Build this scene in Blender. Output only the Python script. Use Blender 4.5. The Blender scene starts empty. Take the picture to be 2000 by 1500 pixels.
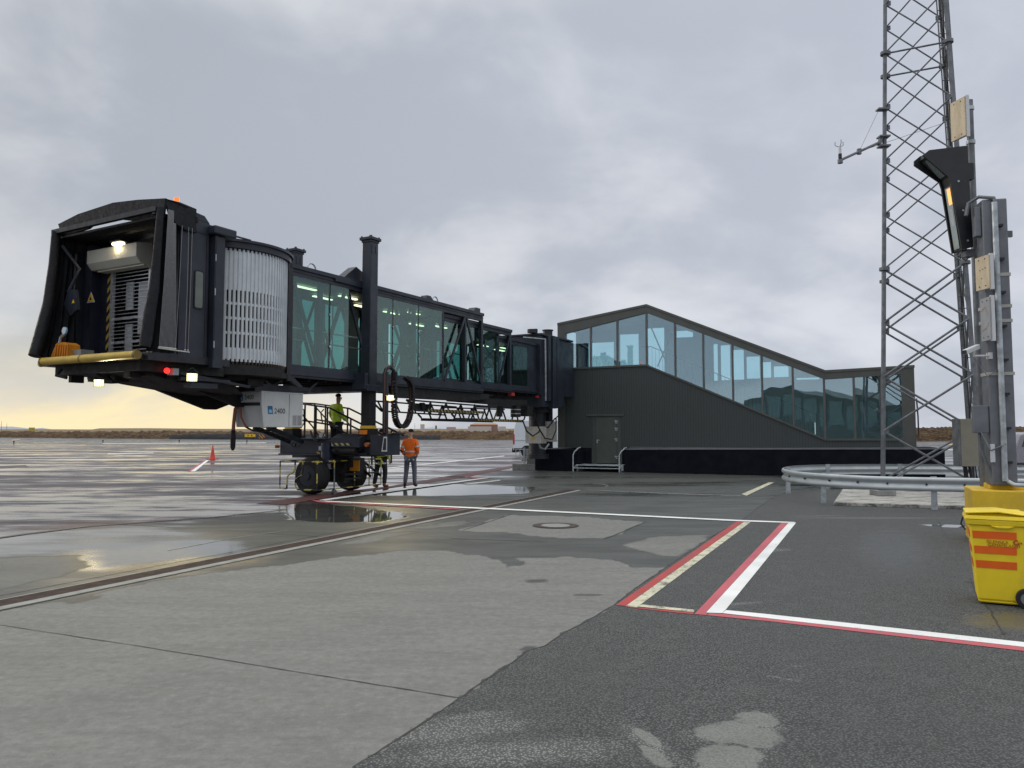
import bpy, math, random
import numpy as np
from mathutils import Vector, Matrix
random.seed(5)
SC = bpy.context.scene
COL = SC.collection
# ------------------------------------------------------------------ camera
H = 1.75; F = 1500.0; HOR = 842.0
TH = math.atan((HOR-750)/F); CT, ST = math.cos(TH), math.sin(TH)
cd = bpy.data.cameras.new('camera'); cam = bpy.data.objects.new('camera', cd); COL.objects.link(cam)
cam.location = (0, 0, H); cam.rotation_euler = (math.radians(90)+TH, 0, 0)
cd.sensor_width = 36; cd.lens = 27.0; cd.clip_start = 0.05; cd.clip_end = 20000
SC.camera = cam
SC.render.resolution_x = 1024; SC.render.resolution_y = 768
# ------------------------------------------------------------------ sky
SUN_EL, SUN_AZ = 14.0, -62.0      # azimuth from +Y, negative = left
W = bpy.data.worlds.new("World"); SC.world = W; W.use_nodes = True
nt = W.node_tree; N = nt.nodes; L = nt.links
for n in list(N): N.remove(n)
def wn(t, **k):
    n = N.new(t)
    for a, b in k.items(): setattr(n, a, b)
    return n
def wm(op, a, b=None, c=None, clamp=False):
    n = N.new('ShaderNodeMath'); n.operation = op; n.use_clamp = clamp
    for i, v in enumerate((a, b, c)):
        if v is None: continue
        if isinstance(v, (int, float)): n.inputs[i].default_value = v
        else: L.new(v, n.inputs[i])
    return n.outputs[0]
def wmap(v, a, b, c=0.0, d=1.0, interp='SMOOTHSTEP'):
    n = N.new('ShaderNodeMapRange'); n.interpolation_type = interp
    L.new(v, n.inputs[0])
    for i, q in enumerate((a, b, c, d)): n.inputs[1+i].default_value = q
    return n.outputs[0]
def wmix(f, a, b):
    n = N.new('ShaderNodeMix'); n.data_type = 'RGBA'
    for s, v in ((0, f), (6, a), (7, b)):
        if isinstance(v, (int, float)): n.inputs[s].default_value = v
        elif isinstance(v, tuple): n.inputs[s].default_value = (*v, 1)
        else: L.new(v, n.inputs[s])
    return n.outputs[2]
tc = wn('ShaderNodeTexCoord'); sx = wn('ShaderNodeSeparateXYZ'); L.new(tc.outputs['Generated'], sx.inputs[0])
X_, Y_, Z_ = sx.outputs
zp = wm('MAXIMUM', Z_, 0.0)
den = wm('ADD', zp, 0.42)
cu = wn('ShaderNodeCombineXYZ'); L.new(wm('DIVIDE', X_, den), cu.inputs[0]); L.new(wm('DIVIDE', Y_, den), cu.inputs[1])
def wnoise(scale, detail, rough, off=(0, 0, 0), stretch=(1, 1, 1), dist=0.0):
    m = wn('ShaderNodeMapping'); m.inputs['Location'].default_value = off; m.inputs['Scale'].default_value = stretch
    L.new(cu.outputs[0], m.inputs[0])
    n = wn('ShaderNodeTexNoise'); n.inputs['Scale'].default_value = scale; n.inputs['Detail'].default_value = detail
    n.inputs['Roughness'].default_value = rough; n.inputs['Distortion'].default_value = dist
    L.new(m.outputs[0], n.inputs[0]); return n.outputs[0]
n1 = wnoise(1.5, 5, 0.50, (4.1, 1.3, 0), (0.9, 1.0, 1), 0.35)
n2 = wnoise(4.2, 6, 0.55, (7.3, 2.0, 0), (0.85, 1.0, 1), 0.3)
n3 = wnoise(0.28, 2, 0.5, (1.7, 5.0, 0))
cl = wm('ADD', wm('MULTIPLY', n1, 0.55), wm('ADD', wm('MULTIPLY', n2, 0.25), wm('MULTIPLY', n3, 0.20)))
az = wm('ARCTAN2', X_, Y_)                       # 0 straight ahead, negative left
dk1 = wm('MULTIPLY', wm('MULTIPLY', wmap(az, -0.55, -0.35), wmap(az, 0.02, -0.20)), wm('MULTIPLY', wmap(zp, 0.20, 0.32), wmap(zp, 0.52, 0.40))); lt1 = wm('MULTIPLY', wmap(az, -0.38, -0.52), wmap(zp, 0.30, 0.42)); cl = wm('ADD', cl, wm('SUBTRACT', wm('MULTIPLY', lt1, 0.05), wm('MULTIPLY', dk1, 0.05))); cl = wm('ADD', cl, wm('MULTIPLY', wmap(zp, 0.28, 0.42), 0.028)); clm = wmap(cl, 0.425, 0.58)
right = wm('MAXIMUM', wmap(az, -0.75, 0.6), wmap(az, -1.2, -1.9))
dark = wmix(right, (0.375, 0.403, 0.452), (0.465, 0.498, 0.570))
lite = wmix(right, (0.630, 0.645, 0.668), (0.640, 0.665, 0.730))
skyc = wmix(clm, dark, lite)
# purple-grey warmth in the breaks halfway up
warm = wm('MULTIPLY', wmap(zp, 0.10, 0.22), wmap(zp, 0.42, 0.28))
skyc = wmix(wm('MULTIPLY', warm, wm('MULTIPLY', clm, 0.35)), skyc, (0.66, 0.63, 0.655))
# slate band above the glow, on the left
band = wm('MULTIPLY', wmap(zp, 0.05, 0.16), wmap(zp, 0.36, 0.20))
bandl = wm('MULTIPLY', band, wmap(az, 0.05, -0.45))
skyc = wmix(wm('MULTIPLY', bandl, 0.30), skyc, (0.33, 0.365, 0.43))
# yellow glow low on the left where the sun stands behind the cloud
gz = wmap(wm('ADD', zp, wm('MULTIPLY', wm('SUBTRACT', n2, 0.5), 0.16)), 0.075, 0.0)
behind = wmap(az, -1.7, -1.05); ga = wm('MULTIPLY', wmap(az, -0.10, -0.42), behind)
skyc = wmix(wm('MULTIPLY', wm('MULTIPLY', gz, ga), 0.95), skyc, (0.97, 0.80, 0.44))
gz2 = wmap(wm('ADD', zp, wm('MULTIPLY', wm('SUBTRACT', n1, 0.5), 0.25)), 0.17, 0.03)
skyc = wmix(wm('MULTIPLY', wm('MULTIPLY', gz2, wm('MULTIPLY', wmap(az, 0.0, -0.5), behind)), 0.35), skyc, (0.80, 0.72, 0.53))
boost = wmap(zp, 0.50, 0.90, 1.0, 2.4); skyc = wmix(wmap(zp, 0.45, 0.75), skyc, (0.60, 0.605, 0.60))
bk = wmap(Y_, 0.15, -0.35, 1.0, 1.0)
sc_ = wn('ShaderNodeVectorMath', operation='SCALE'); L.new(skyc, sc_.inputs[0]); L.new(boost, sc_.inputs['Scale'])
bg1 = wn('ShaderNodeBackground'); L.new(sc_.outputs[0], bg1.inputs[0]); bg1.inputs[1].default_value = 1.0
nish = wn('ShaderNodeTexSky', sky_type='NISHITA'); nish.sun_disc = False
nish.sun_elevation = math.radians(SUN_EL); nish.sun_rotation = math.radians(SUN_AZ)
bg2 = wn('ShaderNodeBackground'); L.new(nish.outputs[0], bg2.inputs[0]); bg2.inputs[1].default_value = 0.10
mx = wn('ShaderNodeMixShader'); mx.inputs[0].default_value = 0.94
L.new(bg2.outputs[0], mx.inputs[1]); L.new(bg1.outputs[0], mx.inputs[2])
wo = wn('ShaderNodeOutputWorld'); L.new(mx.outputs[0], wo.inputs[0])
sl = bpy.data.lights.new('sun', 'SUN'); sl.energy = 0.5; sl.angle = math.radians(14); sl.color = (1.0, 0.90, 0.74)
sl.specular_factor = 0.1
so = bpy.data.objects.new('sun', sl); COL.objects.link(so)
e, a = math.radians(SUN_EL), math.radians(SUN_AZ)
so.rotation_euler = Vector((math.sin(a)*math.cos(e), math.cos(a)*math.cos(e), math.sin(e))).to_track_quat('Z', 'Y').to_euler()
SC.view_settings.view_transform = 'Standard'; SC.view_settings.look = 'None'
SC.view_settings.exposure = 0.2; SC.view_settings.gamma = 1.0; SC.view_settings.use_curve_mapping = False
SC.cycles.max_bounces = 8; SC.cycles.transparent_max_bounces = 32; SC.cycles.glossy_bounces = 5; SC.cycles.diffuse_bounces = 3
# ------------------------------------------------------------------ measuring helpers (pixels of the 2000 px photo -> places)
def ray(px, py):
    u = (px-1000)/F; v = (750-py)/F
    return (u, CT-ST*v, ST+CT*v)
def G(px, py, z=0.0):
    r = ray(px, py); t = (z-H)/r[2]; return Vector((r[0]*t, r[1]*t, z))
def AT(px, py, Y):
    r = ray(px, py); t = Y/r[1]; return Vector((r[0]*t, Y, H+r[2]*t))
class Frame:
    def __init__(s, o, ax):
        s.o = Vector((*o, 0)); d = math.hypot(*ax); s.a = (ax[0]/d, ax[1]/d); s.p = (-s.a[1], s.a[0]); s.rot = math.atan2(s.a[1], s.a[0])
    def _l(s, X, Y, Z): dx, dy = X-s.o.x, Y-s.o.y; return Vector((dx*s.a[0]+dy*s.a[1], dx*s.p[0]+dy*s.p[1], Z))
    def y(s, px, py, c):
        r = ray(px, py); t = (c+s.o.x*s.p[0]+s.o.y*s.p[1])/(r[0]*s.p[0]+r[1]*s.p[1]); return s._l(r[0]*t, r[1]*t, H+r[2]*t)
    def x(s, px, py, c):
        r = ray(px, py); t = (c+s.o.x*s.a[0]+s.o.y*s.a[1])/(r[0]*s.a[0]+r[1]*s.a[1]); return s._l(r[0]*t, r[1]*t, H+r[2]*t)
    def g(s, px, py, z=0): q = G(px, py, z); return s._l(q.x, q.y, z)
    def w(s, x, y, z=0): return Vector((s.o.x+s.a[0]*x+s.p[0]*y, s.o.y+s.a[1]*x+s.p[1]*y, z))
# ------------------------------------------------------------------ materials
MATS = {}
class NT:
    def __init__(s, name):
        s.m = bpy.data.materials.new(name); s.m.use_nodes = True; s.t = s.m.node_tree; s.n = s.t.nodes; s.l = s.t.links
        s.n.clear(); s.out = s.n.new('ShaderNodeOutputMaterial'); s.tc = s.n.new('ShaderNodeTexCoord')
    def put(s, sock, v):
        if isinstance(v, (int, float)): sock.default_value = v
        elif isinstance(v, tuple): sock.default_value = (*v, 1) if (len(v) == 3 and sock.type == 'RGBA') else v
        else: s.l.new(v, sock)
    def noise(s, scale, detail=3, rough=0.5, stretch=None, src='Object', dist=0.0, kind='ShaderNodeTexNoise'):
        n = s.n.new(kind); n.inputs['Scale'].default_value = scale
        if kind == 'ShaderNodeTexNoise':
            n.inputs['Detail'].default_value = detail; n.inputs['Roughness'].default_value = rough; n.inputs['Distortion'].default_value = dist
        v = s.tc.outputs[src]
        if stretch:
            m = s.n.new('ShaderNodeMapping'); m.inputs['Scale'].default_value = stretch[:3]
            if len(stretch) > 3: m.inputs['Rotation'].default_value = (0, 0, stretch[3])
            s.l.new(v, m.inputs[0]); v = m.outputs[0]
        s.l.new(v, n.inputs['Vector'])
        return n.outputs[0]
    def math(s, op, a, b=0.0, c=None, clamp=False):
        n = s.n.new('ShaderNodeMath'); n.operation = op; n.use_clamp = clamp
        s.put(n.inputs[0], a); s.put(n.inputs[1], b)
        if c is not None: s.put(n.inputs[2], c)
        return n.outputs[0]
    def map(s, v, a, b, c=0.0, d=1.0):
        n = s.n.new('ShaderNodeMapRange'); n.interpolation_type = 'SMOOTHSTEP'; s.l.new(v, n.inputs[0])
        for i, q in enumerate((a, b, c, d)): n.inputs[1+i].default_value = q
        return n.outputs[0]
    def mix(s, f, a, b):
        n = s.n.new('ShaderNodeMix'); n.data_type = 'RGBA'; s.put(n.inputs[0], f); s.put(n.inputs[6], a); s.put(n.inputs[7], b); return n.outputs[2]
    def bump(s, h, strength, dist=0.01):
        n = s.n.new('ShaderNodeBump'); n.inputs['Strength'].default_value = strength; n.inputs['Distance'].default_value = dist; s.l.new(h, n.inputs['Height']); return n.outputs[0]
    def bsdf(s, col, rough=0.5, metal=0.0, spec=0.5, normal=None, emit=None, estr=0.0, coat=0.0):
        b = s.n.new('ShaderNodeBsdfPrincipled')
        s.put(b.inputs['Base Color'], col); s.put(b.inputs['Roughness'], rough); s.put(b.inputs['Metallic'], metal); s.put(b.inputs['Specular IOR Level'], spec)
        if normal is not None: s.l.new(normal, b.inputs['Normal'])
        if emit: s.put(b.inputs['Emission Color'], emit); b.inputs['Emission Strength'].default_value = estr
        if coat: b.inputs['Coat Weight'].default_value = coat
        s.l.new(b.outputs[0], s.out.inputs[0]); return b
def mul(c, k): return tuple(min(1, x*k) for x in c)
def mat(name, col, rough=0.5, metal=0.0, var=0.12, scale=3.0, bump=0.0, bscale=60, emit=0.0, spec=0.5, dirt=None, stretch=None):
    t = NT(name); n = t.noise(scale, 5, 0.6, stretch)
    c = t.mix(t.map(n, 0.3, 0.7), mul(col, 1-var), mul(col, 1+var))
    if dirt:
        d = t.noise(scale*0.7, 8, 0.7, (1, 1, 0.25)); c = t.mix(t.map(d, 0.52, 0.72, 0, 0.7), c, dirt)
    r = t.map(t.noise(scale*2.3, 4), 0.3, 0.7, max(0.02, rough-0.08), min(1, rough+0.08))
    nb = t.bump(t.noise(bscale, 4, 0.6), bump, 0.01) if bump else None
    t.bsdf(c, r, metal, spec, nb, col if emit else None, emit)
    MATS[name] = t.m; return t.m
DK = mat('charcoal_paint', (0.021, 0.026, 0.038), 0.42, 0, 0.25, 1.5, spec=0.4)
DK2 = mat('dark_steel', (0.014, 0.016, 0.022), 0.5, 0, 0.3, 4)
BLK = mat('black_rubber', (0.014, 0.014, 0.016), 0.75, 0, 0.3, 6, 0.2)
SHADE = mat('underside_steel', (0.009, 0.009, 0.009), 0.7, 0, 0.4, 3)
GALV = mat('galvanised_steel', (0.42, 0.46, 0.49), 0.45, 0.35, 0.28, 7, 0.05, 90)
GALVD = mat('weathered_galvanised', (0.155, 0.165, 0.18), 0.55, 0.4, 0.25, 5, 0.05, 60)
GREYP = mat('grey_painted_steel', (0.155, 0.165, 0.185), 0.5, 0.1, 0.18, 3)
SLAT = mat('aluminium_slat', (0.56, 0.60, 0.63), 0.45, 0.15, 0.08, 3)
STEEL = mat('stainless_steel', (0.50, 0.49, 0.44), 0.45, 0.3, 0.15, 4, stretch=(1, 1, 6))
WHITE = mat('cabinet_white', (0.56, 0.58, 0.58), 0.45, 0, 0.05, 3, dirt=(0.45, 0.45, 0.42))
YEL = mat('yellow_paint', (0.76, 0.50, 0.03), 0.5, 0, 0.10, 2.5, 0.3, 40, dirt=(0.50, 0.34, 0.08))
BUMP = mat('yellow_rubber_bumper', (0.52, 0.36, 0.06), 0.5, 0, 0.15, 4)
BINY = mat('bin_yellow_plastic', (0.84, 0.63, 0.02), 0.42, 0, 0.07, 3, 0.08, 60, dirt=(0.55, 0.42, 0.08))
BINO = mat('bin_orange_film', (0.80, 0.13, 0.01), 0.4, 0, 0.05, 4)
CANVAS = mat('black_canvas', (0.0055, 0.0065, 0.0095), 0.6, 0, 0.35, 6, 1.0, 7, spec=.3)
ROPE = mat('grey_cord', (0.24, 0.24, 0.25), 0.8, 0, 0.1, 20)
RED = mat('red_paint', (0.45, 0.03, 0.03), 0.5)
ORG = mat('orange_paint', (0.75, 0.22, 0.02), 0.5)
CREAM = mat('cream_shutter_box', (0.55, 0.54, 0.47), 0.45, 0, 0.05)
WALLP = mat('interior_panel', (0.10, 0.115, 0.13), 0.6)
WHT = mat('white_plate', (0.62, 0.64, 0.66), 0.5, 0, 0.04)
BLUE = mat('badge_blue', (0.01, 0.10, 0.22), 0.4)
BLUE2 = mat('badge_light_blue', (0.20, 0.45, 0.62), 0.4)
INK = mat('printed_ink', (0.02, 0.025, 0.03), 0.5)
ALU = mat('shutter_aluminium', (0.52, 0.53, 0.54), 0.32, 0.6, 0.08)
NAVY = mat('navy_motor', (0.010, 0.018, 0.045), 0.45)
CONC = mat('cast_concrete', (0.26, 0.26, 0.25), 0.85, 0, 0.2, 3, 0.3, 40, dirt=(0.14, 0.14, 0.13))
PLY = mat('weathered_plywood', (0.62, 0.52, 0.37), 0.7, 0, 0.15, 5, 0.2, 30, dirt=(0.30, 0.22, 0.14), stretch=(1, 1, 0.2))
CABB = mat('beige_grey_cabinet', (0.20, 0.19, 0.15), 0.5, 0, 0.08)
PLINTH = mat('black_plinth_render', (0.006, 0.007, 0.013), 0.8, 0, 0.35, 2, 0.2, 20, spec=.15)
def emis(name, col, s):
    t = NT(name); n = t.noise(40, 1); b = t.bsdf(t.mix(n, col, mul(col, .95)), 0.4, emit=col, estr=s); return t.m
LAMP = emis('lit_flood_lamp', (1.0, 0.80, 0.38), 1.15)
LAMPH = emis('lit_lamp_core', (1.0, 0.95, 0.75), 16.0)
TUBE = emis('lit_tube', (1.0, 0.95, 0.62), 2.2)
CABL = emis('lit_cab_lamp', (1.0, 0.84, 0.52), 3.0)
LRED = emis('lit_red_lamp', (1.0, 0.02, 0.015), 2.6)
BEAC = emis('lit_beacon', (1.0, 0.13, 0.03), 1.5)
LEDO = emis('lit_display_orange', (1.0, 0.42, 0.12), 1.1)
def hazard(name='hazard_stripes', ax=(1, 0, 1), k=5.0, c1=(0.62, 0.46, 0.10), c2=(0.012, 0.012, 0.012)):
    t = NT(name); s = t.n.new('ShaderNodeSeparateXYZ'); t.l.new(t.tc.outputs['Object'], s.inputs[0])
    v = t.math('ADD', t.math('MULTIPLY', s.outputs[0], ax[0]*k), t.math('ADD', t.math('MULTIPLY', s.outputs[1], ax[1]*k), t.math('MULTIPLY', s.outputs[2], ax[2]*k)))
    f = t.math('GREATER_THAN', t.math('FRACT', v), 0.5)
    c = t.mix(f, c2, c1); d = t.noise(9, 5); t.bsdf(t.mix(t.map(d, .45, .75, 0, .4), c, (0.08, 0.07, 0.05)), 0.5); return t.m
HAZX = hazard('hazard_stripes', (1, 0, 1), 5.0)
HAZF = hazard('hazard_stripes_fine', (1, 0, 0.8), 5.2, (0.30, 0.24, 0.07))
HAZY = hazard('hazard_stripes_door', (0, 1, 1), 4.5, (0.45, 0.30, 0.06))
HAZB = hazard('hazard_stripes_beam', (0, -1, 1), 5.0, (0.5, 0.42, 0.18))
HAZT = hazard('banded_bar', (2.2, 2.2, 2.2), 0.9, (0.58, 0.48, 0.08))
def glass(name, tint, f0, refl=(0.9, 0.95, 1.0), wob=0.0, wscale=0.6):
    t = NT(name); tr = t.n.new('ShaderNodeBsdfTransparent'); t.put(tr.inputs[0], tint)
    gl = t.n.new('ShaderNodeBsdfGlossy'); gl.inputs['Roughness'].default_value = 0.0; t.put(gl.inputs[0], refl)
    ge = t.n.new('ShaderNodeNewGeometry'); dp = t.n.new('ShaderNodeVectorMath'); dp.operation = 'DOT_PRODUCT'; t.l.new(ge.outputs['Normal'], dp.inputs[0]); t.l.new(ge.outputs['Incoming'], dp.inputs[1])
    c = t.math('ABSOLUTE', dp.outputs['Value']); p5 = t.math('POWER', t.math('SUBTRACT', 1.0, c), 5.0); fr = t.math('ADD', f0, t.math('MULTIPLY', 1-f0, p5), clamp=True)
    nz = t.noise(wscale, 2, 0.5)
    if wob:
        b = t.bump(nz, wob, 0.2); t.l.new(b, gl.inputs['Normal'])
    mxs = t.n.new('ShaderNodeMixShader'); t.l.new(fr, mxs.inputs[0]); t.l.new(tr.outputs[0], mxs.inputs[1]); t.l.new(gl.outputs[0], mxs.inputs[2])
    t.l.new(mxs.outputs[0], t.out.inputs[0]); return t.m
GLT = glass('tunnel_glass', (0.62, 0.80, 0.775), 0.085, (0.85, 0.98, 0.95))
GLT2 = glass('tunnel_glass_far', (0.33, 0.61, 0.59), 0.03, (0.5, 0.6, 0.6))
GLB = glass('gate_glass', (0.80, 0.92, 0.95), 0.26, (0.78, 0.95, 1.0), 0.03, 0.45)
GLB2 = glass('gate_glass_back', (0.86, 0.99, 1.0), 0.03, (0.5, 0.6, 0.6))
GLC = glass('clear_glass', (0.5, 0.55, 0.55), 0.08)
# ------------------------------------------------------------------ mesh builder
class MB:
    def __init__(s): s.v = []; s.f = []; s.m = []; s.mi = 0; s.pc = []
    def add(s, vs, fs):
        k = len(s.v); fs = list(fs); vs = list(vs); s.pc.append((k, k+len(vs), len(s.f), len(s.f)+len(fs))); s.v += [tuple(v) for v in vs]; s.f += [tuple(k+i for i in f) for f in fs]; s.m += [s.mi]*len(fs); return s
    def box(s, x0, x1, y0, y1, z0, z1):
        x0, x1 = min(x0, x1), max(x0, x1); y0, y1 = min(y0, y1), max(y0, y1); z0, z1 = min(z0, z1), max(z0, z1)
        return s.add([(x0,y0,z0),(x1,y0,z0),(x1,y1,z0),(x0,y1,z0),(x0,y0,z1),(x1,y0,z1),(x1,y1,z1),(x0,y1,z1)],
                     [(0,3,2,1),(4,5,6,7),(0,1,5,4),(1,2,6,5),(2,3,7,6),(3,0,4,7)])
    def bar(s, p, q, w, h=None, up=(0, 0, 1)):
        h = h or w; p, q = Vector(p), Vector(q); d = (q-p).normalized(); u = Vector(up)
        if abs(d.dot(u)) > 0.97: u = Vector((0, 1, 0)) if abs(d.y) < .9 else Vector((1, 0, 0))
        a = d.cross(u).normalized(); b = a.cross(d).normalized()
        r = [a*w/2*i+b*h/2*j for i, j in ((-1,-1),(1,-1),(1,1),(-1,1))]
        return s.add([p+c for c in r]+[q+c for c in r], [(3,2,1,0),(4,5,6,7),(0,1,5,4),(1,2,6,5),(2,3,7,6),(3,0,4,7)])
    def cyl(s, p, q, r0, r1=None, n=12, caps=True):
        r1 = r0 if r1 is None else r1; p, q = Vector(p), Vector(q); d = (q-p).normalized()
        u = Vector((0, 0, 1)) if abs(d.z) < .95 else Vector((1, 0, 0)); a = d.cross(u).normalized(); b = a.cross(d)
        cs = [(a*math.cos(2*math.pi*i/n)+b*math.sin(2*math.pi*i/n)) for i in range(n)]
        vs = [p+c*r0 for c in cs]+[q+c*r1 for c in cs]
        fs = [(i, (i+1) % n, n+(i+1) % n, n+i) for i in range(n)]
        if caps: fs += [tuple(range(n))[::-1], tuple(range(n, 2*n))]
        return s.add(vs, fs)
    def tube(s, pts, r, n=8):
        pts = [Vector(p) for p in pts]; vs = []; fs = []; prev = None
        for i, p in enumerate(pts):
            d = (pts[min(i+1, len(pts)-1)]-pts[max(i-1, 0)]).normalized()
            if prev is None: u = Vector((0, 0, 1)) if abs(d.z) < .95 else Vector((1, 0, 0)); a = d.cross(u).normalized()
            else: a = (prev-d*prev.dot(d)).normalized()
            prev = a; b = d.cross(a); rr = r[i] if isinstance(r, (list, tuple)) else r
            vs += [p+(a*math.cos(2*math.pi*k/n)+b*math.sin(2*math.pi*k/n))*rr for k in range(n)]
        for i in range(len(pts)-1):
            for k in range(n): fs.append((i*n+k, i*n+(k+1) % n, (i+1)*n+(k+1) % n, (i+1)*n+k))
        fs += [tuple(range(n))[::-1], tuple(range((len(pts)-1)*n, len(pts)*n))]
        return s.add(vs, fs)
    def prism(s, poly, d):
        poly = [Vector(p) for p in poly]; d = Vector(d); n = len(poly)
        return s.add(poly+[p+d for p in poly], [tuple(range(n)), tuple(range(n, 2*n))[::-1]]+[(i, n+i, n+(i+1) % n, (i+1) % n) for i in range(n)])
    def quad(s, *p): return s.add(p, [tuple(range(len(p)))])
    def sph(s, c, r, n=12, m=8, z0=-1, z1=1):
        c = Vector(c); r = r if isinstance(r, (tuple, list)) else (r, r, r); vs = []; fs = []
        for j in range(m+1):
            th = math.pi*(j/m); z = -math.cos(th); z = max(z0, min(z1, z)); q = math.sqrt(max(0, 1-z*z))
            for i in range(n): vs.append(c+Vector((r[0]*q*math.cos(2*math.pi*i/n), r[1]*q*math.sin(2*math.pi*i/n), r[2]*z)))
        for j in range(m):
            for i in range(n): fs.append((j*n+i, j*n+(i+1) % n, (j+1)*n+(i+1) % n, (j+1)*n+i))
        return s.add(vs, fs)
    def build(s, name, m, parent=None, label=None, smooth=False, bevel=0.0):
        me = bpy.data.meshes.new(name); me.from_pydata(s.v, [], s.f); me.update()
        ms = m if isinstance(m, (list, tuple)) else [m]
        for q in ms: me.materials.append(q)
        if len(ms) > 1: me.polygons.foreach_set('material_index', s.m)
        o = bpy.data.objects.new(name, me); COL.objects.link(o)
        if smooth:
            me.polygons.foreach_set('use_smooth', [True]*len(me.polygons))
            md = o.modifiers.new('es', 'EDGE_SPLIT'); md.split_angle = math.radians(38)
        if bevel:
            md = o.modifiers.new('bv', 'BEVEL'); md.width = bevel; md.segments = 2; md.limit_method = 'ANGLE'; md.angle_limit = math.radians(40)
        if parent: o.parent = parent
        if label: o['label'] = label
        return o
def each(mb_list, name, m, parent, **k):
    for q in mb_list: q.build(name, m, parent, **k)
def pieces(mb):
    out = []
    for (v0, v1, f0, f1) in mb.pc:
        q = MB(); q.v = mb.v[v0:v1]; q.f = [tuple(i-v0 for i in f) for f in mb.f[f0:f1]]; q.m = mb.m[f0:f1]; out.append(q)
    return out
def thing(name, label, cat, loc=(0, 0, 0), rz=0.0, group=None):
    o = bpy.data.objects.new(name, None); COL.objects.link(o); o.location = loc; o.rotation_euler = (0, 0, rz)
    o['label'] = label; o['category'] = cat
    if group: o['group'] = group
    return o
def tag(o, label, cat, group=None, kind=None):
    o['label'] = label; o['category'] = cat
    if group: o['group'] = group
    if kind: o['kind'] = kind
    return o
def setting(o, kind='structure'): o['kind'] = kind; return o
def text(s, size, m, parent, loc, rot, name='lettering', ext=0.003, align='LEFT', sx=1.0, xdir=None, updir=None):
    c = bpy.data.curves.new(name, 'FONT'); c.body = s; c.size = size; c.extrude = ext; c.align_x = align
    t = bpy.data.objects.new('tmp', c); COL.objects.link(t); dg = bpy.context.evaluated_depsgraph_get()
    me = bpy.data.meshes.new_from_object(t.evaluated_get(dg)); bpy.data.objects.remove(t)
    me.materials.clear(); me.materials.append(m); o = bpy.data.objects.new(name, me); COL.objects.link(o)
    if xdir is not None:
        x = Vector(xdir).normalized(); u = Vector(updir).normalized(); z = x.cross(u)
        mt = Matrix((x, u, z)).transposed(); o.rotation_euler = mt.to_euler()
    else: o.rotation_euler = rot
    o.location = loc; o.scale = (sx, 1, 1)
    if parent: o.parent = parent
    return o
def copy_tree(o, parent=None):
    kids = list(o.children); c = o.copy(); COL.objects.link(c); c.parent = parent
    for k in kids: copy_tree(k, c)
    return c
def arc(c, r, a0, a1, n, pl='xz', y=0):
    out = []
    for i in range(n+1):
        t = math.radians(a0+(a1-a0)*i/n); u, v = c[0]+r*math.cos(t), c[1]+r*math.sin(t)
        out.append((u, y, v) if pl == 'xz' else (u, v, y))
    return out
# ================================================================== GROUND
def inpoly(P, poly):
    x, y = P[:, 0], P[:, 1]; r = np.zeros(len(P), bool); n = len(poly)
    for i in range(n):
        x0, y0 = poly[i]; x1, y1 = poly[(i+1) % n]
        c = ((y0 > y) != (y1 > y)) & (x < (x1-x0)*(y-y0)/((y1-y0) if y1 != y0 else 1e-9)+x0); r ^= c
    return r
def dist(P, poly):
    d = np.full(len(P), 1e9); n = len(poly)
    for i in range(n):
        a = np.array(poly[i]); b = np.array(poly[(i+1) % n]); ab = b-a; L2 = max(1e-12, ab@ab)
        t = np.clip(((P-a)@ab)/L2, 0, 1); d = np.minimum(d, np.hypot(*(P-a-t[:, None]*ab).T))
    return d
def gp(pts): return [tuple(G(*p)[:2]) for p in pts]
nr, ncn = 440, 720
ys = 1.2*(215/1.2)**(np.arange(nr)/(nr-1))
us = np.linspace(-0.95, 0.95, ncn)
YY, UU = np.meshgrid(ys, us, indexing='ij'); XX = UU*(YY+5.0)
PT = np.stack([XX.ravel(), YY.ravel()], 1)
# wobble of the outlines, world metres
def wob(P, k, ph): return np.sin(P[:, 0]*k+1.7*np.sin(P[:, 1]*k*.7+ph))*.5+np.sin(P[:, 1]*k*1.9+ph*2+np.sin(P[:, 0]*k*1.3))*.5
q1 = wob(PT, 3.1, .3)*.06+wob(PT, 8.3, 1.3)*.025+wob(PT, 17., 2.3)*.01
q2 = wob(PT, 2.7, 4.3)*.06+wob(PT, 7.1, .9)*.025+wob(PT, 19., 5.3)*.01
PW = PT+np.stack([q1, q2], 1)*np.minimum(1.6, PT[:, 1:]/8)
wet = np.full(len(PT), 0.61)               # far apron: rain-wet, streaky
amp = np.full(len(PT), 1.25)
def lay(px, val, feather, am=None, world=False):
    poly = px if world else gp(px)
    d = dist(PW, poly); s = np.where(inpoly(PW, poly), d, -d)
    f = np.clip(s/feather*.5+.5, 0, 1); f = f*f*(3-2*f)
    global wet, amp
    wet = wet*(1-f)+val*f
    if am is not None: amp = amp*(1-f)+am*f
# damp zone nearer than the red hatched lane
lay([(0, 1060), (210, 1062), (330, 1040), (420, 1012), (560, 1003), (620, 990), (650, 968), (760, 966), (1130, 952), (1500, 960), (3400, 1020), (3400, 1800), (-2200, 2600), (-900, 1060)], 0.42, 0.35, 0.30)
# region behind gate building front: damp and dark
lay([(800, 945), (960, 925), (1040, 919), (1520, 930), (1560, 970), (1100, 975), (760, 968)], 0.50, 0.5, 0.85)
lay([(1100, 968), (1500, 972), (1440, 1012), (1150, 998)], 0.46, 0.5, 0.55)
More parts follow.
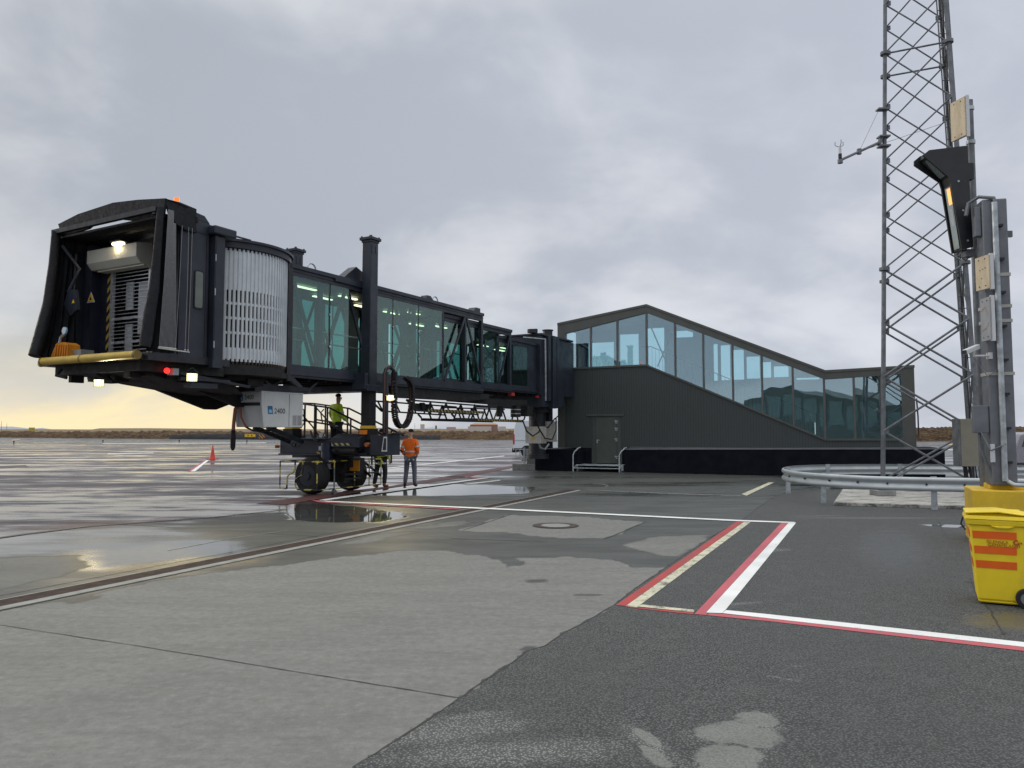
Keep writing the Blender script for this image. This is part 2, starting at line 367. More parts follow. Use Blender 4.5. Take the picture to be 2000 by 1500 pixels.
# mirror puddles
lay([(330, 1050), (480, 1056), (470, 1078), (400, 1086), (330, 1094), (205, 1108), (185, 1090), (215, 1070)], 0.88, 0.5, 0.30)
lay([(-300, 1050), (0, 1038), (330, 1028), (420, 1040), (340, 1062), (160, 1078), (0, 1088), (-300, 1100)], 0.72, 0.7, 0.6)
lay([(560, 1004), (575, 985), (640, 984), (770, 1000), (792, 1008), (745, 1019), (640, 1021), (560, 1014)], 1.0, 0.12, 0.03)
lay([(660, 962), (720, 948), (870, 945), (1040, 951), (1035, 963), (930, 967), (760, 968), (680, 967)], 1.0, 0.18, 0.05)
lay([(760, 1080), (850, 1074), (700, 1094)], .5, .2)
# dry concrete
lay([(-2400, 1800), (-500, 1300), (0, 1197), (300, 1136), (425, 1117), (560, 1103), (690, 1086), (770, 1077), (860, 1077), (940, 1085), (985, 1108), (1022, 1104), (1008, 1089), (1120, 1086), (1190, 1092), (1228, 1108), (1300, 1110), (1500, 1250), (1500, 1800)], 0.04, 0.035, 0.16)
lay([(-400, 1092), (0, 1090), (90, 1085), (155, 1083), (158, 1096), (178, 1108), (120, 1124), (60, 1136), (0, 1156), (-200, 1180), (-500, 1190)], 0.20, 0.04, 0.10)
lay([(898, 1036), (985, 1006), (1120, 1008), (1262, 1019), (1180, 1053), (1080, 1050), (1000, 1042)], 0.08, 0.05, 0.30)
lay([(1218, 1062), (1300, 1047), (1392, 1043), (1330, 1088), (1275, 1086)], 0.14, 0.08, 0.25)
lay([(790, 1032), (900, 1016), (925, 1020), (850, 1034)], 0.2, 0.1, 0.2)
lay([(100, 1172), (150, 1163), (205, 1160), (190, 1168), (130, 1180)], .36, .06, .1); lay([(1018, 1272), (1040, 1262), (1062, 1264), (1050, 1276)], .33, .02, .2)
lay([(640, 1064), (760, 1040), (815, 1038), (720, 1060)], 0.2, 0.1, 0.2)
lay([(1020, 1152-20), (1065, 1128), (1075, 1136), (1040, 1140)], 0.36, 0.05, 0.1)
lay([(1110, 1158), (1180, 1160), (1180, 1165), (1130, 1164)], 0.36, 0.04, 0.1)
# ochre silt next to puddle
silt = np.zeros(len(PT))
for poly, v in (([(150, 1082), (240, 1075), (330, 1060), (430, 1092), (540, 1080), (500, 1100), (250, 1118), (160, 1110)], .9), ([(700, 962), (830, 966), (800, 1002), (690, 1005)], .55), ([(1985, 1190), (1930, 1180), (1900, 1190), (2100, 1280)], .9)):
    po = gp(poly); d = dist(PW, po); s = np.where(inpoly(PW, po), d, -d); silt = np.maximum(silt, v*np.clip(s/.5+.5, 0, 1))
pf = gp([(-3000, 866), (1000, 866), (1020, 905), (960, 925), (760, 955), (600, 990), (420, 1012), (150, 1032), (-200, 1050), (-3500, 1200)]); df = dist(PT, pf); far = np.clip(np.where(inpoly(PT, pf), df, -df)/1.5+.5, 0, 1)
me = bpy.data.meshes.new('apron')
vv = np.concatenate([PT, np.zeros((len(PT), 1))], 1)
I = np.arange(nr*ncn).reshape(nr, ncn)
ff = np.stack([I[:-1, :-1], I[:-1, 1:], I[1:, 1:], I[1:, :-1]], -1).reshape(-1, 4)
me.from_pydata(vv.tolist(), [], ff.tolist()); me.update()
for nm, ar in (('wet', wet), ('amp', amp), ('silt', silt), ('far', far)):
    at = me.attributes.new(nm, 'FLOAT', 'POINT'); at.data.foreach_set('value', ar.astype(np.float32))
apron = bpy.data.objects.new('apron_ground', me); COL.objects.link(apron); setting(apron)
t = NT('wet_concrete_apron')
def attr(t, n): a_ = t.n.new('ShaderNodeAttribute'); a_.attribute_name = n; return a_.outputs['Fac']
big = t.noise(0.26, 6, 0.62, (0.42, 1.5, 1, 0.22)); mid = t.noise(1.3, 5, 0.6, (0.6, 1.6, 1, 0.25)); fin = t.noise(9, 6, 0.65); grit = t.noise(140, 3, 0.7)
nz = t.math('ADD', t.math('MULTIPLY', t.math('SUBTRACT', big, .5), 2.6), t.math('MULTIPLY', t.math('SUBTRACT', mid, .5), 1.2))
w = t.math('ADD', attr(t, 'wet'), t.math('MULTIPLY', nz, t.math('MULTIPLY', attr(t, 'amp'), .55)))
w = t.math('ADD', w, t.math('MULTIPLY', t.math('SUBTRACT', fin, .5), 0.06))
cdry = t.mix(t.map(mid, .3, .7), (0.158, 0.161, 0.152), (0.200, 0.202, 0.190))
st = t.noise(2.2, 8, 0.72, (0.35, 2.0, 1, -0.55)); st2 = t.noise(6, 7, .72, (.25, 2.2, 1, .25)); cdry = t.mix(t.map(st2, .62, .76, 0, .55), cdry, (0.30, 0.30, 0.28)); cdry = t.mix(t.map(st, .60, .78, 0, .35), cdry, (0.31, 0.31, 0.29))
cdry = t.mix(t.map(fin, .38, .66, 0, .32), cdry, (0.125, 0.125, 0.116)); spk = t.noise(13, 9, .80); cdry = t.mix(t.map(spk, .50, .64, 0, .5), cdry, (0.27, 0.272, 0.258)); cdry = t.mix(t.map(spk, .50, .38, 0, .5), cdry, (0.095, 0.097, 0.092)); sp2 = t.noise(4.0, 9, .8, (.5, 1.8, 1, .2)); cdry = t.mix(t.map(sp2, .50, .40, 0, .5), cdry, (0.115, 0.116, 0.108)); cdry = t.mix(t.map(grit, .35, .75, 0, .55), cdry, (0.27, 0.27, 0.255)); 
cwet = t.mix(t.map(mid, .35, .65), (0.040, 0.044, 0.042), (0.068, 0.071, 0.067)); cwet = t.mix(t.map(grit, .4, .7, 0, .5), cwet, (0.095, 0.098, 0.092))
cfar = t.mix(t.map(t.noise(0.5, 6, 0.65, (0.5, 1.6, 1, 0.3)), .40, .62), (0.032, 0.031, 0.034), (0.070, 0.034, 0.038))
cwet = t.mix(t.math('MULTIPLY', attr(t, 'far'), .85), cwet, cfar)
cc = t.mix(t.map(w, .10, .34), cdry, cwet); cc = t.mix(t.math('MULTIPLY', attr(t, 'silt'), t.map(fin, .3, .6, .4, 1)), cc, (0.20, 0.165, 0.095))
rr = t.map(w, .30, .88, 0.62, 0.035); rdry = t.map(w, .08, .30, 0.0, 1.0)
rg = t.math('ADD', t.math('MULTIPLY', rdry, rr), t.math('MULTIPLY', t.math('SUBTRACT', 1.0, rdry), 0.85))
bstr = t.map(w, .25, .75, 0.35, 0.0)
bn = t.n.new('ShaderNodeBump'); bn.inputs['Distance'].default_value = 0.006; t.l.new(bstr, bn.inputs['Strength']); t.l.new(t.math('ADD', grit, t.math('MULTIPLY', fin, .6)), bn.inputs['Height'])
t.bsdf(cc, rg, 0, t.map(w, .1, .8, .3, .65), bn.outputs[0]); APM = t.m; me.materials.append(APM)
# the wide ground beyond and behind
t = NT('far_tarmac'); c = t.mix(t.map(t.noise(.05, 5), .4, .6), (0.10, 0.10, 0.10), (0.14, 0.14, 0.14)); t.bsdf(c, t.map(t.noise(.08, 4, .6, (.4, 2, 1)), .4, .6, .15, .6)); FARM = t.m
mb = MB(); mb.quad((-900, -400, -.03), (900, -400, -.03), (900, 260, -.03), (-900, 260, -.03)); setting(mb.build('ground', FARM))
t = NT('heath_ground'); n = t.noise(0.03, 6, .65, (1, 3, 1)); c = t.mix(t.map(n, .4, .6), (0.10, 0.075, 0.045), (0.26, 0.205, 0.125)); t.bsdf(c, .95); HEATH = t.m
mb = MB(); mb.quad((-6000, 250, -.06), (6000, 250, -.06), (6000, 9000, -.06), (-6000, 9000, -.06)); setting(mb.build('terrain_plain', HEATH))
# asphalt sheet on the right
def sheet(name, px, m, z=.004, sub=False, extra=None):
    mb = MB(); pts = [Vector((*p[:2], z)) for p in ((G(*q) if len(q) == 2 else Vector(q)) for q in px)]; mb.add(pts, [tuple(range(len(pts)))]); return mb.build(name, m)
edge = [(690, 1500), (760, 1456), (800, 1430), (850, 1397), (905, 1360), (935, 1338), (1000, 1295), (1030, 1272), (1065, 1262), (1100, 1238), (1150, 1212), (1202, 1180), (1240, 1150), (1290, 1116), (1340, 1082), (1370, 1062), (1400, 1042), (1446, 1018), (1480, 993), (1516, 968)]
fine = []
for i in range(len(edge)-1):
    a_, b_ = G(*edge[i]), G(*edge[i+1])
    for k in range(6):
        p = a_.lerp(b_, k/6); j = .012*p.y**.5; fine.append((p.x+random.uniform(-j, j), p.y+random.uniform(-j, j), 0))
t = NT('worn_asphalt')
def blob(t, cx, cy, rx, ry, ang, wobn, soft=.35):
    s_ = t.n.new('ShaderNodeMapping'); s_.vector_type = 'TEXTURE'; s_.inputs['Location'].default_value = (cx, cy, 0); s_.inputs['Rotation'].default_value = (0, 0, ang); s_.inputs['Scale'].default_value = (rx, ry, 1)
    t.l.new(t.tc.outputs['Object'], s_.inputs[0]); ln = t.n.new('ShaderNodeVectorMath'); ln.operation = 'LENGTH'; t.l.new(s_.outputs[0], ln.inputs[0])
    return t.map(t.math('ADD', ln.outputs['Value'], wobn), 1+soft*.3, 1-soft*.7)
agg = t.n.new('ShaderNodeTexVoronoi'); agg.inputs['Scale'].default_value = 62; t.l.new(t.tc.outputs['Object'], agg.inputs['Vector'])
ag2 = t.noise(48, 6, .82); lo = t.noise(.5, 5, .6); md = t.noise(3.5, 6, .65)
c = t.mix(t.map(agg.outputs['Distance'], .15, .6), (0.145, 0.152, 0.152), (0.036, 0.038, 0.038)); c = t.mix(t.map(ag2, .54, .66, 0, .6), c, (0.21, 0.22, 0.215))
c = t.mix(t.map(ag2, .46, .36, 0, .85), c, (0.016, 0.016, 0.018)); c = t.mix(t.map(lo, .35, .65, 0, .30), c, (0.055, 0.059, 0.060)); c = t.mix(t.map(md, .45, .75, 0, .2), c, (0.14, 0.145, 0.14))
wbn = t.math('ADD', t.math('MULTIPLY', t.math('SUBTRACT', md, .5), 1.5), t.math('MULTIPLY', t.math('SUBTRACT', t.noise(14, 4, .7), .5), .5))
pale = None
for (px, py, rx, ry, an) in ((1432, 1430, .26, .10, .3), (1475, 1400, .14, .06, .2), (1430, 1490, .24, .10, .5), (1262, 1450, .26, .07, 1.9), (860, 1430, .45, .16, .25), (1000, 1470, .55, .14, .1), (930, 1400, .2, .05, .3), (1552, 1302, .05, .02, 0), (1530, 1326, .10, .02, -.6), (1440, 1180, .25, .05, .3), (1510, 1075, .25, .12, .5), (1700, 1012, 1.3, .10, .0), (1600, 1008, .5, .06, .1)):
    p = G(px, py); b = blob(t, p.x, p.y, rx*1.25, ry*1.25, an, wbn, .9); pale = b if pale is None else t.math('MAXIMUM', pale, b)
c = t.mix(t.math('MULTIPLY', pale, t.map(t.math('ADD', agg.outputs['Distance'], t.math('MULTIPLY', ag2, .5)), .35, .75, 1.0, .15)), c, (0.30, 0.31, 0.295))
patch = None
for (px, py, rx, ry, an) in ((1425, 1432, .21, .17, .3), (1478, 1405, .13, .12, .2), (1430, 1480, .19, .17, .5), (1465, 1440, .18, .16, 0), (1440, 1520, .2, .15, 0), (1262, 1440, .05, .16, .3), (1280, 1480, .06, .16, .3)):
    p = G(px, py); b = blob(t, p.x, p.y, rx, ry, an, t.math('MULTIPLY', wbn, .8), .25); patch = b if patch is None else t.math('MAXIMUM', patch, b)
c = t.mix(t.math('MULTIPLY', patch, t.map(ag2, .3, .62, .35, .9)), c, (0.215, 0.22, 0.205))
p = G(1840, 1090); wetm = blob(t, p.x-.2, p.y+1.0, .5, 2.6, -.45, wbn, .9); p = G(1950, 1215); w2 = blob(t, p.x+.2, p.y, .55, .35, .2, wbn, .5); p = G(1830, 975); w3 = blob(t, p.x, p.y-.4, 1.4, .7, 0, wbn, .8); wq = t.math('MAXIMUM', t.math('MAXIMUM', wetm, w2), w3)
p = G(1865, 1028); pud = blob(t, p.x-.02, p.y, .55, .26, -.3, t.math('MULTIPLY', wbn, .5), .25); wq = t.math('MAXIMUM', wq, pud)
c = t.mix(t.math('MULTIPLY', wq, .60), c, (0.045, 0.047, 0.047)); c = t.mix(t.math('MULTIPLY', w2, .5), c, (0.15, 0.125, 0.06))
rg = t.math('SUBTRACT', .74, t.math('MULTIPLY', wq, .36)); rg = t.math('SUBTRACT', rg, t.math('MULTIPLY', pud, .36))
bn = t.n.new('ShaderNodeBump'); bn.inputs['Distance'].default_value = 0.008; t.l.new(t.map(pud, 0, .6, .8, 0.0), bn.inputs['Strength']); t.l.new(t.math('ADD', t.math('MULTIPLY', ag2, .7), agg.outputs['Distance']), bn.inputs['Height'])
t.bsdf(c, rg, 0, .45, bn.outputs[0]); ASM = t.m
sheet('asphalt_lane', fine+[(1516, 968), (1545, 958), (1640, 957), (2400, 975), (24, 12, 0), (24, 1.0, 0), (-3, 1.0, 0)], ASM)['kind'] = 'structure'
# ------------------------------------------------------------------ painted markings, drain, joints
def paint(name, col, wear=.25, base=(0.10, .10, .10), sc=6):
    t = NT(name); n = t.math('ADD', t.math('MULTIPLY', t.noise(sc, 6, .7), .55), t.math('MULTIPLY', t.noise(90, 3, .7), .45)); n2 = t.noise(1.5, 4)
    c = t.mix(t.map(n2, .3, .7), mul(col, .88), mul(col, 1.08)); f = t.map(n, .64-wear*.35, .74-wear*.35); c = t.mix(f, c, base); t.bsdf(c, .62, 0, .4, t.bump(n, .4, .005)); return t.m
PW_ = paint('white_line_paint', (0.80, 0.81, 0.80), .18); PWF = paint('faded_white_paint', (0.68, 0.68, 0.66), .35)
PR = paint('pink_red_line_paint', (0.50, 0.105, 0.13), .22); PRD = paint('red_line_paint', (0.46, 0.045, 0.045), .42); PC = paint('cream_line_paint', (0.64, 0.62, 0.46), .42)
PY = paint('yellow_line_paint', (0.62, 0.40, 0.10), .3); PDR = paint('faded_red_band', (0.13, 0.045, 0.045), .35, (0.06, .055, .055))
PFD = paint('very_faded_white', (0.30, 0.30, 0.29), .6)
PRF = paint('faded_red_line', (0.11, 0.065, 0.07), .9, (0.08, .07, .07))
def mark(name, px, m, z=.008): o = sheet(name, px, m, z); o['kind'] = 'structure'; return o
mark('white_line_marking', [(1541, 1021), (1555, 1021.5), (1418, 1191.5), (1410, 1199), (1379, 1198)], PW_)
mark('red_line_marking', [(1527, 1021), (1540.5, 1021), (1378.5, 1198), (1383, 1203), (1356, 1201)], PR)
mark('white_line_marking', [(1410.5, 1199), (1418, 1193), (1500, 1201), (1700, 1223), (2100, 1267), (2300, 1289), (2300, 1303), (2100, 1276.5), (1700, 1231.5), (1500, 1209)], PW_)
mark('red_line_marking', [(1384, 1199.2), (1412, 1200.5), (1500, 1209.5), (1700, 1232), (2100, 1277), (2300, 1303.5), (2300, 1312), (2100, 1285), (1700, 1238), (1500, 1214.5), (1383, 1203.5)], PR)
mark('cream_line_marking', [(1453, 1020), (1466, 1020.5), (1253, 1181), (1244, 1187.5), (1222, 1185)], PC)
mark('red_line_marking', [(1438, 1019.5), (1452.5, 1020), (1221.5, 1185), (1203, 1183)], PRD)
mark('cream_line_marking', [(1254, 1182), (1357, 1192.5), (1355, 1197), (1245, 1186)], PC)
mark('red_line_marking', [(1222, 1185.5), (1244, 1188), (1355, 1197.5), (1354, 1201.5), (1225, 1187.5)], PRD)
mark('white_line_marking', [(616, 978), (1000, 995), (1440, 1016.4), (1553, 1020.6), (1551, 1022.6), (1440, 1019), (1000, 997.4), (640, 980.8)], PW_, .012)
mark('red_line_marking', [(606, 977), (630, 979.5), (645, 982.2), (900, 995), (900, 996.5), (620, 982)], PR, .016)
mark('white_line_marking', [(638, 978.5), (760, 962), (935, 937.5), (958, 934.3), (952, 934), (930, 936), (740, 961), (622, 978)], PW_, .020)
mark('red_line_marking', [(905, 931), (960, 933.5), (958, 934.6), (925, 935)], PR, .016)
mark('white_line_marking', [(745, 928.5), (925, 932), (930, 933), (745, 930)], PWF)
mark('white_line_marking', [(905, 945.5), (975, 937.5), (978, 939), (915, 947)], PWF)
mark('yellow_line_marking', [(1448, 966), (1502, 942.5), (1512, 943), (1458, 969)], PC, .012)
mark('white_line_marking', [(1145, 957), (1300, 963.5), (1446, 968), (1450, 969.4), (1300, 964.9), (1145, 957.9)], PFD)
mark('white_line_marking', [(1160, 945), (1180, 946), (1189, 949), (1182, 952), (1179, 952), (1186, 949), (1178, 946.8), (1160, 945.8)], PFD)
mark('white_line_marking', [(372, 921), (403, 899), (408, 899), (381, 921)], PW_)
mark('red_line_marking', [(367, 921), (400, 899), (402.5, 899), (371.5, 921)], PR)
mark('white_line_marking', [(660, 924), (985, 890), (985, 891.5), (660, 926)], PWF)
mark('white_line_marking', [(210, 886), (300, 884), (300, 885.5), (210, 887.5)], PWF)
mark('white_line_marking', [(200, 866), (520, 864.5), (520, 865.5), (200, 867)], PWF)
mark('yellow_line_marking', [(142, 871), (160, 868.6), (172, 868.6), (156, 871)], PY)
mark('yellow_line_marking', [(20, 859.5), (38, 857.5), (42, 858), (26, 860)], PY)
mark('yellow_line_marking', [(1850, 868), (1875, 866.5), (1930, 868.5), (1880, 873)], PY)
mark('white_line_marking', [(1795, 877), (2000, 879), (2000, 880.6), (1795, 878.5)], PWF)
mark('red_line_marking', [(-60, 912), (50, 908.5), (56, 912.5), (-60, 917)], PRF)
mark('red_line_marking', [(-60, 1058), (60, 1041), (180, 1027), (420, 1010), (560, 995), (562, 995.6), (420, 1011.3), (180, 1028.6), (60, 1043), (-60, 1060)], PRF)
mark('red_lane_marking', [(500, 984), (640, 964), (760, 950), (930, 921), (1010, 908), (1040, 906), (960, 922), (905, 933), (700, 962), (610, 977), (560, 986)], PDR)
# trench drain
def lineside(y0):  # a straight strip parallel to the drain through px (0,y0) ... (xe,ye)
    pass
A0, A1 = G(-250, 1236), G(1128, 957.5); dv = (A1-A0).normalized(); nv = Vector((-dv.y, dv.x, 0))
def strip(name, o0, o1, m, z, e0=0, e1=0):
    mb = MB(); a_, b_ = A0+dv*e0, A1+dv*e1; mb.add([(*(a_+nv*o0)[:2], z), (*(b_+nv*o0)[:2], z), (*(b_+nv*o1)[:2], z), (*(a_+nv*o1)[:2], z)], [(0, 1, 2, 3)]); o = mb.build(name, m); o['kind'] = 'structure'; return o
t = NT('rusty_drain_grate'); n = t.noise(7, 6, .7); c = t.mix(t.map(n, .35, .65), (0.022, 0.013, 0.011), (0.055, 0.032, 0.027)); vz = t.n.new('ShaderNodeTexVoronoi'); vz.inputs['Scale'].default_value = 14; t.l.new(t.tc.outputs['Object'], vz.inputs['Vector']); t.bsdf(t.mix(t.map(vz.outputs['Distance'], .05, .12, .8, 0), c, (0.09, 0.06, .05)), .85, 0, .25, t.bump(n, .5, .01)); GRATE = t.m
t = NT('drain_kerb_concrete'); t.bsdf(t.mix(t.map(t.noise(5, 6, .7), .3, .7), (0.19, 0.20, 0.19), (0.29, 0.30, 0.285)), .75, 0, .5, t.bump(t.noise(60, 4), .3, .01)); KERB = t.m
t = NT('joint_sealant'); t.bsdf(t.mix(t.noise(8, 5), (0.018, 0.018, 0.018), (0.045, 0.045, 0.045)), .7); SEAL = t.m
strip('drain_grate', 0.0, .30, GRATE, .004); strip('drain_kerb', -.15, -.001, KERB, .006); strip('drain_joint', -.175, -.151, SEAL, .004); strip('drain_kerb', .302, .33, KERB, .006, 0, -2); strip('drain_joint', .52, .535, SEAL, .004, 0, -6)
def joint(pts, w_, z=.004, m=SEAL, nm='pavement_joint'):
    ps = [G(*p) for p in pts]; fi = []
    for i in range(len(ps)-1):
        for k in range(5): fi.append(ps[i].lerp(ps[i+1], k/5)+Vector((random.uniform(-1, 1), random.uniform(-1, 1), 0))*w_*.35)
    fi.append(ps[-1]); mb = MB(); vs = []
    for i, p in enumerate(fi):
        d = (fi[min(i+1, len(fi)-1)]-fi[max(i-1, 0)]).normalized(); n_ = Vector((-d.y, d.x, 0))*w_*random.uniform(.25, .6); vs += [(*(p+n_)[:2], z), (*(p-n_)[:2], z)]
    mb.add(vs, [(2*i, 2*i+1, 2*i+3, 2*i+2) for i in range(len(fi)-1)]); mb.build(nm, m)['kind'] = 'structure'
joint([(0, 1221), (90, 1235), (250, 1259), (400, 1283), (550, 1308), (700, 1332), (800, 1348), (898, 1364)], .011)
joint([(880, 1052), (1000, 1056), (1070, 1058)], .03); joint([(1262, 1019), (1225, 1035), (1180, 1053)], .03); joint([(905, 1036), (1000, 1004)], .03)
joint([(210, 1023), (400, 1034), (620, 1048)], .02); joint([(330, 1075), (450, 1052), (560, 1036)], .03, m=KERB)
joint([(1895, 1130), (1910, 1165), (1935, 1195), (1960, 1240)], .02, .008, nm='asphalt_crack'); joint([(1832, 1015), (1846, 1045), (1990, 1052)], .02, .008, nm='asphalt_crack')
joint([(1880, 1137), (1905, 1139), (1935, 1139)], .015, .008, nm='asphalt_crack')
joint(edge, .014, .006, nm='pavement_joint'); joint([(1516, 968), (1446, 972), (1360, 970)], .05, .006)
# manhole
mc = G(1085, 1027); th_ = thing('manhole_cover', 'round rusty manhole cover with a concrete filled centre set in pale concrete', 'manhole cover', (mc.x, mc.y, 0))
mb = MB(); n = 40
def ring(mb, r0, r1, z, n=40):
    vs = [(r*math.cos(2*math.pi*i/n), r*math.sin(2*math.pi*i/n), z) for r in (r0, r1) for i in range(n)]; mb.add(vs, [(i, (i+1) % n, n+(i+1) % n, n+i) for i in range(n)][::1])
ring(mb, .27, .40, .012); ring(mb, .40, .43, .009); mb.build('frame', mat('rust_iron', (0.060, 0.045, 0.038), .65, .3, .3, 9), th_)
mb = MB(); mb.add([(.27*math.cos(2*math.pi*i/n), .27*math.sin(2*math.pi*i/n), .010) for i in range(n)], [tuple(range(n))]); mb.build('cover', CONC, th_)
# ================================================================== FAR LANDSCAPE
def grass_mat(name, c1, c2, c3):
    t = NT(name); a1 = t.noise(.35, 8, .7, (1, 1, 4)); a2 = t.noise(2.5, 6, .7, (.6, 1, 3)); c = t.mix(t.map(a1, .38, .62), c1, c2); c = t.mix(t.map(a2, .5, .68), c, c3); t.bsdf(c, .95, 0, .1, t.bump(a2, 1.0, .5)); return t.m
BER = grass_mat('dry_heather', (0.055, 0.032, 0.022), (0.13, 0.085, 0.05), (0.26, 0.20, 0.12))
BERD = grass_mat('dark_earth', (0.035, 0.036, 0.04), (0.05, 0.05, 0.052), (0.07, 0.065, 0.06))
def berm(name, pts, depth, m, rough=.25, seed=1, kind='structure'):
    # pts: (px, y_base, y_top) outline measured at the foot; real ridge with slopes
    rnd = random.Random(seed); base = []; 
    xs = []; 
    for i in range(len(pts)-1):
        a_, b_ = pts[i], pts[i+1]; k = max(1, int((b_[0]-a_[0])/4))
        for j in range(k): f = j/k; xs.append(tuple(a_[q]*(1-f)+b_[q]*f for q in range(3)))
    xs.append(pts[-1]); vs = []; prof = ((0, 0), (.12, .45), (.3, .85), (.5, 1.0), (.7, .9), (1, 0))
    for (px, yb, yt) in xs:
        g = G(px, yb); dcrest = g.y+depth*.5; hz = H+(HOR-yt)/F*dcrest; j = rnd.uniform(-rough, rough)
        for (f, hh) in prof: s_ = (g.y+depth*f)/g.y; vs.append((g.x*s_, g.y*s_, max(-.05, (hz+j)*hh+rnd.uniform(-.5, .5)*rough*hh) if hh else -.05))
    k = len(prof); mb = MB(); mb.add(vs, [(i*k+j, (i+1)*k+j, (i+1)*k+j+1, i*k+j+1) for i in range(len(xs)-1) for j in range(k-1)]); o = mb.build(name, m); o['kind'] = kind; return o
berm('grass_bank_terrain', [(-300, 855, 843), (0, 854.5, 842), (110, 855.5, 843), (300, 857, 841.5), (520, 858, 843), (640, 858.5, 843), (840, 858.5, 842), (1100, 859.5, 841)], 14, BER, .16, 3)
berm('earth_bank_terrain', [(330, 857.6, 850), (380, 858, 847.5), (560, 858.6, 847), (860, 859.0, 850)], 5, BERD, .05, 4)
berm('grass_bank_terrain', [(1740, 862, 836), (1800, 861.5, 835), (1900, 861, 833), (2050, 861, 834), (2300, 861, 834)], 14, BER, .12, 5)
mb = MB(); rnd = random.Random(2)
def ridge(name, pts, D, m, thick=200):
    mb = MB(); vs = []
    for (px, yt) in pts:
        g = AT(px, yt, D); vs += [(g.x, D-thick, -1), (g.x, D, g.z), (g.x*(1+thick/D), D+thick, -1)]
    mb.add(vs, [(i*3+j, i*3+3+j, i*3+4+j, i*3+1+j) for i in range(len(pts)-1) for j in range(2)]); o = mb.build(name, m); o['kind'] = 'structure'; return o
ridge('plain_hill', [(-300, 839.5), (0, 838.6), (60, 838.2), (190, 838.8), (195, 836.5), (290, 836.2), (400, 837.5), (520, 838), (640, 838.5), (760, 838), (900, 837.5), (1100, 837), (1300, 838), (2400, 838)], 700, grass_mat('tan_plain', (0.20, 0.155, 0.10), (0.27, 0.21, 0.14), (0.30, 0.24, 0.16)), 60)
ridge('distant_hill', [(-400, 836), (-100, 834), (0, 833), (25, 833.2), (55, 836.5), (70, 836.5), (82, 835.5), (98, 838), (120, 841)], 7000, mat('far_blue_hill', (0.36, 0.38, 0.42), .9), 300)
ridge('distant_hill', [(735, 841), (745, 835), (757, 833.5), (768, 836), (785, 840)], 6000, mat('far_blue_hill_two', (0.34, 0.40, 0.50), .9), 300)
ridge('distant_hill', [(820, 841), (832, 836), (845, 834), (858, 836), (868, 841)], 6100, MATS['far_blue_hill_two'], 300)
# ================================================================== BRIDGE
BF = Frame((-7.1, 18.8), (.481, .877))
br = thing('passenger_boarding_bridge', 'charcoal passenger boarding bridge with teal glass telescoping tunnels on a wheeled lift column', 'boarding bridge', (BF.o.x, BF.o.y, 0), BF.rot)
# --- tunnel sections: (x0, x1, half width, zfloor bottom, glass bottom, glass top, roof)
def rim(x0, x1, hw, zb, zt, z0, z1, nm, posts, posw=.06):
    mb = MB()
    for s in (-1, 1):
        y = s*hw; i_ = y-s*.12
        mb.box(x0, x1, y, i_, z0, zb); mb.box(x0, x1, y, i_, zt, z1)
        mb.box(x0+.002, x1-.002, y+s*.045, y+s*.002, z0+.06, z0+.14); mb.box(x0+.002, x1-.002, y+s*.05, y+s*.002, z1-.07, z1+.03)
        mb.box(x0+.002, x1-.002, y+s*.02, y+s*.002, zt+.10, zt+.12)
        for p, w_ in posts: mb.box(p-w_/2, p+w_/2, y+s*.004, i_+s*.004, zb, zt)
    mb.build('tunnel_frame', DK, br)
    mb = MB(); mb.box(x0, x1, -hw+.13, hw-.13, z1-.12, z1+.02)
    for k in range(int((x1-x0)/.9)): xx = x0+.45+k*.9; mb.box(xx-.03, xx+.03, -hw+.13, hw-.13, z1+.021, z1+.05)
    mb.build('roof_deck', DK, br)
    mb = MB(); mb.box(x0, x1, -hw+.13, hw-.13, z0+.08, z0+.2)
    for k in range(int((x1-x0)/.6)): xx = x0+.3+k*.6; mb.box(xx-.04, xx+.04, -hw+.14, hw-.14, z0-.06, z0+.079)
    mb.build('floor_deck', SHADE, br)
def pane(x0, x1, y, z0, z1, m=GLT, nm='window_pane'):
    mb = MB(); mb.box(x0+.008, x1-.008, y-.006, y+.006, z0+.005, z1-.005); mb.build(nm, m, br)
def diag(pts, y, w_=.08, nm='truss_brace', m=DK):
    for a_, b_ in pts: mb = MB(); mb.bar((a_[0], y, a_[1]), (b_[0], y, b_[1]), w_, .05, up=(0, 1, 0)); mb.build(nm, m, br)
OB, OT = 3.42, 5.68
rim(.98, 10.42, 1.2, OB, OT, 3.10, 5.93, 'outer', [(1.04, .12), (7.87, .09), (9.25, .09), (10.36, .12)])
PX = [1.08, 2.46, 3.20]
pane(1.10, 2.44, -1.19, OB, OT); pane(2.47, 3.25, -1.19, OB, OT)
pane(4.15, 5.18, -1.19, OB, OT); pane(5.20, 6.49, -1.19, OB, OT); pane(6.51, 7.83, -1.19, OB, OT)
for a_, b_ in ((1.10, 2.44), (2.47, 3.80), (3.83, 5.18), (5.20, 6.49), (6.51, 7.83)): pane(a_, b_, 1.19, OB, OT, GLT2)
mb = MB()
for p in (2.455, 5.19, 6.5):
    for z in (4.0, 4.85): mb.cyl((p, -1.20, z), (p, -1.225, z), .03, n=8)
each(pieces(mb), 'glass_clamp', GALV, br)
mb = MB()
for p in (2.455, 5.19, 6.5): mb.box(p-.012, p+.012, -1.197, -1.15, OB, OT); mb.box(p-.012, p+.012, 1.15, 1.184, OB, OT)
each(pieces(mb), 'glazing_joint', BLK, br)
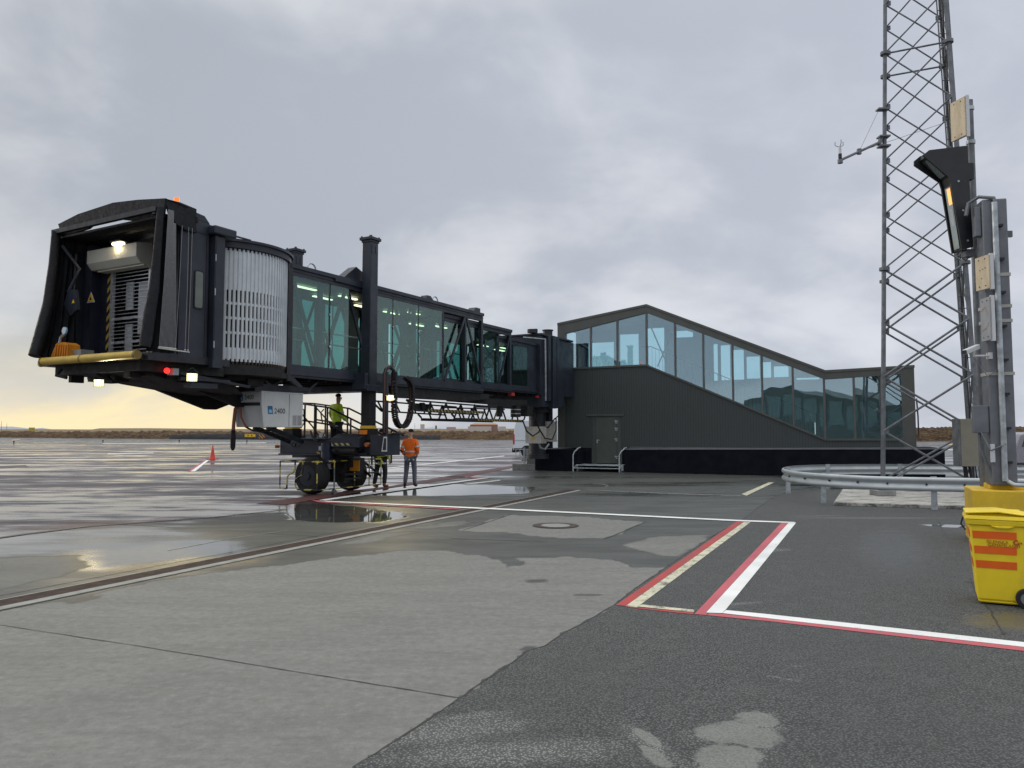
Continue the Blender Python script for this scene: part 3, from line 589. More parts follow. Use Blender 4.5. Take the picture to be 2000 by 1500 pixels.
# inside truss of the outer tunnel (both sides), seen through the glass
for y in (-1.03, 1.03):
    z0, z1 = OB-.1, OT+.1
    xs = [1.2, 2.25, 3.3, 4.35, 5.4, 6.45, 7.6]
    for i in range(len(xs)-1):
        a_, b_ = (xs[i], z1 if i % 2 == 0 else z0), (xs[i+1], z0 if i % 2 == 0 else z1)
        diag([(a_, b_)], y, .10)
        if y > 0 or i in (3, 4): diag([((xs[i], z0 if i % 2 == 0 else z1), (xs[i+1], z1 if i % 2 == 0 else z0))], y+.055, .07)
    mb = MB()
    for p in (2.25, 4.35, 6.45): mb.box(p-.06, p+.06, y-.05, y+.05, z0, z1)
    each(pieces(mb), 'truss_post', DK, br)
    mb = MB(); mb.cyl((1.1, y*.9, 4.4), (10.3, y*.9, 4.4), .022); mb.build('handrail', GALV, br)
# solid wall parts inside (far side shows panels between glass)
mb = MB()
for a_, b_ in ((1.15, 1.75), (2.75, 3.4), (4.2, 4.6), (5.5, 6.15), (7.1, 7.6)): mb.box(a_, b_, .93, .96, OB, OT)
each(pieces(mb), 'interior_panel', WALLP, br)
# open bay: external diagonals
diag([((7.95, OB), (9.2, OT)), ((9.3, OT), (10.3, OB))], -1.20, .085); diag([((7.95, OB), (9.2, OT)), ((9.3, OT), (10.3, OB))], 1.20, .085)
# middle tunnel
rim(7.5, 12.78, 1.06, 3.52, 5.42, 3.22, 5.62, 'mid', [(7.56, .1), (9.3, .06), (10.6, .08), (12.72, .14)])
pane(7.95, 9.26, -1.05, 3.53, 5.41); pane(9.34, 10.5, -1.05, 3.53, 5.41)
pane(10.66, 11.75, -1.05, 3.53, 5.41)
for a_, b_ in ((7.95, 9.26), (9.34, 10.5), (10.66, 12.6)): pane(a_, b_, 1.05, 3.53, 5.41, GLT2)
diag([((10.75, 5.4), (11.7, 3.55)), ((8.0, 5.4), (9.2, 3.55)), ((9.35, 3.55), (10.5, 5.4))], -.93, .09)
diag([((10.75, 5.4), (11.7, 3.55)), ((8.0, 5.4), (9.2, 3.55)), ((9.35, 3.55), (10.5, 5.4)), ((8.0, 3.55), (9.2, 5.4))], .93, .09)
diag([((11.8, 3.54), (12.65, 5.4))], -1.06, .075)
mb = MB(); mb.box(11.75, 11.82, -1.07, -.94, 3.53, 5.41); each(pieces(mb), 'truss_post', DK, br)
mb = MB()
for a_, b_ in ((8.3, 8.75), (9.6, 9.85), (10.9, 11.2)): mb.box(a_, b_, .86, .89, 3.53, 5.41)
each(pieces(mb), 'interior_panel', WALLP, br)
# inner tunnel
rim(9.5, 15.5, .93, 3.56, 5.12, 3.28, 5.34, 'in', [(9.6, .1), (12.9, .06)])
pane(12.95, 14.35, -.92, 3.57, 5.11); pane(11.9, 12.7, -.92, 3.57, 5.11)
mb = MB(); mb.box(14.36, 15.48, -.93, -.88, 3.561, 5.119); mb.build('side_panel', DK, br)
mb = MB(); mb.box(12.9, 13.4, .86, .9, 3.57, 5.11); mb.box(13.75, 15.4, .86, .9, 3.57, 5.11); each(pieces(mb), 'interior_panel', mat('olive_panel', (0.07, 0.065, 0.04), .7), br)
pane(13.42, 13.73, .92, 3.57, 5.11, GLT2)
diag([((13.3, 5.1), (14.3, 3.6))], -.80, .08)
# ceiling lights in the tunnels
for (x0, zz, y) in ((1.15, 5.62, .1), (1.9, 5.62, -.5), (3.2, 5.6, .1), (3.6, 5.62, -.5), (5.0, 5.6, .1), (6.4, 5.6, .1), (6.9, 5.6, -.5), (7.8, 5.38, .1), (8.5, 5.36, -.4), (10.3, 5.34, .1), (11.0, 5.3, -.4), (12.2, 5.10, .1), (13.2, 5.06, -.35), (13.7, 5.06, .2)):
    mb = MB(); mb.box(x0, x0+.75, y-.05, y+.05, zz-.03, zz); mb.build('ceiling_light', TUBE, br)
mb = MB(); mb.box(1.1, 7.6, -1.0, 1.0, 5.66, 5.69); mb.box(7.65, 9.4, -.9, .9, 5.42, 5.45); mb.build('ceiling_panel', mat('ceiling_paint', (0.16, 0.18, 0.17), .7), br)
# roof bits
mb = MB(); mb.prism([(3.05, -1.12, 5.96), (3.95, -1.12, 5.96), (3.95, -1.12, 6.25), (3.6, -1.12, 6.38), (3.25, -1.12, 6.12)], (0, .3, 0)); mb.box(2.6, 3.9, -1.26, -1.205, 5.78, 5.9); each(pieces(mb), 'roof_bracket', DK, br, bevel=.01)
mb = MB(); mb.prism([(9.9, -1.1, 5.96), (10.4, -1.1, 5.96), (10.4, -1.1, 6.15), (10.1, -1.1, 6.15)], (0, .3, 0)); mb.prism([(7.0, -1.1, 5.96), (7.5, -1.1, 5.96), (7.3, -1.1, 6.12), (7.1, -1.1, 6.12)], (0, .25, 0)); mb.box(9.9, 10.3, .8, 1.1, 5.96, 6.1); each(pieces(mb), 'roof_bracket', DK, br, bevel=.01)
for xx in (2.0, 7.75):
    mb = MB(); mb.tube([(xx+.16*math.cos(k*.5), -.95, 6.02+.16*math.sin(k*.5)) for k in range(14)], .022, 6); each(pieces(mb), 'cable_coil', GALV, br, smooth=True)
# lift columns
def column(y, nm='lift_column'):
    mb = MB(); mb.box(3.73, 4.05, y-.16, y+.16, 2.98, 7.12); o = mb.build(nm, DK, br, bevel=.02)
    o.location.x = -.07
    mb = MB(); mb.box(3.67, 4.11, y-.22, y+.22, 7.12, 7.20); mb.box(3.71, 4.07, y-.18, y+.18, 7.06, 7.119)
    for i in (-1, 1):
        for j in (-1, 1): mb.cyl((3.89+i*.17, y+j*.17, 7.20), (3.89+i*.17, y+j*.17, 7.24), .03, n=6)
    mb.cyl((3.89, y, 7.20), (3.89, y, 7.29), .04); mb.build('cap_plate', DK, o, bevel=.008)
    mb = MB(); mb.box(3.745, 4.035, y-.145, y+.145, 1.9, 2.979); mb.build('inner_mast', BLK, o)
    mb = MB(); mb.box(3.73, 4.05, y-.16, y+.16, 1.82, 1.90); mb.build('yellow_collar', YEL, o)
    mb = MB(); mb.box(3.70, 4.08, y-.19, y+.19, 1.50, 1.819); mb.box(3.64, 4.14, y-.25, y+.25, 1.50, 1.60); mb.build('column_foot', BLK, o)
    mb = MB()
    for s in (-1, 1): mb.box(3.76 if s < 0 else 3.92, 3.86 if s < 0 else 4.02, y-.172, y-.161, 6.75, 6.95)
    each(pieces(mb), 'cover_plate', DK, o)
column(-1.43); column(1.43)
mb = MB(); mb.box(3.5, 4.28, -1.65, 1.65, 2.86, 3.03); mb.box(3.45, 3.6, -1.6, -1.15, 2.9, 3.35); mb.build('cross_head', DK, br, bevel=.01)
# bogie cross beam
mb = MB(); mb.box(3.6, 4.15, -1.75, 1.70, 1.10, 1.50); mb.box(3.55, 4.2, -1.73, 1.72, 1.05, 1.099); mb.box(3.57, 4.18, -.1, 1.72, 1.5, 1.55); bm_ = mb.build('cross_beam', DK, br, bevel=.012)
mb = MB(); mb.prism([(3.30, -.55, 1.56), (3.599, -.55, 1.68), (3.599, -.55, 1.36), (3.30, -.55, 1.30)], (0, -1.0, 0)); mb.build('motor_cover', DK, br, bevel=.01)
mb = MB(); mb.prism([(3.285, -.57, 1.42), (3.285, -1.25, 1.42), (3.285, -1.25, 1.36), (3.285, -.57, 1.34)], (.01, 0, 0)); mb.prism([(3.59, .25, 1.16), (3.59, -.2, 1.16), (3.59, -.2, 1.10), (3.59, .3, 1.10)], (-.012, 0, 0)); each(pieces(mb), 'hazard_strip', HAZB, br)
mb = MB(); mb.cyl((3.4, -.32, 1.02), (3.4, -.32, 1.42), .17, n=18); mb.cyl((3.4, -.32, .84), (3.4, -.32, 1.019), .13, n=18); mb.box(3.27, 3.53, -.5, -.16, .84, .98); mb.build('drive_motor', NAVY, br, smooth=True)
mb = MB(); mb.cyl((3.35, -.6, 1.2), (3.35, -1.4, 1.2), .09, n=14); mb.cyl((3.38, -.75, 1.2), (3.38, -.85, 1.2), .12, n=14); mb.cyl((3.42, -.5, 1.12), (3.42, -1.7, 1.12), .03); mb.build('drive_shaft', SHADE, br, smooth=True)
mb = MB(); mb.tube([(3.55, 1.1, 1.42), (3.5, 1.15, 1.36), (3.5, 1.1, 1.3), (3.5, 1.0, 1.3), (3.5, .98, 1.4)], .02, 6); mb.tube([(3.6, .5, 1.75), (3.5, .35, 1.6), (3.45, .2, 1.5), (3.45, .05, 1.47)], .03, 6); mb.tube([(3.6, -.05, 1.7), (3.4, -.15, 1.65), (3.38, -.3, 1.5)], .012, 6); mb.tube([(3.5, -1.6, 1.45), (3.42, -1.5, 1.25), (3.42, -1.3, 1.1), (3.5, -1.1, 1.05)], .015, 6); mb.build('cable', BLK, br, smooth=True)
mb = MB(); mb.cyl((3.6, .12, 1.63), (3.72, .12, 1.63), .07, n=12); mb.box(3.57, 3.596, .02, .16, 1.2, 1.32); mb.build('beacon_cap', WHT, br)
mb = MB(); mb.box(3.45, 3.6, -1.58, -1.42, 1.66, 1.78); each(pieces(mb), 'warning_lamp', ORG, br); mb = MB(); mb.cyl((3.60, 1.71, 1.3), (3.5, 1.80, 1.3), .05); mb.cyl((3.55, -1.7, 1.38), (3.40, -1.7, 1.38), .06); each(pieces(mb), 'warning_lamp', mat('dull_orange', (.4, .12, .03), .4), br)
# end cabinet with number plate
mb = MB(); mb.box(3.45, 4.0, -2.40, -1.80, 1.10, 1.64); mb.prism([(3.4, -2.40, 1.64), (4.0, -2.40, 1.64), (4.0, -2.60, 1.68), (3.4, -2.60, 1.68)], (0, 0, .03)); mb.build('control_cabinet', DK, br, bevel=.012)
mb = MB(); mb.prism([(3.448, -2.20, 1.20), (3.448, -2.385, 1.20), (3.448, -2.385, 1.60), (3.448, -2.27, 1.60)], (-.01, 0, 0)); pl = mb.build('number_plate', WHT, br)
mb = MB(); mb.prism([(3.436, -2.24, 1.24), (3.436, -2.36, 1.24), (3.436, -2.36, 1.56), (3.436, -2.29, 1.56)], (-.004, 0, 0)); mb.build('plate_print', INK, pl)
# the box facing the camera on the cabinet
# wheels
def wheel(x0):
    mb = MB(); r = .51; prof = [(0, .30), (.0, .44), (.05, .49), (.10, .51), (.34, .51), (.39, .49), (.44, .44), (.44, .30)]; n = 36; vs = []
    for (dx, rr) in prof:
        for k in range(n): a_ = 2*math.pi*k/n; vs.append((x0+dx, rr*math.cos(a_), .51+rr*math.sin(a_)))
    mb.add(vs, [(i*n+k, i*n+(k+1) % n, (i+1)*n+(k+1) % n, (i+1)*n+k) for i in range(len(prof)-1) for k in range(n)]); w_ = mb.build('wheel', BLK, br, smooth=True)
    mb = MB(); mb.cyl((x0+.03, 0, .51), (x0+.41, 0, .51), .31, n=28); mb.cyl((x0-.03, 0, .51), (x0+.031, 0, .51), .12, n=16); mb.cyl((x0+.0, 0, .51), (x0+.032, 0, .51), .29, .26, n=28)
    for k in range(8): a_ = k*math.pi/4; mb.cyl((x0-.01, .2*math.cos(a_), .51+.2*math.sin(a_)), (x0+.03, .2*math.cos(a_), .51+.2*math.sin(a_)), .018, n=6)
    mb.build('rim', DK, w_, smooth=True)
for x0 in (2.95, 4.55): wheel(x0)
mb = MB(); mb.box(2.9+.5, 5.2, -.14, .14, .36, .66); mb.box(3.75, 4.1, -.35, .35, .3, 1.04); mb.box(3.6, 4.3, -.5, .5, .85, 1.04); mb.cyl((3.93, 0, .7), (3.93, 0, 1.06), .32, n=24); mb.build('bogie_frame', SHADE, br)
mb = MB(); mb.box(3.9, 4.5, -.75, -.55, .72, .98); mb.box(3.7, 4.4, -.7, -.5, .50, .55); mb.box(3.7, 4.4, -.7, -.5, .38, .42); each(pieces(mb), 'bogie_box', SHADE, br)
mb = MB(); mb.box(4.0, 4.02, -.98, -.62, .62, .92); mb.box(3.90, 4.30, -.70, -.69, .72, .96); mb.build('orange_panel', mat('amber_panel', (.55, .22, .02), .4), br)
mb = MB(); q = BF.x(635, 902, 3.2); mb.box(3.6, 3.9, -.2, -.1, .68, .82); mb.build('grease_reservoir', WHT, br)
# safety bars round the wheels (yellow / black)
gy = -.66; bars = MB(); T = .018
zt_, zb_ = .92, .16
P1 = (2.62, .68); P2 = (2.62, -.68); P3 = (5.35, -.68); P4 = (5.35, .68)
for z in (zt_, zb_):
    if z == zt_: bars.tube([(*P4, z), (*P1, z)], T, 6); bars.tube([(*P1, z), (*P2, z)], T, 6); 
    bars.tube([(*P2, z), (*P3, z)], T, 6)
bars.tube([(2.62, .68, zt_), (2.62, .68, zb_), (2.62, .45, zb_)], T, 6)
bars.tube([(2.62, .42, zb_), (2.62, .40, .5), (2.62, .30, .58), (2.62, .18, .62), (2.62, .12, .7), (2.62, .12, zt_)], T*1.3, 6)
bars.tube([(2.62, -.68, zb_), (2.62, .02, zb_), (2.62, .10, .26), (2.62, .10, .42), (2.62, -.02, .50), (2.62, -.12, .55), (2.62, -.16, .7), (2.62, -.16, zt_)], T*1.3, 6)
for x in (2.62, 3.3, 4.15, 4.8, 5.35): bars.tube([(x, -.68, zt_), (x, -.68, zb_)], T, 6); bars.box(x-.05, x+.05, -.70, -.66, zt_-.03, zt_+.03)
bars.build('safety_bar', HAZT, br, smooth=True)
mb = MB(); mb.cyl((3.3, -.72, .07), (3.3, -.64, .07), .07); mb.tube([(3.3, -.68, .07), (3.3, -.68, .75)], .02); mb.build('caster_wheel', GALVD, br)
# stairs, platform and railings behind the beam
mb = MB(); sx0 = 4.45
mb.box(4.35, 5.35, .2, 1.9, 1.00, 1.06); mb.box(4.3, 4.34, .2, 1.9, .95, 1.12); mb.build('platform', DK2, br)
mb = MB(); R = .028
for x in (4.4, 5.3):
    mb.tube([(x, 1.95, 2.62), (x, .55, 2.45), (x, -1.55, 1.62)], R, 6); mb.tube([(x, 1.95, 2.12), (x, .55, 1.95), (x, -1.5, 1.15)], R, 6)
    for (y, z1, z0) in ((1.95, 2.62, 1.06), (1.5, 2.57, 1.06), (1.05, 2.51, 1.06), (.6, 2.46, 1.06), (-.3, 2.1, 1.0), (-1.1, 1.8, .8)): mb.tube([(x, y, z1), (x, y, z0)], R, 6)
    mb.tube([(x, 1.9, 2.5), (x, 1.2, 1.9), (x, .6, 1.25)], .022, 6)
mb.tube([(4.35, 1.75, 2.3), (4.35, 1.62, 2.45), (4.35, 1.5, 2.4), (4.35, 1.48, 2.0), (4.35, 1.6, 1.85), (4.35, 1.72, 1.9), (4.35, 1.75, 2.3)], .02, 6)
mb.tube([(4.35, .75, 2.0), (4.35, .82, 2.3), (4.35, .7, 2.4)], .02, 6); mb.tube([(4.4, 1.95, 2.62), (5.3, 1.95, 2.62)], R, 6)
mb.build('stair_railing', DK2, br, smooth=True)
mb = MB()
for x in (4.4, 5.3): mb.bar((x*.5+2.6, .2, 1.02), (x*.5+2.6, -.75, .42), .025, .07)
for k in range(4): f = (k+.7)/4.4; mb.box(4.82, 5.22, -.95*f+.1, -.95*f+.28, 1.0-.58*f, 1.0-.58*f+.025)
mb.build('stair_flight', DK2, br)
mb = MB()
for x in (4.35,): mb.tube([(x+.5, -.1, 1.45), (x+.5, -.72, 1.0), (x+.5, -.76, .40)], .014, 6)
mb.build('stair_handrail', GALVD, br, smooth=True)
# upper service stair from tunnel: inclined flight seen left of the platform
mb = MB(); mb.bar((1.75, .3, 1.86), (3.3, .5, 1.44), .05, .12); mb.bar((1.75, .8, 1.86), (3.3, 1.0, 1.44), .05, .12)
for k in range(6): f = k/6; mb.box(1.85+1.3*f, 1.98+1.3*f, .36+.15*f, .78+.15*f, 1.83-.35*f, 1.85-.35*f)
mb.build('service_ladder', DK2, br)
# cable post and festoon loop
mb = MB(); mb.bar((3.92, -1.95, 1.55), (3.92, -1.95, 3.38), .10, .12); mb.tube([(3.86, -1.95, 1.7), (3.86, -1.95, 3.35), (3.93, -1.95, 3.48), (4.1, -1.95, 3.54), (4.26, -1.95, 3.46), (4.30, -1.95, 3.2)], .05, 8); mb.build('cable_mast', DK2, br, smooth=True)
mb = MB(); mb.tube([(3.80, -2.0, 1.7), (3.80, -2.0, 3.35), (3.88, -2.0, 3.52), (4.08, -2.0, 3.6), (4.22, -2.0, 3.56)], .014, 6); mb.build('cable', mat('copper_brown_cable', (0.10, 0.04, 0.03), .5), br, smooth=True)
loop = [(4.30, 3.40), (4.30, 2.9), (4.31, 2.4), (4.36, 2.10), (4.48, 1.93), (4.66, 1.86), (4.84, 1.91), (5.0, 2.08), (5.10, 2.35), (5.16, 2.75), (5.13, 3.05), (5.0, 3.22), (4.75, 3.32)]
pts = []
for i in range(len(loop)-1):
    for k in range(5): f = k/5; pts.append((loop[i][0]*(1-f)+loop[i+1][0]*f, -1.95, loop[i][1]*(1-f)+loop[i+1][1]*f))
mb = MB()
for i in range(0, len(pts)-1):
    a_, b_ = Vector(pts[i]), Vector(pts[i+1]); b_ = a_+(b_-a_)*.82
    for dy in (-.07, .07): mb.bar(a_+Vector((0, dy, 0)), b_+Vector((0, dy, 0)), .10, .02, up=(0, 1, 0))
    mb.bar(a_+Vector((0, -.07, 0)), a_+Vector((0, .07, 0)), .05)
mb.build('cable_chain', BLK, br)
mb = MB(); mb.tube([(p[0], -1.99, p[2]) for p in pts], .014, 6); mb.tube([(p[0]-.02, -1.9, p[2]) for p in pts], .014, 6); mb.build('chain_cable', mat('brown_cable', (0.12, 0.05, 0.035), .5), br, smooth=True)
# underslung beams and telescoping cable carrier
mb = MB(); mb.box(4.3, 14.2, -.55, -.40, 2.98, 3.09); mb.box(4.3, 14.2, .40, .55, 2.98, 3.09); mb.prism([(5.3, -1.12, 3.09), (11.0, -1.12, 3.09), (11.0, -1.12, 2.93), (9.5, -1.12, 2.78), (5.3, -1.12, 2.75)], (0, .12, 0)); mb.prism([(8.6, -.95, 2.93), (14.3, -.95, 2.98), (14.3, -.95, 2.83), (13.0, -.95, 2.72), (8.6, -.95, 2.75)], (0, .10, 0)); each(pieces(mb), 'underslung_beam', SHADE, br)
for dy in (0, 1.4):
    mb = MB(); y = -.9+dy
    mb.bar((6.3, y, 2.72), (11.3, y, 2.66), .05); mb.bar((6.85, y, 2.40), (10.6, y, 2.34), .05); mb.bar((6.3, y, 2.72), (6.85, y, 2.40), .05)
    for k in range(9): x = 6.9+k*.46; mb.bar((x, y, 2.40-.01*k), (x+(.25 if k % 2 else -.25), y, 2.70), .04)
    mb.bar((9.2, y+.1, 2.22), (9.0, y+.1, 2.34), .05); mb.bar((9.2, y+.1, 2.16), (14.2, y+.1, 2.15), .05, .10); mb.bar((10.5, y+.1, 2.62), (15.2, y+.1, 2.66), .05)
    for k in range(10): x = 9.8+k*.5; mb.bar((x, y+.1, 2.2), (x+(.28 if k % 2 else -.28), y+.1, 2.62), .045)
    mb.build('cable_carrier', DK2, br)
mb = MB(); mb.box(7.4, 10.9, -.94, -.93, 2.38, 2.47); mb.box(10.6, 14.2, -.84, -.83, 2.12, 2.20); each(pieces(mb), 'hazard_strip', HAZF, br)
mb = MB(); mb.cyl((7.3, -.85, 2.55), (7.3, -.7, 2.55), .12); mb.box(6.9, 7.8, -.8, -.6, 2.42, 2.6); mb.cyl((13.6, -.8, 2.3), (13.6, -.8, 2.75), .2, n=16); mb.cyl((12.4, -.75, 2.3), (12.4, -.75, 2.7), .12); mb.box(14.4, 14.9, -.9, -.5, 2.35, 2.75); each(pieces(mb), 'cable_drum', SHADE, br)
mb = MB(); mb.cyl((13.6, -.8, 2.42), (13.6, -.8, 2.45), .21, n=16); mb.cyl((13.6, -.8, 2.58), (13.6, -.8, 2.61), .21, n=16); each(pieces(mb), 'drum_ring', GALV, br)
mb = MB(); mb.tube([(14.0, -.9, 2.2), (14.15, -1.0, 1.75), (14.6, -1.05, 1.55), (15.2, -1.0, 1.7), (15.6, -.95, 1.95)], .03, 6); mb.tube([(14.8, -1, 2.5), (15.1, -1.05, 1.9), (15.6, -1.1, 1.45), (16.3, -1.1, 1.4), (16.9, -1.0, 1.8), (17.1, -.9, 2.3)], .03, 6); mb.tube([(15.6, -.8, 2.0), (16.3, -.9, 1.9), (17.2, -.8, 2.3)], .03, 6); mb.tube([(17.6, -.5, 2.2), (18.2, -.5, 2.45), (18.6, -.4, 2.9)], .025, 6); each(pieces(mb), 'hanging_cable', BLK, br, smooth=True)
mb = MB(); mb.box(12.95, 13.2, -.98, -.8, 3.12, 3.24); mb.box(15.15, 15.4, -1.0, -.9, 3.12, 3.22); each(pieces(mb), 'red_marker', RED, br)
# rotunda at the building end
mb = MB(); mb.box(15.2, 18.55, -1.1, 1.6, 3.25, 5.72); mb.box(15.15, 18.3, -1.2, 1.7, 5.72, 5.80); mb.box(15.6, 15.85, -1.28, -1.1, 3.0, 5.74); mb.box(15.95, 16.3, -1.32, -1.1, 2.7, 5.76); mb.box(16.5, 16.7, -1.25, -1.1, 3.1, 5.7); mb.box(15.3, 17.4, -1.15, 1.5, 2.75, 3.249); mb.build('rotunda', DK, br, bevel=.01)
mb = MB(); mb.bar((15.25, -1.32, 3.0), (15.22, -1.32, 5.52), .045); mb.bar((15.22, -1.32, 5.54), (13.9, -1.0, 5.5), .04); mb.build('bright_edge_strip', GALV, br)
mb = MB(); mb.cyl((15.0, -.8, 5.8), (15.0, -.8, 5.95), .18); mb.box(15.2, 15.35, -.9, -.7, 5.8, 6.0); mb.cyl((16.1, -1.0, 5.8), (16.1, -1.0, 6.0), .2, n=14); mb.cyl((16.1, -1.0, 6.0), (16.1, -1.0, 6.04), .24, n=14); each(pieces(mb), 'roof_bracket', DK2, br)
mb = MB(); mb.cyl((16.9, -.1, .56), (16.9, -.1, 2.76), .38, n=24); mb.cyl((16.9, -.1, 2.55), (16.9, -.1, 2.78), .62, n=24); mb.cyl((16.9, -.1, .56), (16.9, -.1, .75), .5, n=24); mb.box(17.2, 17.6, -.5, .2, 1.0, 2.9); mb.build('pedestal_column', DK2, br, smooth=True)
def cabinet(px0, px1, pxs, py0, py1, yl, nm):
    a_, b_ = BF.y(px0, py1, yl), BF.y(px1, py0, yl); return a_, b_
ca, cb = BF.x(1026, 866, 15.4), BF.x(1056, 834, 15.4)
mb = MB(); mb.box(15.4, 15.95, ca.y, cb.y, ca.z, cb.z+.02); c1 = mb.build('electrical_cabinet', STEEL, br, 'stainless cabinet with a yellow warning triangle', bevel=.01)
ca2, cb2 = BF.x(1064, 863, 16.9), BF.x(1076, 823, 16.9)
mb = MB(); mb.box(16.9, 17.5, ca2.y, cb2.y, ca2.z, cb2.z); mb.build('electrical_cabinet', STEEL, br, bevel=.01)
m_ = (ca.y+cb.y)/2; mb = MB(); mb.prism([(15.39, m_+.1, 1.42), (15.39, m_-.1, 1.42), (15.39, m_, 1.6)], (-.008, 0, 0)); mb.build('warning_triangle', YEL, c1)
mb = MB(); mb.tube([(15.7, -.75, 1.3), (15.8, -.8, 1.05), (16.2, -.8, .98), (16.6, -.8, 1.2)], .04, 6); mb.build('conduit', GALV, br, smooth=True)
# cab rotunda with slatted curtain
rc = Vector((0, 0, 0)); R_ = 1.5
mb = MB(); n = 132; vs = []; fs = []
def slats(z0, z1, r_in=R_-.03, r_out=R_+.01):
    nn = 56
    for k in range(nn):
        a0 = math.radians(150+k*(300-150+60)/nn); da = math.radians(210/nn)
        yield a0, da
slit = [(4.78, 4.98), (4.42, 4.70), (4.06, 4.34), (3.70, 3.98)]
zr = [(3.34, 3.66), (3.98, 4.04), (4.34, 4.40), (4.70, 4.76), (5.10, 5.92)]
sl_mb = MB(); bk_mb = MB()
for a0, da in slats(0, 0):
    def P_(r, a_, z): return (r*math.cos(a_), r*math.sin(a_), z)
    w1 = a0+da*.62
    def seg(m_, aa, ab, z0, z1, ro, ri):
        m_.add([P_(ro, aa, z0), P_(ro, ab, z0), P_(ro, ab, z1), P_(ro, aa, z1), P_(ri, aa, z0), P_(ri, ab, z0), P_(ri, ab, z1), P_(ri, aa, z1)], [(0, 1, 2, 3), (5, 4, 7, 6), (1, 5, 6, 2), (4, 0, 3, 7), (3, 2, 6, 7), (4, 5, 1, 0)])
    am = (a0+w1)/2; z0_ = 3.34
    for (aa, ab, ro) in ((a0, a0+da*.12, R_-.003), (a0+da*.12, a0+da*.50, R_+.010), (a0+da*.50, w1, R_-.003)): seg(sl_mb, aa, ab, 3.34, 5.95, ro, R_-.03)
    for (za, zb) in ((3.40, 3.66), (3.97, 4.03), (4.31, 4.37), (4.65, 4.71), (4.99, 5.90)): seg(sl_mb, w1, a0+da, za, zb, R_-.009, R_-.03)
cur = sl_mb.build('slat_curtain', SLAT, br)
mb = MB(); mb.cyl((0, 0, 3.3), (0, 0, 5.97), R_-.12, n=40, caps=False); mb.build('curtain_backing', mat('dark_brown_interior', (0.030, 0.026, 0.024), .7), br, smooth=True)
mb = MB(); mb.cyl((0, 0, 5.96), (0, 0, 6.10), R_+.07, n=64); mb.cyl((0, 0, 6.10), (0, 0, 6.16), R_+.12, n=64); mb.build('rotunda_roof', DK, br, smooth=True)
mb = MB(); mb.cyl((0, 0, 3.16), (0, 0, 3.28), R_-.02, n=64); mb.cyl((0, 0, 3.04), (0, 0, 3.16), R_+.06, n=64); mb.cyl((0, 0, 2.94), (0, 0, 3.04), R_-.45, n=48); mb.build('rotunda_floor', SHADE, br, smooth=True)
mb = MB()
for k in range(60): a_ = math.radians(150+k*3.5); mb.box(*(lambda c, s: (c-.012, c+.012, s-.012, s+.012))((R_-.02)*math.cos(a_), (R_-.02)*math.sin(a_)), 3.285, 3.335)
mb.build('roller_row', mat('rust_roller', (0.10, .06, .04), .6), br)
mb = MB(); mb.tube([(-.5, -.7, 6.16), (-.5, -.7, 6.42), (.15, -.7, 6.42), (.15, -.7, 6.16)], .025, 6); mb.tube([(.75, -.6, 6.16), (.75, -.6, 6.36), (1.15, -.6, 6.38), (1.15, -.6, 6.1)], .025, 6); mb.tube([(-.5, .8, 6.16), (-.5, .8, 6.42), (.5, .8, 6.42), (.5, .8, 6.16)], .025, 6); each(pieces(mb), 'roof_rail', DK2, br, smooth=True)
mb = MB(); mb.box(.9, 1.04, -1.24, -1.10, 3.0, 5.95); mb.prism([(.92, -1.22, 3.10), (1.15, -1.22, 3.10), (1.5, -1.22, 2.86), (1.3, -1.22, 2.86)], (0, .1, 0)); mb.build('corner_post', DK2, br)
# --- cab
cx0, cx1 = -2.45, -1.12; cy0, cy1 = -1.5, 2.2
mb = MB()
mb.box(cx0, -1.72, cy0, cy0+.06, 3.32, 6.28)   # near side wall
mb.prism([(-2.45, cy0, 6.28), (-1.72, cy0, 6.28), (-1.86, cy0, 6.42), (-2.2, cy0, 6.46), (-2.45, cy0, 6.52)], (0, .06, 0))
mb.box(-1.72, -1.50, cy0+.08, cy0+.5, 3.25, 6.2)
mb.box(cx0, cx1, cy1-.06, cy1, 3.32, 6.3); mb.box(-2.45, -1.2, cy0+.061, cy1-.061, 6.16, 6.28)
mb.box(-1.25, -1.13, 1.45, 2.14, 3.3, 6.16)
cab = mb.build('cab_shell', DK, br, bevel=.01)
mb = MB(); mb.box(-2.18, -1.8, cy0-.012, cy0-.002, 6.02, 6.05); mb.box(-2.22, -2.2, cy0-.01, cy0-.002, 3.4, 6.0); mb.box(-1.80, -1.78, cy0-.012, cy0-.002, 3.3, 6.05); mb.build('wall_trim', DK2, cab)
mb = MB(); mb.box(-1.68, -1.42, cy0-.14, cy0+.079, 3.12, 6.02); mb.box(-1.66, -1.64, cy0-.15, cy0-.14, 3.3, 5.9); mb.build('door_frame_box', DK, br, bevel=.008)
mb = MB(); mb.box(-1.78, -1.18, cy0-.24, cy0+.3, 6.03, 6.22); mb.build('drain_cap', DK, br, bevel=.03)
mb = MB()
for z in (3.55, 4.7, 5.45): mb.box(-1.675, -1.655, cy0-.156, cy0-.141, z, z+.15)
each(pieces(mb), 'hinge', GALV, br)
w0, w1_ = BF.y(381, 600, cy0), BF.y(401, 530, cy0)
def rrect(x0, x1, z0, z1, r, y, d, mb, n=5):
    pts = []
    for (cx, cz, a0) in ((x1-r, z1-r, 0), (x0+r, z1-r, 90), (x0+r, z0+r, 180), (x1-r, z0+r, 270)):
        for k in range(n+1): a_ = math.radians(a0+90*k/n); pts.append((cx+r*math.cos(a_), y, cz+r*math.sin(a_)))
    mb.prism(pts, (0, d, 0))
mb = MB(); rrect(-2.10, -1.86, 4.36, 5.20, .06, cy0-.02, .018, mb); wf = mb.build('window', BLK, br, smooth=False)
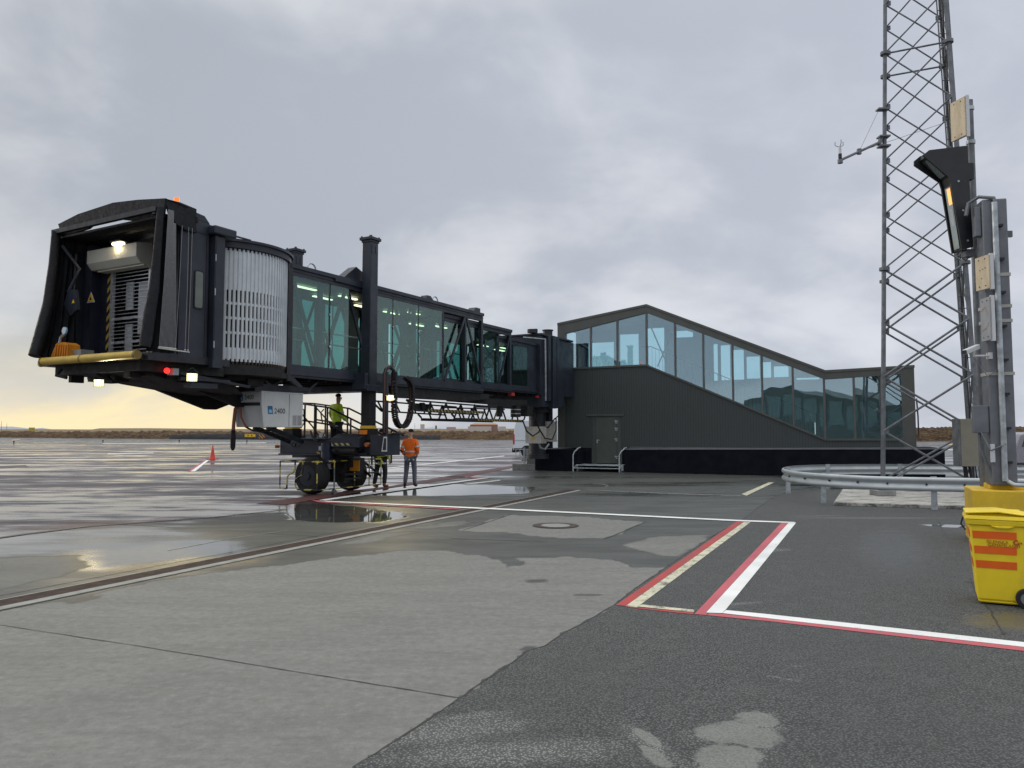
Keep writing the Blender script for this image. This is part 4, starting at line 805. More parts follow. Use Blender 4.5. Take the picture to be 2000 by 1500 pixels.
mb = MB(); rrect(-2.075, -1.885, 4.39, 5.17, .045, cy0-.024, .003, mb); mb.build('pane', mat('dull_window', (0.13, 0.145, 0.13), .15), wf)
# interior wall with roller shutter
bx = -2.0
mb = MB(); mb.box(bx, bx+.06, 1.62, cy1-.07, 3.40, 6.1); mb.box(bx, bx+.06, cy0+.07, 0.0, 3.4, 6.1); mb.box(bx+.0, bx+.06, 0.001, 1.619, 5.62, 6.1); mb.box(bx-.25, bx-.001, 1.85, 2.13, 3.4, 6.1); mb.build('inner_wall', mat('navy_inner_wall', (0.013, 0.016, 0.032), .5), br)
mb = MB(); mb.box(bx-.012, bx-.001, 1.44, 1.60, 3.42, 5.5); mb.box(bx-.012, bx-.001, -.10, .0, 3.42, 5.5); each(pieces(mb), 'hazard_edge', HAZY, br)
mb = MB(); mb.box(bx-.05, bx+.03, 1.36, 1.43, 3.42, 5.55); mb.box(bx-.05, bx+.03, .01, .07, 3.42, 5.55); each(pieces(mb), 'shutter_rail', ALU, br)
mb = MB(); z = 3.50; k = 0
while z < 5.5:
    hh = .06 if k in (3, 9) else .016; mb.box(bx-.012, bx+.012, .07, 1.36, z, z+hh); z += .085+(.04 if hh > .02 else 0); k += 1
mb.build('roller_shutter', ALU, br)
mb = MB(); mb.box(bx+.3, bx+.33, 1.1, 1.36, 3.5, 4.25); mb.box(bx+.3, bx+.33, 1.1, 1.36, 4.6, 5.25); mb.box(bx+.3, bx+.31, .1, .9, 4.0, 5.2); each(pieces(mb), 'inner_sign_board', WHT, br)
mb = MB(); mb.box(bx+.5, bx+.55, 0, 1.6, 3.4, 5.6); mb.build('rear_partition', DK2, br)
mb = MB(); mb.prism([(bx-.42, 0, 5.60), (bx-.42, 0, 5.90), (bx-.02, 0, 5.98), (bx-.02, 0, 5.46), (bx-.30, 0, 5.46)], (0, 1.78, 0)); mb.box(bx-.25, bx-.02, -.02, 1.62, 5.42, 5.459); mb.build('shutter_box', CREAM, br, bevel=.008)
tri = lambda y, z, s, x: [(x, y-s, z), (x, y+s, z), (x, y, z+1.7*s)]
mb = MB(); mb.prism(tri(1.82, 4.73, .15, bx-.26), (-.006, 0, 0)); t0 = mb.build('warning_triangle', WHT, br); mb = MB(); mb.prism(tri(1.82, 4.75, .12, bx-.267), (-.004, 0, 0)); mb.build('triangle_face', YEL, t0); mb = MB(); mb.prism(tri(1.82, 4.79, .045, bx-.272), (-.003, 0, 0)); each(pieces(mb), 'symbol', INK, t0)
# console arm left in cab
mb = MB(); mb.tube([(-2.9, 1.95, 5.95), (-2.6, 1.75, 5.45), (-2.75, 1.9, 4.9)], .04, 8); mb.tube([(-2.6, 1.9, 5.8), (-2.65, 1.85, 4.95)], .03, 8); mb.build('closure_arm', DK, br, smooth=True)
q = [BF.x(*p, -2.75) for p in ((141, 565), (153, 567), (157, 605), (144, 618), (131, 595))]; mb = MB(); mb.prism([tuple(v) for v in q], (-.08, 0, 0)); ca_ = mb.build('arm_housing', DK, br); mb = MB(); q = BF.x(143, 592, -2.84); mb.prism(tri(q.y, q.z, .05, -2.84), (-.004, 0, 0)); mb.build('warning_triangle', YEL, ca_)
# gauge bellows (orange) at far corner
q = [BF.x(*p, -3.12) for p in ((97, 700), (132, 695), (131, 672), (124, 668), (110, 670), (104, 682))]
mb = MB(); mb.prism([tuple(v) for v in q], (.3, 0, 0))
for k in range(6): p = BF.x(110+k*4.5, 672, -3.14); p2 = BF.x(107+k*4.8, 698, -3.14); mb.bar(p, p2, .03, .03)
so_ = mb.build('orange_sensor_bag', mat('orange_vinyl', (0.62, 0.22, 0.01), .45), br, bevel=.02)
p = BF.x(125, 646, -3.15); mb = MB(); mb.cyl(p, p+Vector((.03, 0, 0)), .085, n=20); mb.build('gauge', BLUE2, so_); mb = MB(); mb.cyl(p+Vector((-.006, 0, 0)), p, .07, n=20); mb.build('gauge_face', WHT, so_); mb = MB(); p2 = BF.x(116, 670, -3.1); mb.tube([p2, p2+Vector((0, -.04, .12)), p+Vector((.02, .02, -.07))], .03, 8); mb.build('gauge_stem', GALV, so_)
mb = MB(); a_, b_ = BF.x(131, 696, -3.0), BF.x(158, 682, -3.0); mb.box(-3.0, -2.7, a_.y, b_.y, 3.3, b_.z); mb.build('floor_box', mat('grey_box', (.25, .26, .25), .5), br)
# cab light
a_ = BF.x(232, 476, -2.4); mb = MB(); mb.box(-2.48, -2.34, a_.y-.16, a_.y+.16, a_.z-.04, a_.z+.03); mb.build('cab_light', CABL, br, bevel=.03)
mb = MB(); mb.box(-2.5, -2.3, a_.y-.19, a_.y+.19, a_.z+.031, a_.z+.07); mb.build('cab_light_base', DK2, br)
pl_ = bpy.data.lights.new('cab_lamp', 'POINT'); pl_.energy = 9; pl_.color = (1, .82, .5); pl_.shadow_soft_size = .12; lo_ = bpy.data.objects.new('cab_lamp_glow', pl_); COL.objects.link(lo_); lo_.parent = br; lo_.location = (-2.42, a_.y, a_.z-.12)
# floor + apron lip + bumper
mb = MB(); mb.box(-3.15, -1.12, cy0-.02, 2.1, 3.18, 3.33); mb.box(-3.3, -3.149, cy0+.1, 1.9, 3.2, 3.29); mb.build('cab_floor', DK2, br)
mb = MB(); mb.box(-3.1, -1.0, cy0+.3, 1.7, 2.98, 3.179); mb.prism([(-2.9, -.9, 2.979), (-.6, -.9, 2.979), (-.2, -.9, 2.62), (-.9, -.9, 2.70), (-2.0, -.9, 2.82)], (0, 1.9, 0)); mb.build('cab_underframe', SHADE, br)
mb = MB(); mb.cyl((-3.37, -1.48, 3.26), (-3.37, 1.72, 3.26), .085, n=16); mb.cyl((-3.37, 1.72, 3.26), (-3.30, 1.9, 3.22), .085, .07, n=16)
bmp = mb.build('bumper', BUMP, br, smooth=True)
mb = MB(); mb.cyl((-3.37, .28, 3.26), (-3.37, .33, 3.26), .09, n=16); mb.cyl((-3.37, -1.5, 3.26), (-3.37, -1.44, 3.26), .092, n=16); mb.cyl((-3.37, 1.68, 3.26), (-3.37, 1.74, 3.26), .09, n=16); each(pieces(mb), 'bumper_band', mat('brown_band', (.2, .13, .02), .5), bmp)
# hood
hx = -2.9
top = [(2.12, 6.47), (1.4, 6.60), (.15, 6.68), (-.7, 6.62), (-1.58, 6.52)]; bot = [(-1.50, 6.14), (-.5, 6.20), (-.2, 6.26), (.25, 6.36), (.7, 6.34), (1.0, 6.22), (2.02, 6.14)]
mb = MB(); mb.prism([(hx, y, z) for y, z in top+bot], (.06, 0, 0)); mb.add([(hx, y, z) for y, z in top]+[(cx0+.1, y, z-.05) for y, z in top], [(i, i+1, 6+i-0, 5+i) for i in range(4)])
mb.prism([(hx, -1.56, 6.52), (hx+.35, -1.56, 6.54), (-2.12, -1.56, 6.50), (-2.12, -1.56, 6.18), (-2.1, -1.56, 5.98), (-2.35, -1.56, 5.97), (-2.6, -1.56, 6.05), (hx+.12, -1.56, 6.2)], (0, .05, 0))
mb.prism([(hx, 2.1, 6.48), (-2.2, 2.1, 6.44), (-2.2, 2.1, 6.1), (hx+.1, 2.1, 6.2)], (0, .05, 0)); mb.box(-2.14, -2.08, -1.57, -1.3, 6.2, 6.33)
mb.build('canopy_hood', CANVAS, br, bevel=.01)
mb = MB(); mb.bar((-2.98, -1.45, 6.30), (-3.02, 2.1, 6.24), .10, .10); mb.box(-3.0, -2.45, -1.4, -1.3, 6.2, 6.26); mb.box(-3.0, -2.45, 1.9, 2.0, 6.2, 6.26); mb.build('canopy_front_bar', DK2, br, smooth=False)
mb = MB(); n = 9; prs = [(-2.95, -1.50, 6.32, .07), (-2.97, -1.50, 5.9, .08), (-3.01, -1.50, 5.2, .09), (-3.05, -1.50, 4.6, .105), (-3.13, -1.50, 4.1, .12), (-3.20, -1.51, 3.6, .125), (-3.23, -1.52, 3.42, .11)]
mb.tube([p[:3] for p in prs], [p[3] for p in prs], 10)
mb.tube([(-3.02, 2.0, 6.24), (-3.05, 2.0, 5.5), (-3.15, 1.95, 4.6), (-3.32, 1.9, 3.9), (-3.48, 1.85, 3.38)], [.09, .1, .12, .13, .12], 10)
each(pieces(mb), 'side_cushion', CANVAS, br, smooth=True)
# bellows folds
for sy, x_t, x_b in ((-1.40, -2.9, -3.15), (2.05, -2.95, -3.35)):
    mb = MB(); rows = 14; cols = 9; vs = []
    for r in range(rows+1):
        f = r/rows; z = 6.22+(3.36-6.22)*f; xf = x_t+(x_b-x_t)*f**2
        for c in range(cols+1): g = c/cols; xx = xf+(cx0+.02-xf)*g; vs.append((xx, sy+(.05 if c % 2 else -.05)+.02*math.sin(9*f+c), z))
    mb.add(vs, [(r*(cols+1)+c, r*(cols+1)+c+1, (r+1)*(cols+1)+c+1, (r+1)*(cols+1)+c) for r in range(rows) for c in range(cols)]); mb.build('bellows', CANVAS, br)
mb = MB(); rows = 8; vs = []
for r in range(rows+1):
    f = r/rows; vs += [(-2.95+f*.5, -1.35, 6.16+(.04 if r % 2 else -.04)), (-2.95+f*.5, 2.0, 6.14+(.04 if r % 2 else -.04))]
mb.add(vs, [(2*r, 2*r+1, 2*r+3, 2*r+2) for r in range(rows)]); mb.build('bellows', CANVAS, br)
# cords
bottoms = [-2.98+.028*k for k in range(14)]+[-2.58, -2.42, -2.33]
for i, xb in enumerate(bottoms):
    xt = (-2.84+.014*i) if i < 14 else (-2.56+.09*(i-14)); zt2 = 6.3 if i < 10 else 6.05
    if i >= 14: xt = (-2.50, -2.34, -2.25)[i-14]; xb = (-2.60, -2.37, -2.30)[i-14]
    mb = MB(); mb.tube([(xt, -1.60, zt2), ((xt+xb)/2+.01, -1.61, 4.8), (xb, -1.62, 3.46)], .006, 5); mb.build('cord', ROPE, br, smooth=True)
mb = MB()
for i, xb in enumerate(bottoms): mb.sph((xb if i < 14 else (-2.60, -2.37, -2.30)[i-14], -1.62, 3.44), .02, 6, 4)
mb.tube([(-3.0, -1.62, 3.42), (-2.26, -1.62, 3.40)], .014, 6); mb.build('cord_rail', mat('pale_rope', (.5, .5, .46), .8), br)
# beacon on roof
q = BF.y(345, 387, -1.3); mb = MB(); mb.cyl((q.x, -1.3, 6.50), (q.x, -1.3, 6.58), .06); mb.build('beacon_base', DK2, br); mb = MB(); mb.cyl((q.x, -1.3, 6.58), (q.x, -1.3, 6.70), .055, .05, n=16); mb.build('beacon', BEAC, br, 'glowing orange beacon')
# floodlights under the cab and at column
def flood(p, aim, size, energy, hang, nm='floodlight'):
    p = Vector(p); d = Vector(aim).normalized(); u = Vector((0, 0, 1)); a_ = d.cross(u).normalized(); b_ = a_.cross(d)
    mb = MB(); s = size; c = [p-d*.09+a_*i*s*.6+b_*j*s*.45 for i, j in ((-1, -1), (1, -1), (1, 1), (-1, 1))]+[p+a_*i*s+b_*j*s*.8 for i, j in ((-1, -1), (1, -1), (1, 1), (-1, 1))]
    mb.add(c, [(3, 2, 1, 0), (0, 1, 5, 4), (1, 2, 6, 5), (2, 3, 7, 6), (3, 0, 4, 7)]); mb.tube([p-d*.05-a_*s, p-d*.05-a_*s+Vector((0, 0, .1)), Vector(hang)], .012, 5); mb.tube([p-d*.05+a_*s, p-d*.05+a_*s+Vector((0, 0, .1)), Vector(hang)], .012, 5)
    f = mb.build(nm, DK2, br); mb = MB(); mb.add([p-d*.004+a_*i*s*.93+b_*j*s*.74 for i, j in ((-1, -1), (1, -1), (1, 1), (-1, 1))], [(0, 1, 2, 3)]); mb.build('lens', LAMP, f)
    mb = MB(); mb.sph(p+d*.002, (s*.38, s*.38, s*.38), 10, 6); mb.build('bulb', LAMPH, f)
    l = bpy.data.lights.new('flood', 'SPOT'); l.energy = energy; l.color = (1, .83, .5); l.spot_size = math.radians(110); l.spot_blend = .6; l.shadow_soft_size = .08
    o = bpy.data.objects.new('floodlight_beam', l); COL.objects.link(o); o.parent = br; o.location = p+d*.06; o.rotation_euler = (-d).to_track_quat('Z', 'Y').to_euler()
ldir = lambda wx, wy, wz: (wx*BF.a[0]+wy*BF.a[1], wx*BF.p[0]+wy*BF.p[1], wz)
p = BF.x(193, 748, -3.0); flood(p, ldir(.35, -.85, -.30), .10, 120, p+Vector((.02, 0, .26)))
p = BF.y(375, 737, -1.66); flood(p, ldir(.45, -.85, -.2), .11, 120, p+Vector((.0, 0, .2)))
p = BF.y(762, 777, -2.12); flood(p, ldir(.15, -.9, -.25), .10, 150, p+Vector((-.2, 0, .05)))
p = BF.y(326, 724, -1.3); mb = MB(); mb.sph(p, .06, 12, 8); mb.build('red_lamp', LRED, br)
mb = MB(); mb.box(p.x+.12, p.x+.26, -1.34, -1.15, p.z-.08, p.z+.06); mb.build('lamp_box', mat('pale_box', (.4, .42, .42), .5), br)
# clutter below the cab
mb = MB(); rnd = random.Random(8)
for k in range(26):
    x = rnd.uniform(-3.1, .2); y = rnd.uniform(-1.2, 1.6); l_ = rnd.uniform(.1, .5); mb.box(x, x+l_, y, y+rnd.uniform(.05, .3), 2.99-rnd.uniform(.05, .17), 2.985)
mb.prism([(-.9, -.2, 2.70), (1.9, -.2, 2.95), (1.9, -.2, 2.75), (.6, -.2, 2.35), (.3, -.2, 2.35)], (0, .12, 0)); mb.prism([(-1.2, .9, 2.75), (1.9, .9, 2.95), (1.9, .9, 2.75), (.6, .9, 2.3), (.3, .9, 2.3)], (0, .12, 0))
mb.tube([(-3.2, 1.3, 3.1), (-3.3, 1.3, 2.95), (-3.2, 1.1, 2.9)], .04); mb.bar((-3.0, .7, 3.1), (-2.7, .3, 2.83), .05); mb.bar((-2.7, .7, 3.1), (-2.7, .3, 2.83), .05); mb.box(-2.8, -2.6, .15, .45, 2.78, 2.84)
each(pieces(mb), 'underside_fittings', SHADE, br)
mb = MB(); q = BF.y(270, 757, -.6); mb.box(-2.2, -.9, -1.3, -1.1, 2.84, 2.9); mb.box(-1.9, -1.2, -1.25, -1.0, 2.70, 2.80); mb.bar((-2.2, -1.25, 2.98), (-.3, -1.25, 2.78), .06); each(pieces(mb), 'support_bracket', DK, br)
# frame trusses above the power cabinet
mb = MB()
for y in (-.85, .6):
    mb.bar((-.2, y, 2.86), (2.1, y, 2.82), .10, .12)
    for (a_, b_) in (((-.1, 2.83), (.35, 3.12)), ((.35, 3.12), (.75, 2.86)), ((.75, 2.86), (1.35, 3.14)), ((1.35, 3.14), (1.75, 2.86)), ((.2, 2.86), (.45, 3.12)), ((2.0, 2.8), (2.45, 3.1))): mb.bar((a_[0], y, a_[1]), (b_[0], y, b_[1]), .06)
mb.box(.2, 2.0, -.9, .6, 2.72, 2.79); mb.build('hanger_truss', DK, br)
# power cabinet "2400"
gx0, gx1, gy0, gy1, gz0, gz1 = .41, 1.82, -.90, 0.05, 1.85, 2.70
mb = MB()
mb.box(gx0+.1, gx1, gy0, gy1, gz0, gz1); mb.box(gx0, gx0+.0995, gy0, gy1, 2.46, gz1); mb.prism([(gx0, gy0, 2.459), (gx0+.0995, gy0, 2.459), (gx0+.0995, gy0, gz0), (gx0+.09, gy0, gz0)], (0, .05, 0)); mb.prism([(gx0, gy1-.06, 2.459), (gx0+.0995, gy1-.06, 2.459), (gx0+.0995, gy1-.06, gz0), (gx0+.09, gy1-.06, gz0)], (0, .06, 0)); mb.box(gx0-.01, gx1+.01, gy0-.01, gy1+.01, gz1, gz1+.03)
gpu = mb.build('power_cabinet', WHITE, br, 'white cabinet marked 2400', bevel=.006)
mb = MB(); mb.box(gx0+.92, gx0+.932, gy0-.003, gy0+.01, gz0+.02, gz1-.02); mb.box(gx0+.085, gx0+.0985, gy0+.051, gy1-.061, 2.38, 2.455); mb.build('panel_gap', INK, gpu)
mb = MB()
for i in (0, 1):
    x = 1.46+i*.17; mb.box(x, x+.14, gy0-.008, gy0-.001, 1.90, 2.16)
g0 = mb.build('vent', mat('vent_grey', (.42, .43, .44), .5), gpu)
mb = MB()
for i in (0, 1):
    for k in range(9): x = 1.475+i*.17; mb.box(x, x+.11, gy0-.011, gy0-.0085, 1.915+k*.026, 1.925+k*.026)
each(pieces(mb), 'louvre', mat('vent_dark', (.18, .18, .19), .5), g0)
text('2400', .185, INK, gpu, (.83, gy0-.004, 2.19), None, 'lettering', .001, xdir=(1, 0, 0), updir=(0, 0, 1)); text('2400', .16, INK, gpu, (gx0-.004, -.32, 2.53), None, 'lettering', .001, xdir=(0, -1, 0), updir=(0, 0, 1))
def badge(o, dx, up, w_, h_):
    o, dx, up = Vector(o), Vector(dx), Vector(up); nrm = dx.cross(up); mb = MB(); mb.prism([o, o+dx*w_, o+dx*w_*.86+up*h_, o-dx*w_*.14+up*h_], nrm*.003); b = mb.build('badge', BLUE, gpu)
    mb = MB(); mb.prism([o+dx*w_*.15+up*h_*.12+nrm*.004, o+dx*w_*.8+up*h_*.12+nrm*.004, o+dx*w_*.78+up*h_*.45+nrm*.004, o+dx*w_*.45+up*h_*.62+nrm*.004, o+dx*w_*.1+up*h_*.5+nrm*.004], nrm*.001); mb.build('emblem', BLUE2, b)
badge((.63, gy0-.002, 2.17), (1, 0, 0), (0, 0, 1), .16, .2); badge((gx0-.002, -.12, 2.5), (0, -1, 0), (0, 0, 1), .15, .18)
mb = MB(); mb.tube([(.46, -.08, 2.42), (.36, -.06, 2.3), (.36, -.02, 2.0), (.36, 0, 1.75)], .045, 8); mb.tube([(.45, -.15, 2.4), (.42, -.2, 2.1), (.45, -.35, 1.85)], .025, 8); h_ = mb.build('hose', mat('terracotta_hose', (0.30, 0.09, 0.05), .5), br, smooth=True)
mb = MB(); mb.tube([(.36, 0, 1.78), (.36, .0, 1.6), (.36, 0, 1.35), (.36, 0, 1.27)], [.05, .065, .06, .03], 8); mb.build('hose_plug', BLK, h_, smooth=True)
mb = MB(); mb.tube([(.47, -.3, 1.86), (.55, -.45, 1.77), (.7, -.6, 1.73), (.95, -.7, 1.78), (1.1, -.7, 1.84)], .025, 6); mb.build('cable', BLK, br, smooth=True)
# ================================================================== GATE BUILDING
bang = (.922, -.387); BO = G(0, 900); 
class _: pass
s_ = .42; u0 = (1090-1000)/F/ (CT-ST*((750-870)/F)); Yc = 36.0/(1+s_*u0); Xc = u0*Yc
GF = Frame((Xc, Yc), bang)
gb = thing('gate_building', 'dark olive ribbed metal gate building with a zigzag roofline and sloping blue glass windows', 'building', (Xc, Yc, 0), GF.rot)
def WL(px, py, y=0.0): v = GF.y(px, py, y); return (v.x, v.z)
OLV = (0.052, 0.062, 0.060)
t = NT('ribbed_cladding'); sp = t.n.new('ShaderNodeSeparateXYZ'); t.l.new(t.tc.outputs['Object'], sp.inputs[0]); fr_ = t.math('FRACT', t.math('MULTIPLY', sp.outputs[0], 9.0)); rib = t.math('ABSOLUTE', t.math('SUBTRACT', fr_, .5)); cc = t.mix(t.map(rib, .34, .46), (0.055, 0.066, 0.065), (0.042, 0.050, 0.052)); lo = t.noise(.7, 5, .6, (1, 1, .4)); t.bsdf(t.mix(t.map(lo, .3, .7, 0, .25), cc, (0.045, 0.052, 0.050)), .5, .1, .4, t.bump(t.map(rib, .30, .45), .25, .02)); RIB = t.m
CAP = mat('olive_fascia', (0.088, 0.092, 0.084), .45, .1, .1, 1.2); CAPD = mat('olive_door', (0.072, 0.086, 0.076), .45, .05, .08, 1.5)
P0 = WL(1088, 632); P1 = WL(1263, 595); P2 = WL(1612, 724); P3 = WL(1784, 714); W0 = WL(1103, 720); W1 = WL(1263, 713); W2 = WL(1612, 858); W3 = WL(1766, 858)
xe = WL(1790, 870)[0]; zb = 1.0; BD = 3.6
Px0, Px3 = 0.0, xe
roofline = [(0.0, P0[1]), (P1[0], P1[1]), (P2[0], P2[1]), (xe, P3[1])]
T0, T1, T2, T3 = WL(1103, 652), WL(1263, 611), WL(1612, 741), WL(1766, 731)
gl_l, gl_r = W0[0], W3[0]
# lower wall polygon (front)
mb = MB(); dr0, dr1 = WL(1160, 850)[0]-.05, WL(1208, 850)[0]+.1; dz1 = WL(1185, 811)[1]
lowtop = [(gl_r, W3[1]), (W2[0], W2[1]), (W1[0], W1[1]), (gl_l, W0[1])]
mb.prism([(gl_l, 0, W0[1]), (gl_l, 0, zb), (dr0, 0, zb), (dr0, 0, W0[1]+(W1[1]-W0[1])*(dr0-gl_l)/(W1[0]-gl_l))], (0, .15, 0))
mb.prism([(dr0, 0, W0[1]+(W1[1]-W0[1])*(dr0-gl_l)/(W1[0]-gl_l)), (dr0, 0, dz1), (dr1, 0, dz1), (dr1, 0, W0[1]+(W1[1]-W0[1])*(dr1-gl_l)/(W1[0]-gl_l))], (0, .15, 0))
mb.prism([(dr1, 0, W0[1]+(W1[1]-W0[1])*(dr1-gl_l)/(W1[0]-gl_l)), (dr1, 0, zb), (gl_r, 0, zb), (gl_r, 0, W3[1]), (W2[0], 0, W2[1]), (W1[0], 0, W1[1])], (0, .15, 0))
mb.build('ribbed_wall', RIB, gb)
mb = MB()  # fascia and corner piers, 3 cm proud
f0 = -.03
mb.prism([(0, f0, P0[1]), (gl_l, f0, P0[1]+(P1[1]-P0[1])*gl_l/P1[0]), (gl_l, f0, zb), (0, f0, zb)], (0, .2, 0))
mb.prism([(gl_r, f0, P2[1]+(P3[1]-P2[1])*(gl_r-P2[0])/(xe-P2[0])), (xe, f0, P3[1]), (xe, f0, zb), (gl_r, f0, zb)], (0, .2, 0))
mb.prism([(gl_l+.002, f0, P0[1]+(P1[1]-P0[1])*gl_l/P1[0]), (P1[0], f0, P1[1]), (P2[0], f0, P2[1]), (gl_r-.002, f0, P2[1]+(P3[1]-P2[1])*(gl_r-P2[0])/(xe-P2[0])), (gl_r-.002, f0, T3[1]), (T2[0], f0, T2[1]), (T1[0], f0, T1[1]), (gl_l+.002, f0, T0[1])], (0, .2, 0))
mb.build('fascia', CAP, gb)
mb = MB(); mb.prism([(-.002, -.06, P0[1]+.02), (P1[0], -.06, P1[1]+.02), (P2[0], -.06, P2[1]+.02), (xe+.02, -.06, P3[1]+.02), (xe+.02, -.06, P3[1]-.08), (P2[0], -.06, P2[1]-.08), (P1[0], -.06, P1[1]-.08), (-.002, -.06, P0[1]-.08)], (0, BD+.12, 0)); mb.build('roof', CAP, gb)
mb = MB(); mb.prism([(gl_l, -.05, W0[1]+.03), (W1[0], -.05, W1[1]+.03), (W2[0], -.05, W2[1]+.03), (gl_r, -.05, W3[1]+.03), (gl_r, -.05, W3[1]-.05), (W2[0], -.05, W2[1]-.05), (W1[0], -.05, W1[1]-.05), (gl_l, -.05, W0[1]-.05)], (0, .049, 0)); mb.build('window_sill', CAP, gb)
# panes and mullions
mull = [1103, 1154, 1206, 1262, 1319, 1374, 1431, 1488, 1548, 1611, 1667, 1720, 1766]
def zat(x, A_): 
    for i in range(len(A_)-1):
        if A_[i][0]-1e-6 <= x <= A_[i+1][0]+1e-6: f = (x-A_[i][0])/(A_[i+1][0]-A_[i][0]); return A_[i][1]*(1-f)+A_[i+1][1]*f
    return A_[-1][1] if x > A_[-1][0] else A_[0][1]
Tl = [(gl_l, T0[1]), (T1[0], T1[1]), (T2[0], T2[1]), (gl_r, T3[1])]; Bl = [(gl_l, W0[1]+.03), (W1[0], W1[1]+.03), (W2[0], W2[1]+.03), (gl_r, W3[1]+.03)]
MUL = mat('mullion_grey', (0.115, 0.115, 0.11), .4, .2); rp = random.Random(11)
mx_ = [WL(m, 730)[0] if i not in (0, 12) else (gl_l if i == 0 else gl_r) for i, m in enumerate(mull)]; mx_[3] = W1[0]; mx_[9] = W2[0]
for i in range(12):
    a_, b_ = mx_[i]+.045, mx_[i+1]-.045; tt = rp.uniform(-.012, .012); t2 = rp.uniform(-.008, .008)
    mb = MB(); mb.prism([(a_, .06, zat(a_, Bl)), (b_, .06+tt, zat(b_, Bl)), (b_, .06+tt+t2, zat(b_, Tl)), (a_, .06+t2, zat(a_, Tl))], (0, .02, 0)); mb.build('window_pane', GLB, gb)
for i in range(0, 13):
    m = mx_[i]; w_ = .045; mb = MB(); m0, m1 = (m, m+w_*.9) if i == 0 else ((m-w_*.9, m) if i == 12 else (m-w_*.8, m+w_*.8))
    mb.prism([(m0, -.02, zat(max(m0, gl_l), Bl)), (m1, -.02, zat(min(m1, gl_r), Bl)), (m1, -.02, zat(min(m1, gl_r), Tl)), (m0, -.02, zat(max(m0, gl_l), Tl))], (0, .14, 0)); mb.build('mullion', MUL, gb)
# back wall with window openings, floor, ends
BW = mat('interior_wall_grey', (0.52, 0.56, 0.60), .7, 0, .06, .8); 
def bk(px0, px1, pyt, pyb):   # opening seen through the front: measured on the back wall plane
    a_, b_ = GF.y(px0, pyb, BD), GF.y(px1, pyt, BD); return (a_.x, b_.x, a_.z, b_.z)
ops = [bk(1150, 1200, 668, 726), bk(1212, 1248, 652, 722), bk(1264, 1298, 640, 730), bk(1322, 1354, 642, 660), bk(1395, 1402, 672, 744), bk(1409, 1426, 674, 743), bk(1433, 1453, 683, 742), bk(1459, 1484, 696, 740), bk(1491, 1506, 707, 738), bk(1512, 1540, 715, 737), bk(1556, 1600, 735, 742)]
xs = [0]; 
mb = MB(); cur_ = .0
for (x0, x1, z0, z1) in ops:
    zt0 = lambda x: zat(x, [(0, P0[1]), (P1[0], P1[1]), (P2[0], P2[1]), (xe, P3[1])])-.1
    if x0 > cur_: mb.prism([(cur_, BD-.1, zb), (x0, BD-.1, zb), (x0, BD-.1, zt0(x0)), (cur_, BD-.1, zt0(cur_))], (0, .1, 0))
    z1 = min(z1, min(zt0(x0), zt0(x1))-.06); mb.box(x0, x1, BD-.1, BD, zb, z0)
    if zt0(x0) > z1: mb.prism([(x0, BD-.1, z1), (x1, BD-.1, z1), (x1, BD-.1, zt0(x1)), (x0, BD-.1, zt0(x0))], (0, .1, 0))
    cur_ = x1
mb.prism([(cur_, BD-.1, zb), (xe, BD-.1, zb), (xe, BD-.1, P3[1]-.1), (P2[0], BD-.1, P2[1]-.1), (cur_, BD-.1, zt0(cur_))], (0, .1, 0))
mb.build('back_wall', BW, gb)
for (x0, x1, z0, z1) in ops: mb = MB(); mb.box(x0, x1, BD-.06, BD-.05, z0, min(z1, zat(x0, roofline)-.2)); mb.build('back_window', GLB2, gb)
mb = MB(); mb.prism([(.05, .16, W0[1]-.05), (W1[0], .16, W1[1]-.06), (W2[0], .16, W2[1]-.06), (xe-.05, .16, W3[1]-.06), (xe-.05, .16, W3[1]-.2), (W2[0], .16, W2[1]-.2), (W1[0], .16, W1[1]-.2), (.05, .16, W0[1]-.2)], (0, BD-.28, 0)); mb.build('ramp_floor', mat('ramp_dark', (.06, .065, .07), .5), gb)
mb = MB(); mb.prism([(.03, .171, P0[1]-.1), (P1[0], .171, P1[1]-.1), (P2[0], .171, P2[1]-.1), (xe-.03, .171, P3[1]-.1), (xe-.03, .171, P3[1]-.16), (P2[0], .171, P2[1]-.16), (P1[0], .171, P1[1]-.16), (.03, .171, P0[1]-.16)], (0, BD-.28, 0)); mb.build('ceiling', BW, gb)
mb = MB(); mb.box(0, .12, .171, BD-.1, zb, 3.2); mb.box(0, .12, .171, 1.0, 3.2, P0[1]-.1); mb.box(0, .12, 2.7, BD-.1, 3.2, P0[1]-.1); mb.box(xe-.12, xe, .171, BD-.1, zb, P3[1]-.1); each(pieces(mb), 'end_wall', CAP, gb)
mb = MB()
for (a_, b_) in (((1272, 640), (1303, 712)), ((1312, 652), (1284, 716))): mb.cyl(GF.y(*a_, 1.2), GF.y(*b_, 1.2), .03)
each(pieces(mb), 'cross_brace', GREYP, gb)
mb = MB(); mb.prism([(4.45, 2.2, 2.6), (6.1, 2.2, 2.6), (6.1, 2.2, 5.85), (4.45, 2.2, 5.95)], (0, .1, 0)); mb.build('partition_wall', BW, gb)
mb = MB(); 
for y in (.4,):
    mb.tube([(W1[0]-.4, y, W1[1]+.85), (W1[0]+.1, y, W1[1]+.85), (W2[0], y, W2[1]+.85)], .02, 6); mb.tube([(W1[0]-.4, y, W1[1]), (W1[0]-.4, y, W1[1]+.85)], .02, 6)
    for k in range(46): f = k/46; x = W1[0]+(W2[0]-W1[0])*f; z = W1[1]+(W2[1]-W1[1])*f; mb.cyl((x, y, z-.05), (x, y, z+.85), .008, n=5)
mb.build('handrail', GREYP, gb)
